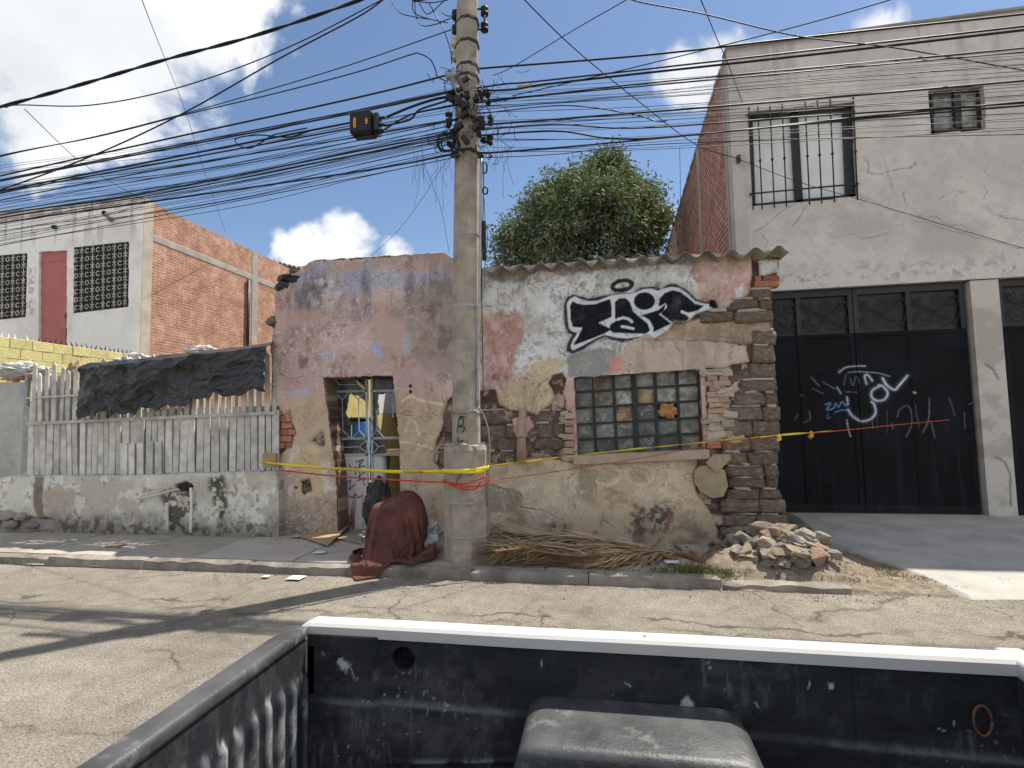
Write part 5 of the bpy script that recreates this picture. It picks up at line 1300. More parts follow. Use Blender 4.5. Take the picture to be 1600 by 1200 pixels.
# ------------------------------------------------------------------ tree behind the house
def tree():
    YT = 14.5
    base = at(935, 480, YT); T = empty('ash_tree', (base.x, YT, 0), 0, 'dense green tree rising behind the corrugated roof', 'tree')
    rs = np.random.default_rng(3)
    def pt(x, y, dy=0): p = at(x, y, YT); return np.array([p.x, YT+dy, p.z])
    k = np.linalg.norm(pt(900, 300)-pt(901, 300))
    lobes = [((938, 300), 50, 0), ((905, 330), 56, -.5), ((968, 335), 52, -.3), ((868, 325), 42, .3), ((1000, 345), 36, .2), ((935, 370), 75, -.7), ((845, 370), 45, -.2), ((1000, 385), 48, -.3), ((812, 385), 36, 0), ((795, 405), 26, .1), ((900, 400), 60, -.6), ((955, 262), 24, 0), ((885, 290), 26, 0), ((990, 290), 26, .1), ((845, 300), 22, .1), ((1024, 368), 20, 0), ((950, 246), 12, 0), ((862, 282), 12, 0), ((1008, 300), 14, 0), ((826, 330), 16, 0), ((786, 372), 12, 0), ((1034, 335), 12, 0), ((920, 272), 22, .1), ((940, 430), 80, 0), ((860, 430), 60, 0)]
    cl = []
    for (c, r, dy) in lobes:
        ctr = pt(935+(c[0]-935)*.95, 400+(c[1]-400)*.96, dy); R_ = r*k*.95; n = int(5+(r/8.0)**1.75)
        for i in range(n):
            d = rs.normal(size=3); d /= np.linalg.norm(d); cl.append((ctr+d*R_*rs.uniform(.72, 1.0)**1.0, d, R_))
    V = []; Fc = []
    cols = []
    for (p, d, R_) in cl:
        tone = rs.uniform(-.3, 1); m = int(rs.integers(90, 150)); cr = rs.uniform(.13, .27)
        q = p+rs.normal(size=(m, 3))*cr*np.array([1, 1, .8])
        for a in q:
            dirv = d*.5+rs.normal(size=3)*.6+np.array([0, 0, -.35]); dirv /= np.linalg.norm(dirv)
            sd = np.cross(dirv, rs.normal(size=3)); sd /= max(np.linalg.norm(sd), 1e-6)
            L_ = rs.uniform(.10, .19); w = L_*.16
            V += [a, a+dirv*L_*.5+sd*w, a+dirv*L_, a+dirv*L_*.5-sd*w]
            cols += [np.clip(tone*.6+rs.uniform(0, .5), 0, 1)]*4
    n = len(V)//4
    o = meshobj('crown', V, [(4*i, 4*i+1, 4*i+2, 4*i+3) for i in range(n)], M_leaf, T)
    ca = o.data.color_attributes.new('Col', 'FLOAT_COLOR', 'POINT'); cc = np.repeat(np.array(cols)[:, None], 4, 1); cc[:, 3] = 1
    ca.data.foreach_set('color', cc.astype(np.float32).ravel())
    tubes('trunk', [(spline([(base.x, YT, 0), (base.x+.1, YT, 1.6), (base.x-.05, YT, 3)], 6), .22, .14)], M_bark, T, 10)
    L_ = []
    for (c, r, dy) in lobes[:11]:
        e = pt(*c, dy); L_.append((spline([(base.x-.03, YT, 2.7), Vector((base.x, YT, 3.0)).lerp(Vector(e), .5)+Vector((0, 0, .2)), e], 6), .08, .02))
    tubes('limbs', L_, M_bark, T, 6)
tree()
# ------------------------------------------------------------------ utility pole
PY = 6.3; PX = at(728, 640, PY).x
POLE = empty('utility_pole', (PX, PY, ZW), 0, 'octagonal concrete utility pole on the kerb crowded with wire clamps', 'utility pole')
def octo(name, rows, mat_, parent, n=8, rot=math.pi/8):
    V = []; F = []
    for (z, r, dx) in rows:
        for k in range(n):
            a = rot+2*math.pi*k/n; V.append((PX+dx+r*math.cos(a), PY+r*math.sin(a), z))
    for i in range(len(rows)-1):
        for k in range(n): k2 = (k+1) % n; F.append((i*n+k, i*n+k2, (i+1)*n+k2, (i+1)*n+k))
    F.append(tuple(range(n))[::-1]); F.append(tuple((len(rows)-1)*n+k for k in range(n)))
    return meshobj(name, V, F, mat_, parent)
zc = at(727, 697, PY-.2).z
octo('shaft', [(zc-.1, .180, 0), (3.5, .172, .022), (5.5, .158, .062), (7.5, .144, .10), (9.6, .126, .14)], M_pole, POLE)
bmz = [(-.02, .295, 0), (.32, .292, 0), (.34, .286, 0), (zc-.05, .283, 0), (zc, .262, 0), (zc+.012, .16, 0)]
octo('collar', bmz, M_pole, POLE)
for k in range(22):
    a = random.uniform(0, 6.28); r = random.uniform(.19, .25); s = random.uniform(.02, .045)
    lump('mortar_lump', (PX+r*math.cos(a), PY+r*math.sin(a), zc+.01), (s*1.4, s*1.2, s*.7), M_pole, POLE, k, 1, .3)
def strap(z, r, w, m, name='strap'):
    dx = .0217*max(0, z-2.4); octo(name, [(z-w, r+.003, dx), (z+w, r+.003, dx)], m, POLE)
for (py, r) in ((362, .171), (475, .176), (533, .179)): z = at(728, py, PY-.17).z; strap(z, r-.004, .013, M_grey_metal)
for py in (703, 706, 709): z = at(728, py-60, PY-.17).z; strap(z-.0, .187-(py-703)*.0005, .007, M_grey_metal, 'tie_wire')
for py in (787, 841): z = at(728, py, PY-.28).z; strap(z, .2945, .012, M_conc)
# black marker tag on the shaft, faded print on the collar
M_mk = mat('faded_marker', (.04, .06, .065), .8, .3, 20, bd=0, rnd=0)
yf = PY-.172
strokes('marker_tag', [[(714, 676), (717, 655), (721, 650), (724, 662), (716, 666), (726, 668), (722, 676)], [(716, 655), (726, 650)], [(716, 682), (716, 690), (724, 688)]], yf, .007, M_mk, POLE, .004)
strokes('faded_print', [[(718, 748), (724, 735), (735, 742), (748, 735)], [(716, 745), (712, 760)]], PY-.283, .006, M_mk, POLE, .004)
# conduit on the right flank, bowed cable low down
def pp(x, y, dy=-.1): return at(x, y, PY+dy)
tubes('conduit', [(spline([pp(752, 240), pp(750, 400), pp(747, 560), pp(746, 635)], 6), .018)], M_grey_metal, POLE, 8)
tubes('bowed_cable', [(spline([pp(747, 635), pp(757, 652), pp(764, 680), pp(765, 720), pp(762, 790)], 6), .010)], M_grey_metal, POLE, 6)
tubes('riser_cable', [(spline([pp(756, 250), pp(755, 330), pp(752, 395), pp(755, 610), pp(752, 630)], 6), .006)], M_black, POLE, 5)
tubes('wire_tail', [(spline([pp(745, 641, -.2), pp(725, 646, -.22), pp(709, 643, -.2)], 5), .007), (spline([pp(740, 640, -.2), pp(750, 645, -.2), pp(760, 636, -.2)], 5), .006)], M_grey_metal, POLE, 5)
# racks of spool insulators
def spool(px, py, dy=0, s=1.0, m=None):
    p = at(px, py, PY+dy)
    lathe('spool_insulator', [(.035*s, -.06*s), (.055*s, -.05*s), (.055*s, -.02*s), (.03*s, 0), (.055*s, .02*s), (.055*s, .05*s), (.035*s, .06*s)], m or M_black, POLE, 12, loc=tuple(p))
for (x, y) in ((712, 24), (712, 47), (757, 18), (757, 43)): spool(x, y, 0, .95)
M_porc = mat('pale_porcelain', (.45, .42, .36), .5, .2, 8, bd=0)
for (x, y) in ((711, 66), (712, 88)): spool(x, y, 0, 1.1, M_porc)
for (x0, y0, x1, y1) in ((712, 16, 712, 55), (757, 10, 757, 50), (712, 58, 712, 98)):
    tubes('insulator_rack', [([pp(x0, y0, 0), pp(x1, y1, 0)], .012), ([pp(x0, y0+4, 0), pp((x0+735)/2, y0+4, 0)], .012), ([pp(x1, y1-4, 0), pp((x1+735)/2, y1-4, 0)], .012)], M_blkmetal, POLE, 6)
tubes('support_arm', [([pp(707, 122, -.2), pp(727, 166, -.2)], .045), ([pp(698, 118, -.2), pp(714, 116, -.2)], .06)], M_grey_metal, POLE, 10)
for (y, r) in ((22, .148), (58, .15), (95, .151), (112, .153), (180, .157), (232, .159)): strap(at(738, y, PY-.15).z, r+.004, .018, M_blkmetal, 'band_clamp')
rr = random.Random(4)
for k in range(64):   # black clamps, splices and fittings crowded round the shaft
    y = rr.choice([rr.uniform(140, 165), rr.uniform(172, 215), rr.uniform(215, 248), rr.uniform(120, 250)]); x = 735+rr.choice([-1, 1])*rr.uniform(4, 34)
    p = pp(x, y, rr.uniform(-.26, -.14) if abs(x-735) < 20 else rr.uniform(-.2, .1)); s = rr.uniform(.03, .065)
    bm = bmesh.new(); bbox(bm, -s*.6, s*.6, -s*.5, s*.5, -s, s, s*.3, 2)
    bmesh.ops.rotate(bm, verts=bm.verts, cent=(0, 0, 0), matrix=Matrix.Rotation(rr.uniform(-1.4, 1.4), 3, 'Y') @ Matrix.Rotation(rr.uniform(-.6, .6), 3, 'X'))
    bmesh.ops.translate(bm, verts=bm.verts, vec=p); bmobj('clamp', bm, rr.choice([M_black, M_black, M_blkmetal]), POLE)
def ring(cx, cy, rx, ry, dy, turns, r, jit=.0):
    P = []
    for k in range(int(14*turns)+1):
        a = 2*math.pi*k/14; P.append(pp(cx+rx*math.cos(a)*(1+jit*math.sin(k*.7)), cy+ry*math.sin(a)*(1+jit*math.cos(k*.9)), dy+.01*math.sin(k)))
    return (P, r)
tubes('coiled_cable', [ring(697, 222, 13, 17, -.2, 4, .010, .12), ring(703, 226, 15, 12, -.24, 3, .008, .15)], M_black, POLE, 5)
tubes('coiled_cable', [ring(757, 262, 4, 10, -.05, 3, .009, .1)], M_black, POLE, 5)
tubes('coiled_cable', [ring(758, 298, 4, 6, -.05, 3, .009, .1)], M_black, POLE, 5)
L_ = []
for k in range(130):   # loose ends and jumper loops
    x = 735+rr.gauss(0, 30); y = rr.uniform(110, 245); dx = rr.gauss(0, 22); dy_ = rr.uniform(-20, 32)
    L_.append((spline([pp(x, y, rr.uniform(-.3, .1)), pp(x+dx*.5+rr.uniform(-8, 8), y+dy_*.5+rr.uniform(0, 14), rr.uniform(-.3, .1)), pp(x+dx, y+dy_, rr.uniform(-.3, .1))], 5), rr.uniform(.0025, .005)))
for k in range(26):
    x = rr.choice([rr.uniform(640, 705), rr.uniform(752, 800)]); y = rr.uniform(205, 250); l = rr.uniform(20, 85)
    L_.append((spline([pp(x, y, 0), pp(x+rr.uniform(-6, 6), y+l*.5, 0), pp(x+rr.uniform(-8, 8), y+l, 0)], 5), .0022))
t_ = tubes('wire_tangle', L_, M_black, POLE, 4)
L_ = []
for l in ([(648, 0), (650, 25), (660, 40), (680, 38), (700, 30), (712, 26)], [(646, 2), (675, 4), (700, 0)], [(655, 5), (668, 22), (690, 5), (700, -5)], [(645, -4), (646, 18), (665, 28), (700, 36)], [(612, 4), (625, 20), (645, 26), (670, 30)], [(670, 5), (690, 40), (703, 75), (706, 100)], [(690, 20), (700, 25), (712, 24)]):
    L_.append((spline([pp(x, y, -.05) for (x, y) in l], 6), .0065))
tubes('jumper_loops', L_, M_black, POLE, 5)
p = at(711, 68, PY); o = boxobj('cross_arm', at(645, 2, PY).x, PX-.1, PY-.03, PY+.03, at(645, 1, PY).z-.0, at(645, 1, PY).z+.06, M_blkmetal, POLE)
boxobj('transformer_fuse', at(752, 330, PY+.2).x, at(757, 330, PY+.2).x, PY+.2, PY+.28, at(752, 405, PY+.2).z, at(752, 345, PY+.2).z, M_blkmetal, POLE)
# junction box hung in the cables
JB = empty('junction_box', at(570, 212, 6.15), 0, 'black splice box with orange labels hanging on the cables left of the pole', 'junction box')
a = at(551, 181, 6.15); b = at(584, 210, 6.15)
bm = bmesh.new(); bbox(bm, a.x, b.x, 6.05, 6.28, b.z, a.z, .025, 3); bmobj('case', bm, M_black, JB)
bm = bmesh.new(); bbox(bm, at(585, 180, 6.15).x, at(593, 180, 6.15).x, 6.1, 6.24, b.z+.03, a.z-.02, .015, 2); bmobj('lid', bm, M_blkmetal, JB)
for (x0, y0, x1, y1) in ((552, 184, 556, 199), (571, 185, 574, 193)):
    p0 = at(x0, y0, 6.045); p1 = at(x1, y1, 6.045); s_ = boxobj('sticker', p0.x, p1.x, 6.043, 6.049, p1.z, p0.z, M_orange, JB)
    n = 4 if x0 < 560 else 2
    for i in range(n):
        z0 = p0.z+(p1.z-p0.z)*(i+.35)/n; z1 = p0.z+(p1.z-p0.z)*(i+.6)/n; boxobj('print', p0.x+.008, p1.x-.008, 6.040, 6.0428, z1, z0, M_text, s_)
tubes('cable_gland', [([at(588, 205, 6.15), at(598, 204, 6.1)], .02), ([at(590, 195, 6.15), at(604, 196, 6.12)], .018), ([at(589, 186, 6.15), at(602, 183, 6.12)], .018), ([at(580, 211, 6.15), at(594, 213, 6.1)], .012)], M_black, JB, 8)

# ------------------------------------------------------------------ wires: each one a thing
def wire(pts, r, label, group=None, Y0=6.2, Y1=6.2, name='cable', twist=False, mat_=None):
    n = len(pts); x0 = pts[0][0]; x1 = pts[-1][0]
    P = []
    for (x, y) in pts:
        t = (x-x0)/(x1-x0) if abs(x1-x0) > 1 else (y-pts[0][1])/(pts[-1][1]-pts[0][1])
        P.append(at(x, y, Y0+(Y1-Y0)*t))
    P = spline(P, 14 if n > 2 else 10)
    if n == 2:  # natural sag between two given points
        L = (P[-1]-P[0]).length
        for i, p in enumerate(P): u = i/(len(P)-1); p.z -= .010*L*4*u*(1-u)
    if twist:
        Q = spline(P[::3]+[P[-1]], 8); A = []; B = []
        for i, p in enumerate(Q):
            a = i*.2; A.append(p+Vector((0, math.cos(a), math.sin(a)))*r*.8); B.append(p-Vector((0, math.cos(a), math.sin(a)))*r*.8)
        o = tubes(name, [(A, r), (B, r)], mat_ or M_wire, None, 6)
    else: o = tubes(name, [(P, r)], mat_ or M_wire, None, 5)
    tag(o, label, 'cable', group); return o
wire([(-160, 208), (0, 167), (130, 131), (259, 93), (400, 55), (560, 1), (640, -32)], .013, 'thick twisted cable crossing the big white cloud at upper left', None, 5.4, 6.2, twist=True)
wire([(8, 168), (30, 164), (133, 165), (240, 147), (350, 114), (470, 65), (600, -2)], .008, 'thin slack wire sagging below the thick twisted cable', None, 5.5, 6.2)
wire([(-150, 345), (0, 297), (150, 241), (290, 175), (441, 89), (560, 26), (606, -6)], .010, 'steep dark cable rising from left edge to the top centre', None, 5.2, 6.2)
wire([(-150, 290), (0, 245), (150, 213), (290, 177), (430, 137), (560, 97), (706, 46)], .007, 'thin wire ending at the second spool insulator left of the pole', None, 6.2, 6.2)
wire([(-150, 283), (0, 243), (150, 214), (290, 179), (430, 146), (560, 112), (640, 86), (655, 84), (672, 93), (680, 108), (684, 120), (700, 128)], .008, 'wavy cable that kinks downward just left of the pole', None, 6.2, 6.1)
wire([(-150, 312), (0, 275), (280, 213), (560, 152), (712, 114), (740, 108), (1000, 87), (1262, 58), (1600, 22), (1750, 5)], .013, 'long straight topmost street cable running behind the pole and along the cement parapet', None, 6.5, 6.5)
wire([(-150, 318), (0, 283), (280, 229), (560, 175), (705, 143)], .012, 'thick cable just above the splice box', None, 6.1, 6.1)
wire([(-150, 316), (0, 281), (280, 226), (560, 172), (640, 155), (712, 140)], .009, 'thinner cable lashed to the thick cable above the splice box', None, 6.15, 6.15)
wire([(-150, 335), (0, 299), (300, 240), (556, 190)], .014, 'heavy cable running into the top of the splice box from the left', None, 6.1, 6.14)
wire([(-150, 340), (0, 302), (300, 246), (556, 199)], .011, 'heavy cable running into the middle of the splice box from the left', None, 6.1, 6.14)
wire([(604, 183), (640, 168), (680, 155), (712, 150)], .017, 'thick cable from the top of the splice box to the pole', None, 6.12, 6.15)
wire([(604, 196), (640, 187), (655, 172), (690, 160), (715, 152)], .013, 'looping cable from the middle of the splice box to the pole', None, 6.12, 6.1)
wire([(598, 204), (640, 180), (690, 168), (715, 163)], .011, 'cable from the bottom of the splice box to the pole', None, 6.1, 6.1)
wire([(490, 203), (450, 214), (405, 211), (370, 216), (372, 226), (392, 231), (425, 212), (440, 208), (480, 200)], .009, 'slack cable loop tied under the cables left of the splice box', None, 6.1, 6.11)
wire([(-150, 350), (0, 313), (300, 256), (560, 214), (712, 186)], .009, 'medium cable passing just under the splice box', None, 6.15, 6.15)
wire([(-150, 372), (0, 336), (224, 302), (560, 236), (715, 206)], .012, 'thick cable reaching the pole at the coil, upper of the pair', None, 6.1, 6.1)
wire([(-150, 376), (0, 341), (224, 307), (560, 242), (715, 212)], .009, 'thick cable reaching the pole at the coil, lower of the pair', None, 6.12, 6.1)
wire([(-150, 384), (0, 349), (224, 317), (560, 268), (715, 240)], .012, 'lowest thick cable left of the pole', None, 6.1, 6.1)
wire([(-150, 420), (0, 384), (224, 342), (560, 277), (720, 244)], .006, 'lowest thin wire left of the pole, under the lowest thick cable', None, 6.1, 6.1)
rr = random.Random(9)
for k in range(16):
    ya = rr.uniform(250, 345); yb = 130+(ya-250)*1.1+rr.uniform(-18, 18)
    wire([(-150, ya+rr.uniform(25, 50)), (0, ya), (300, ya+(yb-ya)*.42+rr.uniform(4, 16)), (560, ya+(yb-ya)*.78+rr.uniform(0, 8)), (716, yb)], rr.choice([.0024, .003, .0038]), 'hair-thin strand woven through the cable bundle left of the pole', 'hair-thin strands left of the pole', 6.0+rr.uniform(-.2, .5), 6.15)
for k in range(12):
    ya = rr.uniform(140, 246); yb = 70+(ya-140)*1.1+rr.uniform(-25, 25)
    wire([(745, ya), (1000, ya*.62+yb*.38+rr.uniform(2, 14)), (1300, ya*.3+yb*.7+rr.uniform(0, 6)), (1600, yb), (1750, yb-12)], rr.choice([.0022, .0028, .0035]), 'hair-thin strand woven through the cable bundle right of the pole', 'hair-thin strands right of the pole', 6.15, 6.0+rr.uniform(-.3, .4))
ORD = 'topmost second third fourth fifth sixth seventh eighth ninth tenth eleventh twelfth thirteenth fourteenth fifteenth sixteenth lowest'.split()
for k in range(17):
    ya = 318+k*3.9+rr.uniform(-1.6, 1.6); yb = 186+k*3.4+rr.uniform(-5, 5); m = (ya+yb)/2+rr.uniform(3, 14)
    wire([(-150, ya+32), (0, ya), (355, m), (560, yb+(ya-yb)*.22+4), (716, yb)], rr.choice([.0028, .0035, .004, .005]), ORD[k]+' thin wire from the top of the loose bundle left of the pole', 'thin wires left of the pole', 6.0+rr.uniform(-.1, .4), 6.15)
# drops on the left
wire([(38, 170), (122, 250), (180, 288), (222, 312)], .006, 'thin drop wire slanting down to the corner of the brick house', None, 5.6, 11.0)
wire([(215, -30), (222, 0), (258, 93), (290, 175), (320, 270), (352, 362)], .005, 'single thin wire falling steeply across the left of the sky', None, 4.2, 13.5)
wire([(-40, 350), (0, 360), (60, 352), (150, 340), (224, 322)], .005, 'sagging thin wire in front of the white house parapet', None, 8, 9)
wire([(-40, 385), (60, 362), (166, 335), (300, 300), (715, 215)], .005, 'thin wire from the white house insulator to the pole', None, 10.9, 6.2)
wire([(580, 400), (620, 362), (660, 310), (690, 262), (715, 236)], .003, 'hair-thin wire rising from the pink parapet to the pole', None, 7.6, 6.2)
wire([(662, 255), (676, 290), (690, 330), (702, 395)], .003, 'hair-thin wire dropping to the parapet beside the pole', None, 6.2, 7.5)
# right of the pole
wire([(742, 138), (790, 131), (830, 128), (1000, 109), (1300, 75), (1600, 41), (1750, 24)], .011, 'thick cable right of the pole, second from the top', None, 6.1, 6.0)
wire([(742, 142), (800, 140), (850, 132), (1000, 115), (1300, 82), (1600, 47), (1750, 30)], .013, 'thick cable right of the pole carrying a pale splice sleeve', None, 6.1, 6.0)
p0 = pp(812, 137, -.2); tubes_ = tubes('splice_sleeve', [([at(808, 136.5, 6.09), at(832, 132.5, 6.09)], .020)], M_card, None, 8); tag(tubes_, 'pale splice sleeve on the thick cable just right of the pole', 'splice')
wire([(742, 158), (860, 147), (1000, 131), (1300, 103), (1600, 75), (1750, 60)], .009, 'medium cable over the top of the barred window', None, 6.1, 6.0)
wire([(742, 161), (870, 147), (1000, 135), (1300, 108), (1600, 81), (1750, 66)], .008, 'medium cable paired just under the one over the barred window top', None, 6.12, 6.0)
wire([(742, 172), (1000, 149), (1300, 124), (1600, 101), (1750, 90)], .005, 'thin wire level with the head of the small upstairs window', None, 6.1, 6.0)
wire([(745, 196), (1000, 176), (1300, 152), (1600, 126), (1750, 112)], .012, 'thick cable crossing the top rail of the barred window', None, 6.1, 6.0)
wire([(745, 178), (880, 165), (985, 178), (1028, 190), (1045, 187)], .007, 'cable that ends in a curled tail in front of the tree sky', None, 6.1, 6.1)
wire([(745, 203), (870, 195), (1000, 200), (1260, 182), (1600, 161), (1750, 150)], .009, 'medium cable across the middle of the barred window', None, 6.1, 6.0)
wire([(745, 212), (870, 205), (1000, 217), (1338, 184), (1600, 159), (1750, 146)], .011, 'shiny thick cable sloping across the barred window panes', None, 6.12, 6.0)
wire([(745, 240), (880, 230), (1000, 219), (1300, 190), (1600, 165), (1750, 150)], .010, 'lowest thick cable right of the pole', None, 6.1, 6.0)
wire([(745, 247), (870, 241), (1000, 227), (1300, 216), (1600, 210), (1750, 206)], .005, 'lowest thin wire right of the pole', None, 6.1, 6.0)
for k in range(13):
    ya = 150+k*7.2+rr.uniform(-4, 4); yb = 92+k*9.5+rr.uniform(-4, 4)
    wire([(745, ya), (1000, ya*.62+yb*.38+rr.uniform(4, 16)), (1300, ya*.3+yb*.7+rr.uniform(0, 6)), (1600, yb), (1750, yb-12)], rr.choice([.0026, .003, .004]), ORD[k]+' thin wire from the top of the loose bundle over the cement house', 'thin wires right of the pole', 6.15, 6.0+rr.uniform(-.2, .3))
wire([(800, -25), (822, 2), (900, 78), (1000, 160), (1088, 226), (1154, 248)], .007, 'dark drop cable slanting from the top to the cement house corner', None, 5.0, YR-.1)
wire([(1154, 249), (1250, 285), (1345, 312), (1470, 350), (1600, 388)], .005, 'thin cable strung along the cement wall below the windows', None, YR-.1, YR-.06)
wire([(1010, -20), (975, 2), (900, 45), (800, 105), (770, 118)], .005, 'thin wire slanting down from the top to the right side of the pole', None, 5.0, 6.2)
wire([(960, -12), (1000, 3), (1100, 22), (1250, 57), (1400, 75), (1600, 110)], .007, 'sagging cable crossing the others at upper right', None, 5.0, 6.4)
wire([(1080, -30), (1096, 2), (1120, 60), (1136, 96), (1160, 160)], .006, 'thin wire falling steeply past the corner of the cement house', None, 4.6, YR-.08)
wire([(1450, -22), (1380, 3), (1220, 48), (1000, 103), (800, 150)], .006, 'thin wire slanting from the top right corner down to the pole', None, 5.4, 6.2)
wire([(1062, 228), (1063, 300), (1062, 372)], .003, 'hair-thin wire hanging straight down beside the tree', None, 6.2, 6.2)
wire([(757, 310), (758, 345), (762, 372), (757, 420)], .004, 'short dangling wire end under the coils right of the pole', None, 6.2, 6.3)

# ------------------------------------------------------------------ barrier tape and cord
def ribbon(name, pts, w, mat_, twist=0.0, parent=None, tilt=.15, wob=.25):
    P = spline(pts, 12); V = []; F = []
    for i, p in enumerate(P):
        t = (P[min(i+1, len(P)-1)]-P[max(i-1, 0)]).normalized(); u = Vector((0, 0, 1)); a = tilt+twist*i/len(P)*6.28+wob*math.sin(i*.33)+wob*.6*math.sin(i*.81+1)
        n = t.cross(u).normalized(); d = (u*math.cos(a)+n*math.sin(a))*w/2
        V += [p-d, p+d]
    for i in range(len(P)-1): F.append((2*i, 2*i+2, 2*i+3, 2*i+1))
    o = meshobj(name, V, F, mat_, parent, True); o.modifiers.new('thick', 'SOLIDIFY').thickness = .0012; return o
TP = empty('barrier_tape', at(735, 745, 5.99), 0, 'yellow barrier tape stretched from the fence past the pole to the house corner', 'tape')
f5 = PY-.31
ribbon('tape_run', [at(405, 722, 7.1), at(450, 726.5, 6.95), at(520, 732, 6.8), at(620, 737, 6.4), at(695, 737, f5)], .042, M_tapey, 0, TP)
ribbon('tape_wrap', [at(690, 736, f5), at(715, 736, f5-.005), at(740, 735, f5-.005), at(764, 730, f5+.05)], .05, M_tapey, 0, TP, .05)
ribbon('tape_wrap', [at(700, 738, f5-.004), at(730, 738, f5-.01), at(756, 737, f5-.004)], .036, M_tapey, 0, TP, .1)
ribbon('tape_run', [at(760, 729, f5+.05), at(830, 720, 6.3), at(890, 713, 6.55), at(1000, 701, 6.8), at(1110, 690, 7.0), at(1216, 680, 7.12), at(1300, 673, 7.8)], .028, M_tapey, .3, TP, .3, .6)
for (x, y, m) in ((1217, 684, M_tapey), (1267, 680, M_orange)):
    p = at(x, y, 7.12 if x < 1250 else 7.5); lump('tape_knot', p, (.028, .02, .045), m, TP, x, 3, .6)
def text(body, loc, size, ang, parent, mat_):
    cu = bpy.data.curves.new('t', 'FONT'); cu.body = body; cu.size = size; cu.align_x = 'CENTER'; cu.align_y = 'CENTER'; cu.extrude = .0004; cu.resolution_u = 2
    o = bpy.data.objects.new('t', cu); COL.objects.link(o)
    bpy.context.view_layer.update(); me = bpy.data.meshes.new_from_object(o.evaluated_get(bpy.context.evaluated_depsgraph_get()))
    bpy.data.objects.remove(o, do_unlink=True)
    me.materials.clear(); me.materials.append(mat_); me.name = 'lettering'
    q = link('lettering', me); q.location = loc; q.rotation_euler = (math.pi/2, ang, 0); local(parent, q)
    q.rotation_euler = (math.pi/2, ang, 0); return q
text('PRECAUCION', at(547, 733.6, 6.62), .042, .03, TP, M_text); text('PRECAUCION', at(645, 737.6, 6.18), .042, .02, TP, M_text); text('PRECAUCION', at(812, 722, 6.2), .026, -.12, TP, M_text)
def cord(pts, r, label):
    o = tubes('red_cord', [(spline(pts, 10), r)], M_cordr, None, 6); tag(o, label, 'cord'); return o
cord([at(440, 735, 7.0), at(505, 742, 6.9), at(580, 748, 6.5), at(660, 752, 6.15), at(698, 754, f5-.01), at(725, 755, f5-.01), at(760, 745, f5+.02)], .011, 'red cord under the yellow tape, left of the pole')
cord([at(692, 750, f5-.01), at(712, 757, f5-.015), at(735, 760, f5-.02), at(757, 757, f5-.01), at(763, 742, f5+.05)], .013, 'red cord wrapped round the pole collar')
cord([at(700, 756, f5-.02), at(722, 764, f5-.025), at(742, 764, f5-.02), at(752, 752, f5-.02)], .011, 'red cord loop sagging on the pole collar')
cord([at(763, 752, f5+.05), at(860, 738, 6.6), at(1000, 716, 6.85), at(1120, 694, 7.0), at(1216, 683, 7.1)], .005, 'thin red cord from the pole past the window sill')
cord([at(1225, 680, 7.3), at(1300, 674, 7.8), at(1400, 664, 8.5), at(1484, 656, 9.25)], .008, 'red cord running across the black gate')
p = at(1150, 690, 7.02); o = lump('cord_knot', p, (.07, .02, .013), M_orange, None, 3, 3, .4); tag(o, 'orange knot on the tape beside the adobe blocks', 'knot')
# ------------------------------------------------------------------ rubble
from mathutils import noise as mnoise
def chunkmesh(seed, m, flat=.85):
    rr = random.Random(seed); bm = bmesh.new()
    for i in range(rr.choice([10, 12, 14])):
        d = Vector((rr.gauss(0, 1), rr.gauss(0, 1), rr.gauss(0, 1))).normalized()*rr.uniform(.8, 1.0); bm.verts.new((d.x*.62, d.y*.5, d.z*.5*flat))
    bmesh.ops.convex_hull(bm, input=bm.verts[:]); bmesh.ops.delete(bm, geom=[v for v in bm.verts if not v.link_faces], context='VERTS')
    bmesh.ops.bevel(bm, geom=bm.edges[:], offset=.02, segments=1, affect='EDGES')
    me = bpy.data.meshes.new('rubble_chunk'); bm.to_mesh(me); bm.free(); me.materials.append(m); return me
RK = [chunkmesh(k, m) for k, m in enumerate([M_rock]*7+[M_rockg]*4+[M_rockr]*2)]
rr = random.Random(21)
def mound(x, y):
    X = np.array(x); Y = np.array(y)
    z = .02+.05*float(fbm(X, Y, 2.2, 4, 9))
    z += .34*math.exp(-(((x-2.1)/.62)**2+((y-6.62)/.5)**2))*(.75+.5*float(fbm(X, Y, 4, 3, 2)))+.20*math.exp(-(((x-1.75)/.35)**2+((y-7.15)/.3)**2))
    if x < 1.42: z = ZW
    if y < 6.05: z *= .6
    return max(z, .02)
def chunk_at(x, y, s, me, label, grp=None, h=.6, lift=0):
    o = link('rubble_chunk', me); o.location = (x, y, mound(x, y)+s*h*.34+lift); o.scale = (s, s*rr.uniform(.7, .95), s*h*1.25)
    o.rotation_euler = (rr.uniform(-.3, .3), rr.uniform(-.35, .35), rr.uniform(0, 6.28)); tag(o, label, 'rubble', grp)
def rock(px, py, w, me, label, grp, h=.6, z=ZW):
    p = gnd(px, py, z); s = w*(p-Vector((0, 0, EYE))).length/FPX
    o = link('rubble_chunk', me); o.location = (p.x, p.y, z+s*h*.32); o.scale = (s, s*rr.uniform(.7, .95), s*h*1.2)
    o.rotation_euler = (rr.uniform(-.25, .25), rr.uniform(-.3, .3), rr.uniform(0, 6.28)); tag(o, label, 'rubble', grp)
def heap(px, py):     # where the line of sight of a photo pixel meets the heap
    d = ray(px, py); t = 4.0
    while t < 12:
        if EYE+d.z*t < mound(d.x*t, d.y*t): break
        t += .01
    return d.x*t, d.y*t, t*d.length
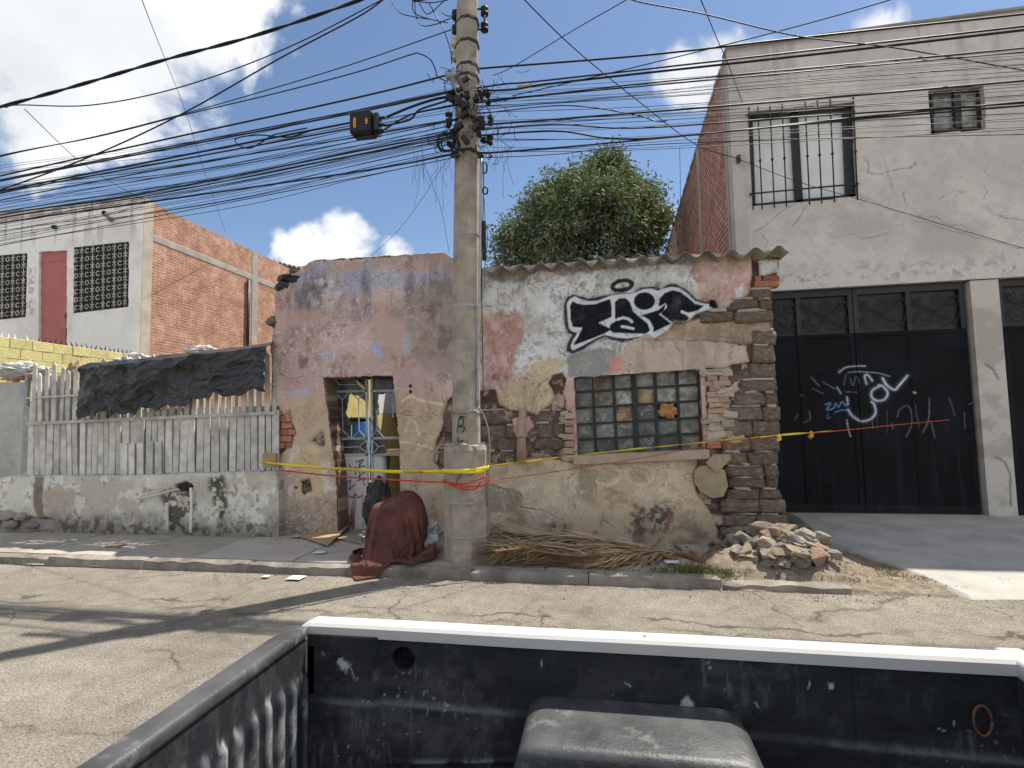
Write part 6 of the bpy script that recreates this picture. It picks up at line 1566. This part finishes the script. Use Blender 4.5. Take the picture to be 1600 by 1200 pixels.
big = [(1158, 880, 46, 1, 'large tan slab chunk at the front left of the rubble heap', .62), (1236, 856, 40, 7, 'broad grey chunk high in the middle of the rubble heap', .55), (1266, 858, 38, 2, 'flat tan chunk near the top right of the rubble heap', .5),
       (1256, 834, 24, 3, 'small pointed chunk topping the rubble heap', .8), (1276, 880, 44, 11, 'reddish-brown tilted chunk at the right end of the rubble heap', .6), (1206, 880, 34, 4, 'angular tan chunk in the centre front of the rubble heap', .6),
       (1216, 858, 30, 12, 'pink plaster-faced chunk beside the broad grey chunk', .75), (1148, 836, 32, 8, 'grey chunk leaning on the foot of the adobe corner', .8), (1196, 830, 30, 9, 'grey flat chunk right under the adobe corner', .5), (1172, 842, 28, 6, 'grey wedge chunk between the adobe corner and the heap', .9), (1252, 846, 32, 0, 'tan chunk directly under the topmost pointed chunk', .6), (1240, 876, 32, 5, 'speckled tan chunk right of the heap centre', .6)]
for (x, y, w, k, lab, h) in big:
    q = heap(x, y); chunk_at(q[0], q[1], w*q[2]/FPX, RK[k], lab, None, h, .02)
for k in range(150):
    x = rr.gauss(1205, 54); y = 890-abs(rr.gauss(0, 27))
    if x > 1302 or x < 1100 or (x < 1140 and y < 850): continue
    q = heap(x, y)
    if q[1] > 7.2 and q[0] < 2.4: continue
    chunk_at(q[0], q[1], rr.uniform(10, 27)*q[2]/FPX, rr.choice(RK), 'small broken chunk in the rubble heap at the house corner', 'small chunks in the rubble heap', rr.uniform(.5, .85), rr.uniform(0, .03))
for k in range(80):
    q = heap(rr.gauss(1215, 42), rr.uniform(836, 886))
    if q[1] > 7.15: continue
    chunk_at(q[0], q[1], rr.uniform(14, 36)*q[2]/FPX, rr.choice(RK), 'small broken chunk in the rubble heap at the house corner', 'small chunks in the rubble heap', rr.uniform(.45, .75), rr.uniform(.03, .09))
for k in range(90):
    q = heap(rr.gauss(1200, 75), rr.uniform(850, 905))
    if q[1] > 7.2: continue
    chunk_at(q[0], q[1], rr.uniform(3, 8)*q[2]/FPX, rr.choice(RK), 'pebble-sized crumb scattered around the rubble heap', 'crumbs around the rubble heap', .6)
for (x, y, w) in ((1040, 872, 14), (1060, 858, 16), (1082, 866, 12), (925, 836, 16), (868, 832, 14), (1000, 838, 12), (1090, 842, 20), (1110, 836, 22), (1128, 846, 18)):
    rock(x, y, w, RK[7+k % 3], 'grey lump along the house foot behind the palm fronds', 'lumps along the house foot', .6, ZW)

def grit(name, label, n, pick, smin, smax, mat_, seed):
    g = np.random.default_rng(seed); V = []; F = []
    T = np.array([(1, 0, -.5), (-.6, .8, -.5), (-.5, -.9, -.5), (.1, .1, .9)])
    for k in range(n):
        x, y, z = pick(g); s = g.uniform(smin, smax)**1.0; a = g.uniform(0, 6.28); c_, s_ = math.cos(a), math.sin(a); b = len(V)
        q = T*(s*g.uniform(.6, 1.2, 3)); q = np.stack([q[:, 0]*c_-q[:, 1]*s_, q[:, 0]*s_+q[:, 1]*c_, q[:, 2]], 1)+np.array([x, y, z+s*.3]); q[:, 2] = z+(q[:, 2]-z)*.55; V += [tuple(p) for p in q]
        F += [(b, b+1, b+3), (b+1, b+2, b+3), (b+2, b, b+3)]
    o = meshobj(name, V, F, mat_); tag(o, label, 'gravel', kind='stuff')
def pick_heap(g):
    x = g.normal(2.05, .75); y = g.normal(6.5, .4); y = min(max(y, 5.6), 7.25); x = min(max(x, .6), 3.6); return x, y, (mound(x, y) if y > YK else .008)
def pick_gutter(g):
    x = g.uniform(-9, 7); y = YK-.02-abs(g.normal(0, .16)); return x, y, .006
def pick_walk(g):
    x = g.uniform(-8, 1.4); y = YF-.03-abs(g.normal(0, .22)); return x, y, ZW+.004
grit('rubble_grit', 'fine crumbs of adobe and mortar strewn over and around the rubble heap', 4200, pick_heap, .004, .016, M_rock, 1)
grit('gutter_grit', 'dusty grit lying in the gutter along the kerb', 2600, pick_gutter, .003, .010, M_rockg, 2)
grit('pavement_grit', 'crumbs of fallen plaster along the foot of the walls', 1800, pick_walk, .003, .014, M_rock, 3)

# ------------------------------------------------------------------ dry palm fronds
def frond(stem, label, n, leafl, droop, r0, side=(-1, 1), seed=0, dirx=-1.0):
    rr = random.Random(seed); P = spline(stem, 10)
    T = empty('palm_frond', P[0], 0, label, 'palm frond', 'dry palm fronds below the window')
    tubes('stem', [(P, r0, r0*.35)], M_palmstem, T, 7)
    V = []; F = []
    for k in range(n):
        u = rr.uniform(.22, 1.0); i = min(int(u*(len(P)-1)), len(P)-2); p = P[i].copy(); t = (P[i+1]-P[i]).normalized()
        s = rr.choice(side); lat = Vector((t.y, -t.x, 0))*s; d = (t*rr.uniform(.8, 1.6)+lat*rr.uniform(.0, .55)+Vector((0, 0, rr.uniform(-.25, .35)))).normalized()
        L = leafl*rr.uniform(.55, 1.1); w = rr.uniform(.004, .014); up = Vector((rr.uniform(-.4, .4), rr.uniform(-.4, .4), 1)); sd = d.cross(up).normalized()*w; b = len(V); q = p.copy(); dd = d.copy()
        for j in range(6):
            ww = (1-j/5)**.6; V += [q+sd*ww, q-sd*ww]
            dd = (dd+Vector((rr.uniform(-.25, .25), rr.uniform(-.25, .25), rr.uniform(-.1, .1)-droop*.45*rr.uniform(.2, 1.5)))).normalized(); q = q+dd*L/5
            if q.z < ZW+.015 and q.y > YK+.15: q.z = ZW+.015+rr.uniform(0, .03); dd.z = abs(dd.z)*.1
            if q.y < 6.0: q.y = 6.0+rr.uniform(0, .05); dd.y = abs(dd.y)*.3
            if q.y > 7.2: q.y = 7.2-rr.uniform(0, .05); dd.y = -abs(dd.y)*.3
            if q.z < .02: q.z = .02; dd.z = 0
        for j in range(5): F.append((b+2*j, b+2*j+1, b+2*j+3, b+2*j+2))
    o = meshobj('leaflets', V, F, M_palm, T); o['kind'] = 'stuff'
def fz(x, y, z):
    p = gnd(x, y, z*.8); p.y = min(p.y+.12, 7.15); return p
frond([fz(1108, 884, ZW+.05), fz(1060, 868, .22), fz(1000, 868, .3), fz(900, 872, .36), fz(800, 860, .42)], 'dry palm frond with the thickest butt end beside the rubble', 230, .75, .22, .035, seed=1)
frond([fz(1060, 880, .2), fz(1010, 862, .3), fz(930, 858, .36), fz(850, 862, .38), fz(775, 850, .4)], 'dry palm frond lying along the wall with its tip at the pole', 230, .7, .22, .028, seed=2)
frond([fz(1012, 866, .28), fz(950, 876, .26), fz(880, 872, .28), fz(790, 872, .3)], 'short dry palm frond in the middle of the pile', 200, .6, .2, .022, seed=3)
frond([at(1050, 800, 7.1), at(1040, 828, 7.0), at(1020, 855, 6.8), at(985, 868, 6.5)], 'palm frond stalk leaning up against the wall', 30, .3, .3, .02, seed=4)
frond([fz(900, 852, .36), fz(850, 846, .44), fz(810, 842, .5), fz(770, 826, .55)], 'dry palm frond fanned out against the pole collar', 230, .6, .3, .02, seed=5)
frond([fz(1020, 882, .2), fz(960, 886, .2), fz(900, 884, .22), fz(840, 876, .25)], 'dry palm frond spilling over the kerb', 110, .55, .3, .02, seed=6)
frond([fz(880, 868, .3), fz(840, 858, .42), fz(805, 862, .45), fz(770, 866, .42)], 'dry palm frond heaped at the left end of the pile', 190, .55, .32, .02, seed=7)
frond([fz(1000, 858, .34), fz(930, 848, .42), fz(860, 842, .48), fz(780, 838, .5)], 'dry palm frond on the top of the pile against the wall', 210, .7, .2, .022, seed=8)
frond([fz(960, 870, .3), fz(900, 862, .36), fz(840, 858, .4), fz(780, 860, .4)], 'dry palm frond in front of the topmost one', 210, .6, .2, .02, seed=9)

# ------------------------------------------------------------------ grass tufts
def grass(name, label, spots, seed):
    rr = random.Random(seed); V = []; F = []
    for (x, y, w, h, n) in spots:
        for k in range(n):
            gz = ZW-.012 if (y < 898 and x < 1200) else .03; p = gnd(x+rr.gauss(0, w*.5), y+rr.gauss(0, 3), gz); hh = h*rr.uniform(.4, 1.1); d = Vector((rr.uniform(-.6, .6), rr.uniform(-.6, .6), 1)).normalized(); s = Vector((rr.uniform(-1, 1), rr.uniform(-1, 1), 0)).normalized()*.004; b = len(V)
            V += [p-s, p+s, p+d*hh*.6+s*.7, p+d*hh*.6-s*.7, p+d*hh+Vector((d.x, d.y, -.2))*hh*.4]; F += [(b, b+1, b+2, b+3), (b+3, b+2, b+4)]
    o = meshobj(name, V, F, M_grass); tag(o, label, 'grass', kind='stuff')
grass('grass', 'green grass tufts along the kerb below the rubble', [(1090, 893, 50, .10, 700), (1130, 897, 30, .08, 250), (1030, 893, 30, .06, 120), (970, 893, 60, .05, 120), (1360, 895, 34, .10, 380), (1385, 902, 26, .08, 250), (1440, 906, 30, .05, 140), (1570, 908, 16, .05, 80), (1270, 903, 40, .04, 90), (655, 898, 8, .16, 40), (640, 905, 8, .07, 20), (1335, 868, 8, .06, 60)], 5)

# ------------------------------------------------------------------ brown bundle, bags, cardboard, litter
def settle(name, blobs, boxes, size, n, start, rot, frames, mat_, parent, thick, stiff=.4):
    """A cloth sheet dropped over lumps and left to settle; the settled mesh is kept."""
    tmp = []
    def coll(o, fr):
        o.modifiers.new('c', 'COLLISION'); o.collision.thickness_outer = .012; o.collision.cloth_friction = fr; tmp.append(o)
    for (c, r) in blobs:
        bm = bmesh.new(); bmesh.ops.create_uvsphere(bm, u_segments=20, v_segments=12, radius=1)
        for v in bm.verts: v.co = Vector((c[0]+v.co.x*r[0], c[1]+v.co.y*r[1], c[2]+v.co.z*r[2]))
        coll(bmobj('settle_form', bm, None), 25)
    for b in boxes:
        bm = bmesh.new(); bbox(bm, *b); coll(bmobj('settle_form', bm, None), 35)
    V = []; F = []; m = n+1
    for j in range(m):
        for i in range(m):
            x = (i/n-.5)*size[0]; y = (j/n-.5)*size[1]; k = .07*mnoise.noise(Vector((x*3, y*3, start[0])))
            V.append((start[0]+x*math.cos(rot)-y*math.sin(rot), start[1]+x*math.sin(rot)+y*math.cos(rot), start[2]+k))
    for j in range(n):
        for i in range(n): F.append((j*m+i, j*m+i+1, (j+1)*m+i+1, (j+1)*m+i))
    co = meshobj('settle_sheet', V, F, mat_)
    md = co.modifiers.new('cl', 'CLOTH'); st = md.settings; st.quality = 6; st.mass = .4; st.tension_stiffness = 15; st.compression_stiffness = 15; st.bending_stiffness = stiff; st.air_damping = 1.5; st.shrink_min = -.34; st.shrink_max = -.34
    md.collision_settings.distance_min = .012; md.collision_settings.use_self_collision = False; md.collision_settings.collision_quality = 3
    md.point_cache.frame_start = 1; md.point_cache.frame_end = frames+5
    hid = [o for o in COL.objects if o not in tmp and o is not co]
    for f in range(1, frames+1): S.frame_set(f)
    me = bpy.data.meshes.new_from_object(co.evaluated_get(bpy.context.evaluated_depsgraph_get()))
    for o in tmp+[co]: bpy.data.objects.remove(o, do_unlink=True)
    S.frame_set(1)
    me.name = name; me.materials.clear(); me.materials.append(mat_); me.polygons.foreach_set('use_smooth', [True]*len(me.polygons))
    o = link(name, me)
    if parent is not None: local(parent, o)
    sb = o.modifiers.new('s', 'SUBSURF'); sb.levels = 1; sb.render_levels = 1
    sd = o.modifiers.new('t', 'SOLIDIFY'); sd.thickness = thick; sd.offset = 1
    return o
def bundle():
    c = gnd(618, 868, ZW); cx, cy = c.x, c.y+.06
    B = empty('tarp_bundle', (cx, cy, ZW), 0, 'heaped brown tarpaulin bundle slumped over the kerb beside the pole', 'bundle')
    ground = [(cx-2, cx+2, YK-1.5, YK-.001, -.2, 0), (cx-2, cx+2, YK, YF+.2, -.2, ZW)]
    body = [((cx-.04, cy, ZW+.30), (.27, .24, .36)), ((cx+.10, cy+.08, ZW+.58), (.19, .18, .2)), ((cx-.22, cy-.08, ZW+.28), (.13, .15, .25)), ((cx+.03, cy-.18, ZW+.40), (.16, .10, .13)), ((cx-.16, cy-.14, ZW+.56), (.10, .10, .10)), ((cx+.24, cy-.02, ZW+.50), (.13, .13, .10)), ((cx+.16, cy-.14, ZW+.2), (.13, .13, .14)), ((cx-.06, cy-.24, ZW+.12), (.12, .1, .12))]
    settle('tarp', body, ground, (1.35, 1.25), 84, (cx+.02, cy-.06, ZW+.92), .5, 42, M_tarp, B, .006, .08)
    body2 = [((p[0], p[1], p[2]+.012), (q[0]+.035, q[1]+.035, q[2]+.035)) for (p, q) in body]
    settle('overlay_tarp', body2, ground, (.62, .85), 48, (cx+.14, cy-.14, ZW+.98), -.35, 38, M_tarp, B, .006, .1)
    settle('overlay_tarp', body2, ground, (.42, .75), 36, (cx-.2, cy-.18, ZW+.86), .5, 34, M_tarp, B, .006, .1)
bundle()
p = gnd(662, 858, ZW); o = lump('plastic_bag', (p.x-.03, p.y-.14, ZW+.18), (.31, .22, .24), M_greybag, None, 41, 5, .45, 3); tag(o, 'greyish translucent rubbish bag slumped between the brown bundle and the pole', 'rubbish bag')
p = gnd(600, 832, ZW); o = lump('dark_filler', (p.x+.12, 7.12, ZW+.45), (.17, .13, .45), M_blkplastic, None, 43, 4, .35, 3); tag(o, 'added dark lump behind the brown bundle, standing in for the dark door hole', 'sack')  # added lump that supplies the darkness of the hole in the door leaf
def card(name, pts, label, cat, mat_, t=.006, z=ZW+.02, lift=()):
    P = [gnd(x, y, z) for (x, y) in pts]
    for k, l in lift: P[k] = P[k]+Vector((0, 0, l))
    n = len(P); V = [tuple(p) for p in P]+[tuple(p+Vector((0, 0, t))) for p in P]
    F = [tuple(range(n)), tuple(range(n, 2*n))]+[(i, (i+1) % n, (i+1) % n+n, i+n) for i in range(n)]
    o = meshobj(name, V, F, mat_); tag(o, label, cat); return o
card('cardboard_sheet', [(469, 839), (512, 853), (556, 822), (548, 818)], 'large flat cardboard sheet lying before the door', 'cardboard', M_card, .008, ZW+.02, ((3, .12), (2, .1)))
card('cardboard_sheet', [(520, 840), (565, 850), (567, 830), (552, 824)], 'smaller greyish cardboard sheet under the large one near the brown bundle', 'cardboard', mat('grey_card', (.3, .255, .21), .9, .2, 5, bd=0), .006, ZW+.012)
p0 = gnd(505, 826, ZW); BX = empty('cardboard_box', (p0.x, p0.y, ZW), 0, 'small open cardboard box on the pavement by the door', 'box'); q = p0.x
boxobj('carton', q, q+.34, p0.y, p0.y+.2, ZW+.1, ZW+.24, M_card, BX, .004); boxobj('label_sticker', q+.03, q+.1, p0.y-.004, p0.y-.001, ZW+.13, ZW+.2, M_paper, BX)
boxobj('carton_flap', q-.02, q+.34, p0.y+.205, p0.y+.212, ZW+.22, ZW+.30, M_card, BX)
p = at(420, 712, 7.1); o = boxobj('carton_scrap', p.x-.08, p.x+.14, 7.06, 7.12, at(420, 730, 7.1).z, at(420, 708, 7.1).z, M_card, None, .004); tag(o, 'brown carton scrap wedged where the fence meets the house', 'carton')
rr = random.Random(31)
def scrap(x, y, w, label, m=M_paper, z=.01, grp=None):
    p = gnd(x, y, z); s = w*(p-Vector((0, 0, EYE))).length/FPX; V = []; F = []; n = 5
    for j in range(n):
        for i in range(n):
            u = i/(n-1)-.5; v = j/(n-1)-.5; V.append((p.x+u*s+rr.uniform(-.1, .1)*s*.4, p.y+v*s*.8+rr.uniform(-.1, .1)*s*.4, z+.006+.14*s*abs(mnoise.noise(Vector((u*4+x, v*4, y))))*2))
    for j in range(n-1):
        for i in range(n-1): F.append((j*n+i, j*n+i+1, (j+1)*n+i+1, (j+1)*n+i))
    o = meshobj('paper_scrap', V, F, m, None, True); o.modifiers.new('t', 'SOLIDIFY').thickness = .002; tag(o, label, 'litter', grp)
scrap(68, 879, 22, 'flattened white cup in the gutter at far left', z=.02); scrap(152, 883, 14, 'white paper in the gutter right of the flattened cup', z=.02); scrap(500, 863, 17, 'white receipt on the sidewalk before the cardboard', z=ZW+.01)
scrap(562, 868, 18, 'folded white paper at the kerb beside the brown bundle', z=ZW+.02); scrap(462, 903, 22, 'crumpled white wrapper in the gutter, right of a second scrap', z=.02); scrap(415, 901, 10, 'small white scrap in the gutter left of the wrapper', z=.02)
scrap(792, 896, 9, 'small white crumpled ball at the kerb right of the pole', z=.03); scrap(925, 833, 14, 'white crumpled plastic at the wall foot behind the fronds', z=ZW+.05); scrap(462, 838, 16, 'pale green plastic scrap beside the cardboard', mat('pale_green_plastic', (.4, .5, .46), .5, .1, 5, bd=0), ZW+.02)
scrap(1050, 878, 20, 'white crumpled plastic at the kerb end of the palm fronds', z=ZW+.03); scrap(1192, 908, 10, 'grey white scrap on the road below the rubble', z=.02); scrap(182, 852, 20, 'brown flat scrap on the sunny sidewalk at left', M_card, ZW+.01); scrap(1145, 915, 6, 'small red wrapper on the road', M_cordr, .015); scrap(1397, 912, 12, 'reddish crumb patch on the road by the driveway', M_brick, .015)
for k in range(48):
    x = rr.uniform(0, 1600); y = rr.uniform(900, 935) if x > 560 else rr.uniform(888, 905); 
    p = gnd(x, y, .01); s = rr.uniform(.008, .025); o = link('pebble', rr.choice(RK)); o.location = (p.x, p.y, .012); o.scale = (s, s, s); o.rotation_euler = (0, 0, rr.uniform(0, 6)); tag(o, 'tiny pebble in the gutter along the kerb', 'pebble', 'gutter pebbles')

# ------------------------------------------------------------------ pickup truck bed in the foreground
TR = empty('pickup_truck', (0, .78, 0), 0, 'white pickup truck with worn black bed liner in the foreground', 'pickup truck')
XA, XB, YI, ZRL, ZFL = -.908, .985, 1.50, 1.234, .79
WHT = np.array([.78, .77, .74])
# far bed side: rail cap with inner lip, outer panel
def rail(y0, y1, name, sgn):
    prof = [(y0, ZRL-.036), (y0, ZRL-.008), (y0+.008*sgn, ZRL), (y1-.02*sgn, ZRL+.002), (y1-.004*sgn, ZRL-.012), (y1, ZRL-.05)]
    xs = [XA-.05, XA-.03, XA, *np.linspace(XA+.05, XB-.03, 30), XB+.03]
    V = []; F = []; n = len(prof)
    for i, x in enumerate(xs):
        d = .03 if i == 0 else (.012 if i == 1 else 0)
        for (y, z) in prof: V.append((x, y+.0015*math.sin(x*7), z-d))
    for i in range(len(xs)-1):
        for k in range(n-1): F.append((i*n+k, (i+1)*n+k, (i+1)*n+k+1, i*n+k+1) if sgn < 0 else (i*n+k, i*n+k+1, (i+1)*n+k+1, (i+1)*n+k))
    return meshobj(name, V, F, M_white, TR, False)
rail(YI-.012, YI+.062, 'bed_rail', 1)
boxobj('outer_side', XA-.04, XB+.03, YI+.05, YI+.072, .48, ZRL-.03, M_white, TR, .01)
rail(.045, -.045, 'bed_rail', -1)
boxobj('outer_side', XA-.04, XB+.03, -.06, -.035, .48, ZRL-.03, M_white, TR, .01)
boxobj('bed_floor', XA, XB, .03, YI, ZFL-.04, ZFL, M_blkplastic, TR)
rs2 = random.Random(77)
SCR = []
for k in range(26): SCR.append((rs2.uniform(XA, XB), rs2.uniform(.8, 1.17), rs2.gauss(0, .006), rs2.uniform(.002, .035), rs2.uniform(.0015, .003)))
def liner_fn(X, Z):
    n1 = fbm(X, Z, 3, 5, 501, .6); n2 = fbm(X, Z, 16, 4, 502, .62); n3 = fbm(X*2, Z*7, 6, 4, 503, .6)
    c = np.zeros(X.shape+(3,))+C(46, 47, 47, 1.0); c = mixc(c, C(66, 66, 64, 1), sst(.42, .65, n1)); c = mixc(c, C(34, 36, 40, 1), sst(.5, .62, n3)*.5)
    c = mixc(c, C(96, 96, 92, 1), sst(.60, .70, n2)*sst(.48, .6, n1)*.5)
    zl = 1.01-.012*(X+.2)
    h = .012*sst(zl+.012, zl-.004, Z)                                # ledge line
    h = h+.010*sst(1.135, 1.12, Z)*0+.02*sst(XA+.24, XA+.21, X)         # post bulge by the tailgate
    h = h-.012*np.exp(-((X-(XA+.33))/.02)**2)*0
    zz = .86+.045*np.sin((X+.55)*2.4); h = h+.006*np.exp(-((Z-zz)/.007)**2)*sst(.25, .1, X)*sst(XA+.2, XA+.3, X)
    for xg in (-.28, .62): h = h-.004*np.exp(-((X-xg)/.004)**2)*(Z > zl)
    hole = np.hypot(X-(XA+.30), Z-1.14); h = h-.03*sst(.035, .028, hole); c = mixc(c, C(8, 8, 8, 1), sst(.037, .03, hole))
    # worn edges and paint scuffs
    c = mixc(c, C(120, 124, 128, 1), np.exp(-((Z-zl)/.006)**2)*.5*sst(.35, .6, n1+.2*(n2-.5)))
    c = mixc(c, C(150, 150, 146, 1), np.exp(-((Z-zz)/.006)**2)*.8*sst(.25, .1, X)*sst(XA+.2, XA+.3, X)*sst(.4, .55, n2))
    for (x, z, dx, dz, w) in SCR:
        d = dline(X, Z, [(x, z), (x+dx, z-dz)], .03); c = mixc(c, C(190, 188, 180, 1), sst(w, w*.4, d)*.75)
    for (x, z, r) in ((.22, 1.075, .03), (.56, 1.15, .010), (XA+.13, 1.12, .02), (XA+.14, 1.15, .012), (-.47, 1.04, .010)):
        d = np.hypot((X-x), (Z-z)*1.2)+.11*(n2-.5)+.05*(fbm(X, Z, 50, 3, 9)-.5); c = mixc(c, C(205, 204, 198, 1), sst(r, r*.3, d)*.75)
    n5 = fbm(X*9, Z*1.3, 9, 3, 506, .6); c = mixc(c, C(112, 112, 108, 1), sst(.62, .72, n5)*sst(.45, .62, n1)*.55)
    dust = sst(.40, .62, fbm(X*1.2, Z*2, 2, 4, 507))*sst(.45, .6, n2); c = mixc(c, C(88, 86, 80, 1), dust*.35)
    n6 = fbm(X, Z, 90, 2, 508); c = mixc(c, C(170, 168, 160, 1), sst(.80, .86, n6)*sst(.5, .65, n1)*.8)
    c = mixc(c, C(70, 48, 40, 1), sst(.05, 0, np.hypot(X-.72, Z-.84)+.06*(n1-.5))*.7)
    return None, h, c
relief('side_liner', XA, XB, ZFL, ZRL-.03, .004, liner_fn, YI, .01, M_liner, TR)
# wheel housing
def well(ysgn, y_wall):
    bm = bmesh.new(); bbox(bm, -.5, .5, -.5, .5, -.5, .5, .10, 4)
    a, b = -.215, .37
    for v in bm.verts:
        t = v.co.z+.5; sx = .98-.24*t; x = (a+b)/2-.02+v.co.x*(b-a)*1.28*sx
        v.co = Vector((x, y_wall-ysgn*(.10-.0*t)+v.co.y*.27, ZFL-.03+t*.305))
    o = bmobj('wheel_housing', bm, M_well, TR, True)
M_well = mat('scuffed_liner', (.075, .078, .08), .42, .5, 6, rgb2=(.03, .032, .034), bs=60, bd=.004, spec=.45, rnd=0, dirt=(.32, .32, .31), dscale=9, damt=(.55, .78))
well(1, YI); well(-1, .03)
# tailgate: ribbed liner panel with flat black cap
def tail_fn(X, Z):   # X runs along the street depth here
    n1 = fbm(X, Z, 4, 5, 511, .6); n2 = fbm(X*4, Z, 14, 4, 512, .62)
    rb = .5+.5*np.cos(2*np.pi*X/.056); top = sst(1.115, 1.075, Z+.012*(n1-.5))
    h = .016*rb**.8*top
    c = np.zeros(X.shape+(3,))+C(44, 46, 47, 1); c = mixc(c, C(104, 106, 106, 1), sst(.45, .95, rb)*top*.7); c = mixc(c, C(158, 158, 152, 1), sst(.44, .60, n2)*(.08+.92*sst(.3, .9, rb)*top)*.8); c = mixc(c, C(150, 150, 145, 1), sst(.56, .66, n2)*sst(.03, .0, np.abs(Z-1.105+.01*n1))*.8)  # rib crests lightened for wear and for skylight put into the colour
    c = mixc(c, C(165, 165, 160, 1), sst(.60, .68, n2)*rb*top*.6)
    return None, h, c
TG = empty('tailgate', (XA-.03, .78, .72)); local(TR, TG)
o = relief('tailgate_liner', .06, YI-.03, ZFL, ZRL-.035, .006, tail_fn, 0, .012, M_liner)
o.rotation_euler = (0, 0, math.pi/2); o.location = (XA, 0, 0); local(TG, o)
bm = bmesh.new(); bbox(bm, XA-.062, XA+.006, .05, YI-.02, ZRL-.04, ZRL-.002, .012, 3); bmobj('tailgate_cap', bm, M_well, TG, True)
boxobj('tailgate_skin', XA-.06, XA-.02, .05, YI-.02, .55, ZRL-.042, M_white, TG)
boxobj('end_post', XA-.028, XA+.03, YI-.02, YI+.055, ZFL, ZRL-.055, M_white, TR, .008)
# front bulkhead liner with eyelet, cab shell behind it
def front_fn(X, Z):
    n1 = fbm(X, Z, 3, 5, 521, .6); n2 = fbm(X, Z, 14, 4, 522)
    c = np.zeros(X.shape+(3,))+C(52, 53, 53, 1); c = mixc(c, C(72, 71, 69, 1), sst(.45, .65, n1)); return None, .006*(Z < 1.0), c
o = relief('front_liner', -YI+.0, -.05, ZFL, ZRL-.03, .02, front_fn, 0, .01, M_liner)
o.rotation_euler = (0, 0, -math.pi/2); o.location = (XB, 0, 0); local(TR, o)
bm = bmesh.new(); bbox(bm, XB-.004, XB+.06, .03, YI+.07, ZRL-.045, ZRL+.003, .01, 2); bmobj('front_rail', bm, M_white, TR, True)
P = [Vector((XB-.09+.02*math.cos(t), YI-.016, 1.09+.036*math.sin(t))) for t in [2*math.pi*k/16 for k in range(17)]]
tubes('tie_ring', [(P, .0035)], M_rust, TR, 6)
def cab():
    prof = [(XB+.085, .55), (XB+.085, 1.24), (XB+.14, 1.30), (XB+.26, 1.66), (XB+.40, 1.74), (XB+1.2, 1.74), (XB+1.75, 1.25), (XB+2.7, 1.12), (XB+2.8, .55)]
    V = []; F = []; n = len(prof)
    for (y, k) in ((-.06, 0), (YI+.085, 1)):
        for (x, z) in prof: V.append((x, y+(.06 if k == 0 else -.06)*max(0, (z-1.25)/.5), z))
    F = [tuple(range(n))[::-1], tuple(range(n, 2*n))]+[(i, (i+1) % n, (i+1) % n+n, i+n) for i in range(n)]
    o = meshobj('cab', V, F, M_white, TR); b = o.modifiers.new('b', 'BEVEL'); b.width = .03; b.segments = 3
    boxobj('rear_glass', XB+.175, XB+.18, .2, YI-.2, 1.33, 1.6, M_doorglass, TR)
cab()
for (x, y) in ((.41, YI-.05), (.41, .08), (XB+2.1, YI-.05), (XB+2.1, .08)):
    w = empty('wheel', (x, y, .33)); local(TR, w)
    local(w, lathe('tyre', [(.2, -.1), (.31, -.1), (.335, -.06), (.335, .06), (.31, .1), (.2, .1)], M_black, None, 28, 'Y', (x, y, .33)))
    local(w, lathe('rim', [(.05, -.08), (.2, -.085), (.2, .085), (.05, .08)], M_grey_metal, None, 24, 'Y', (x, y, .33)))
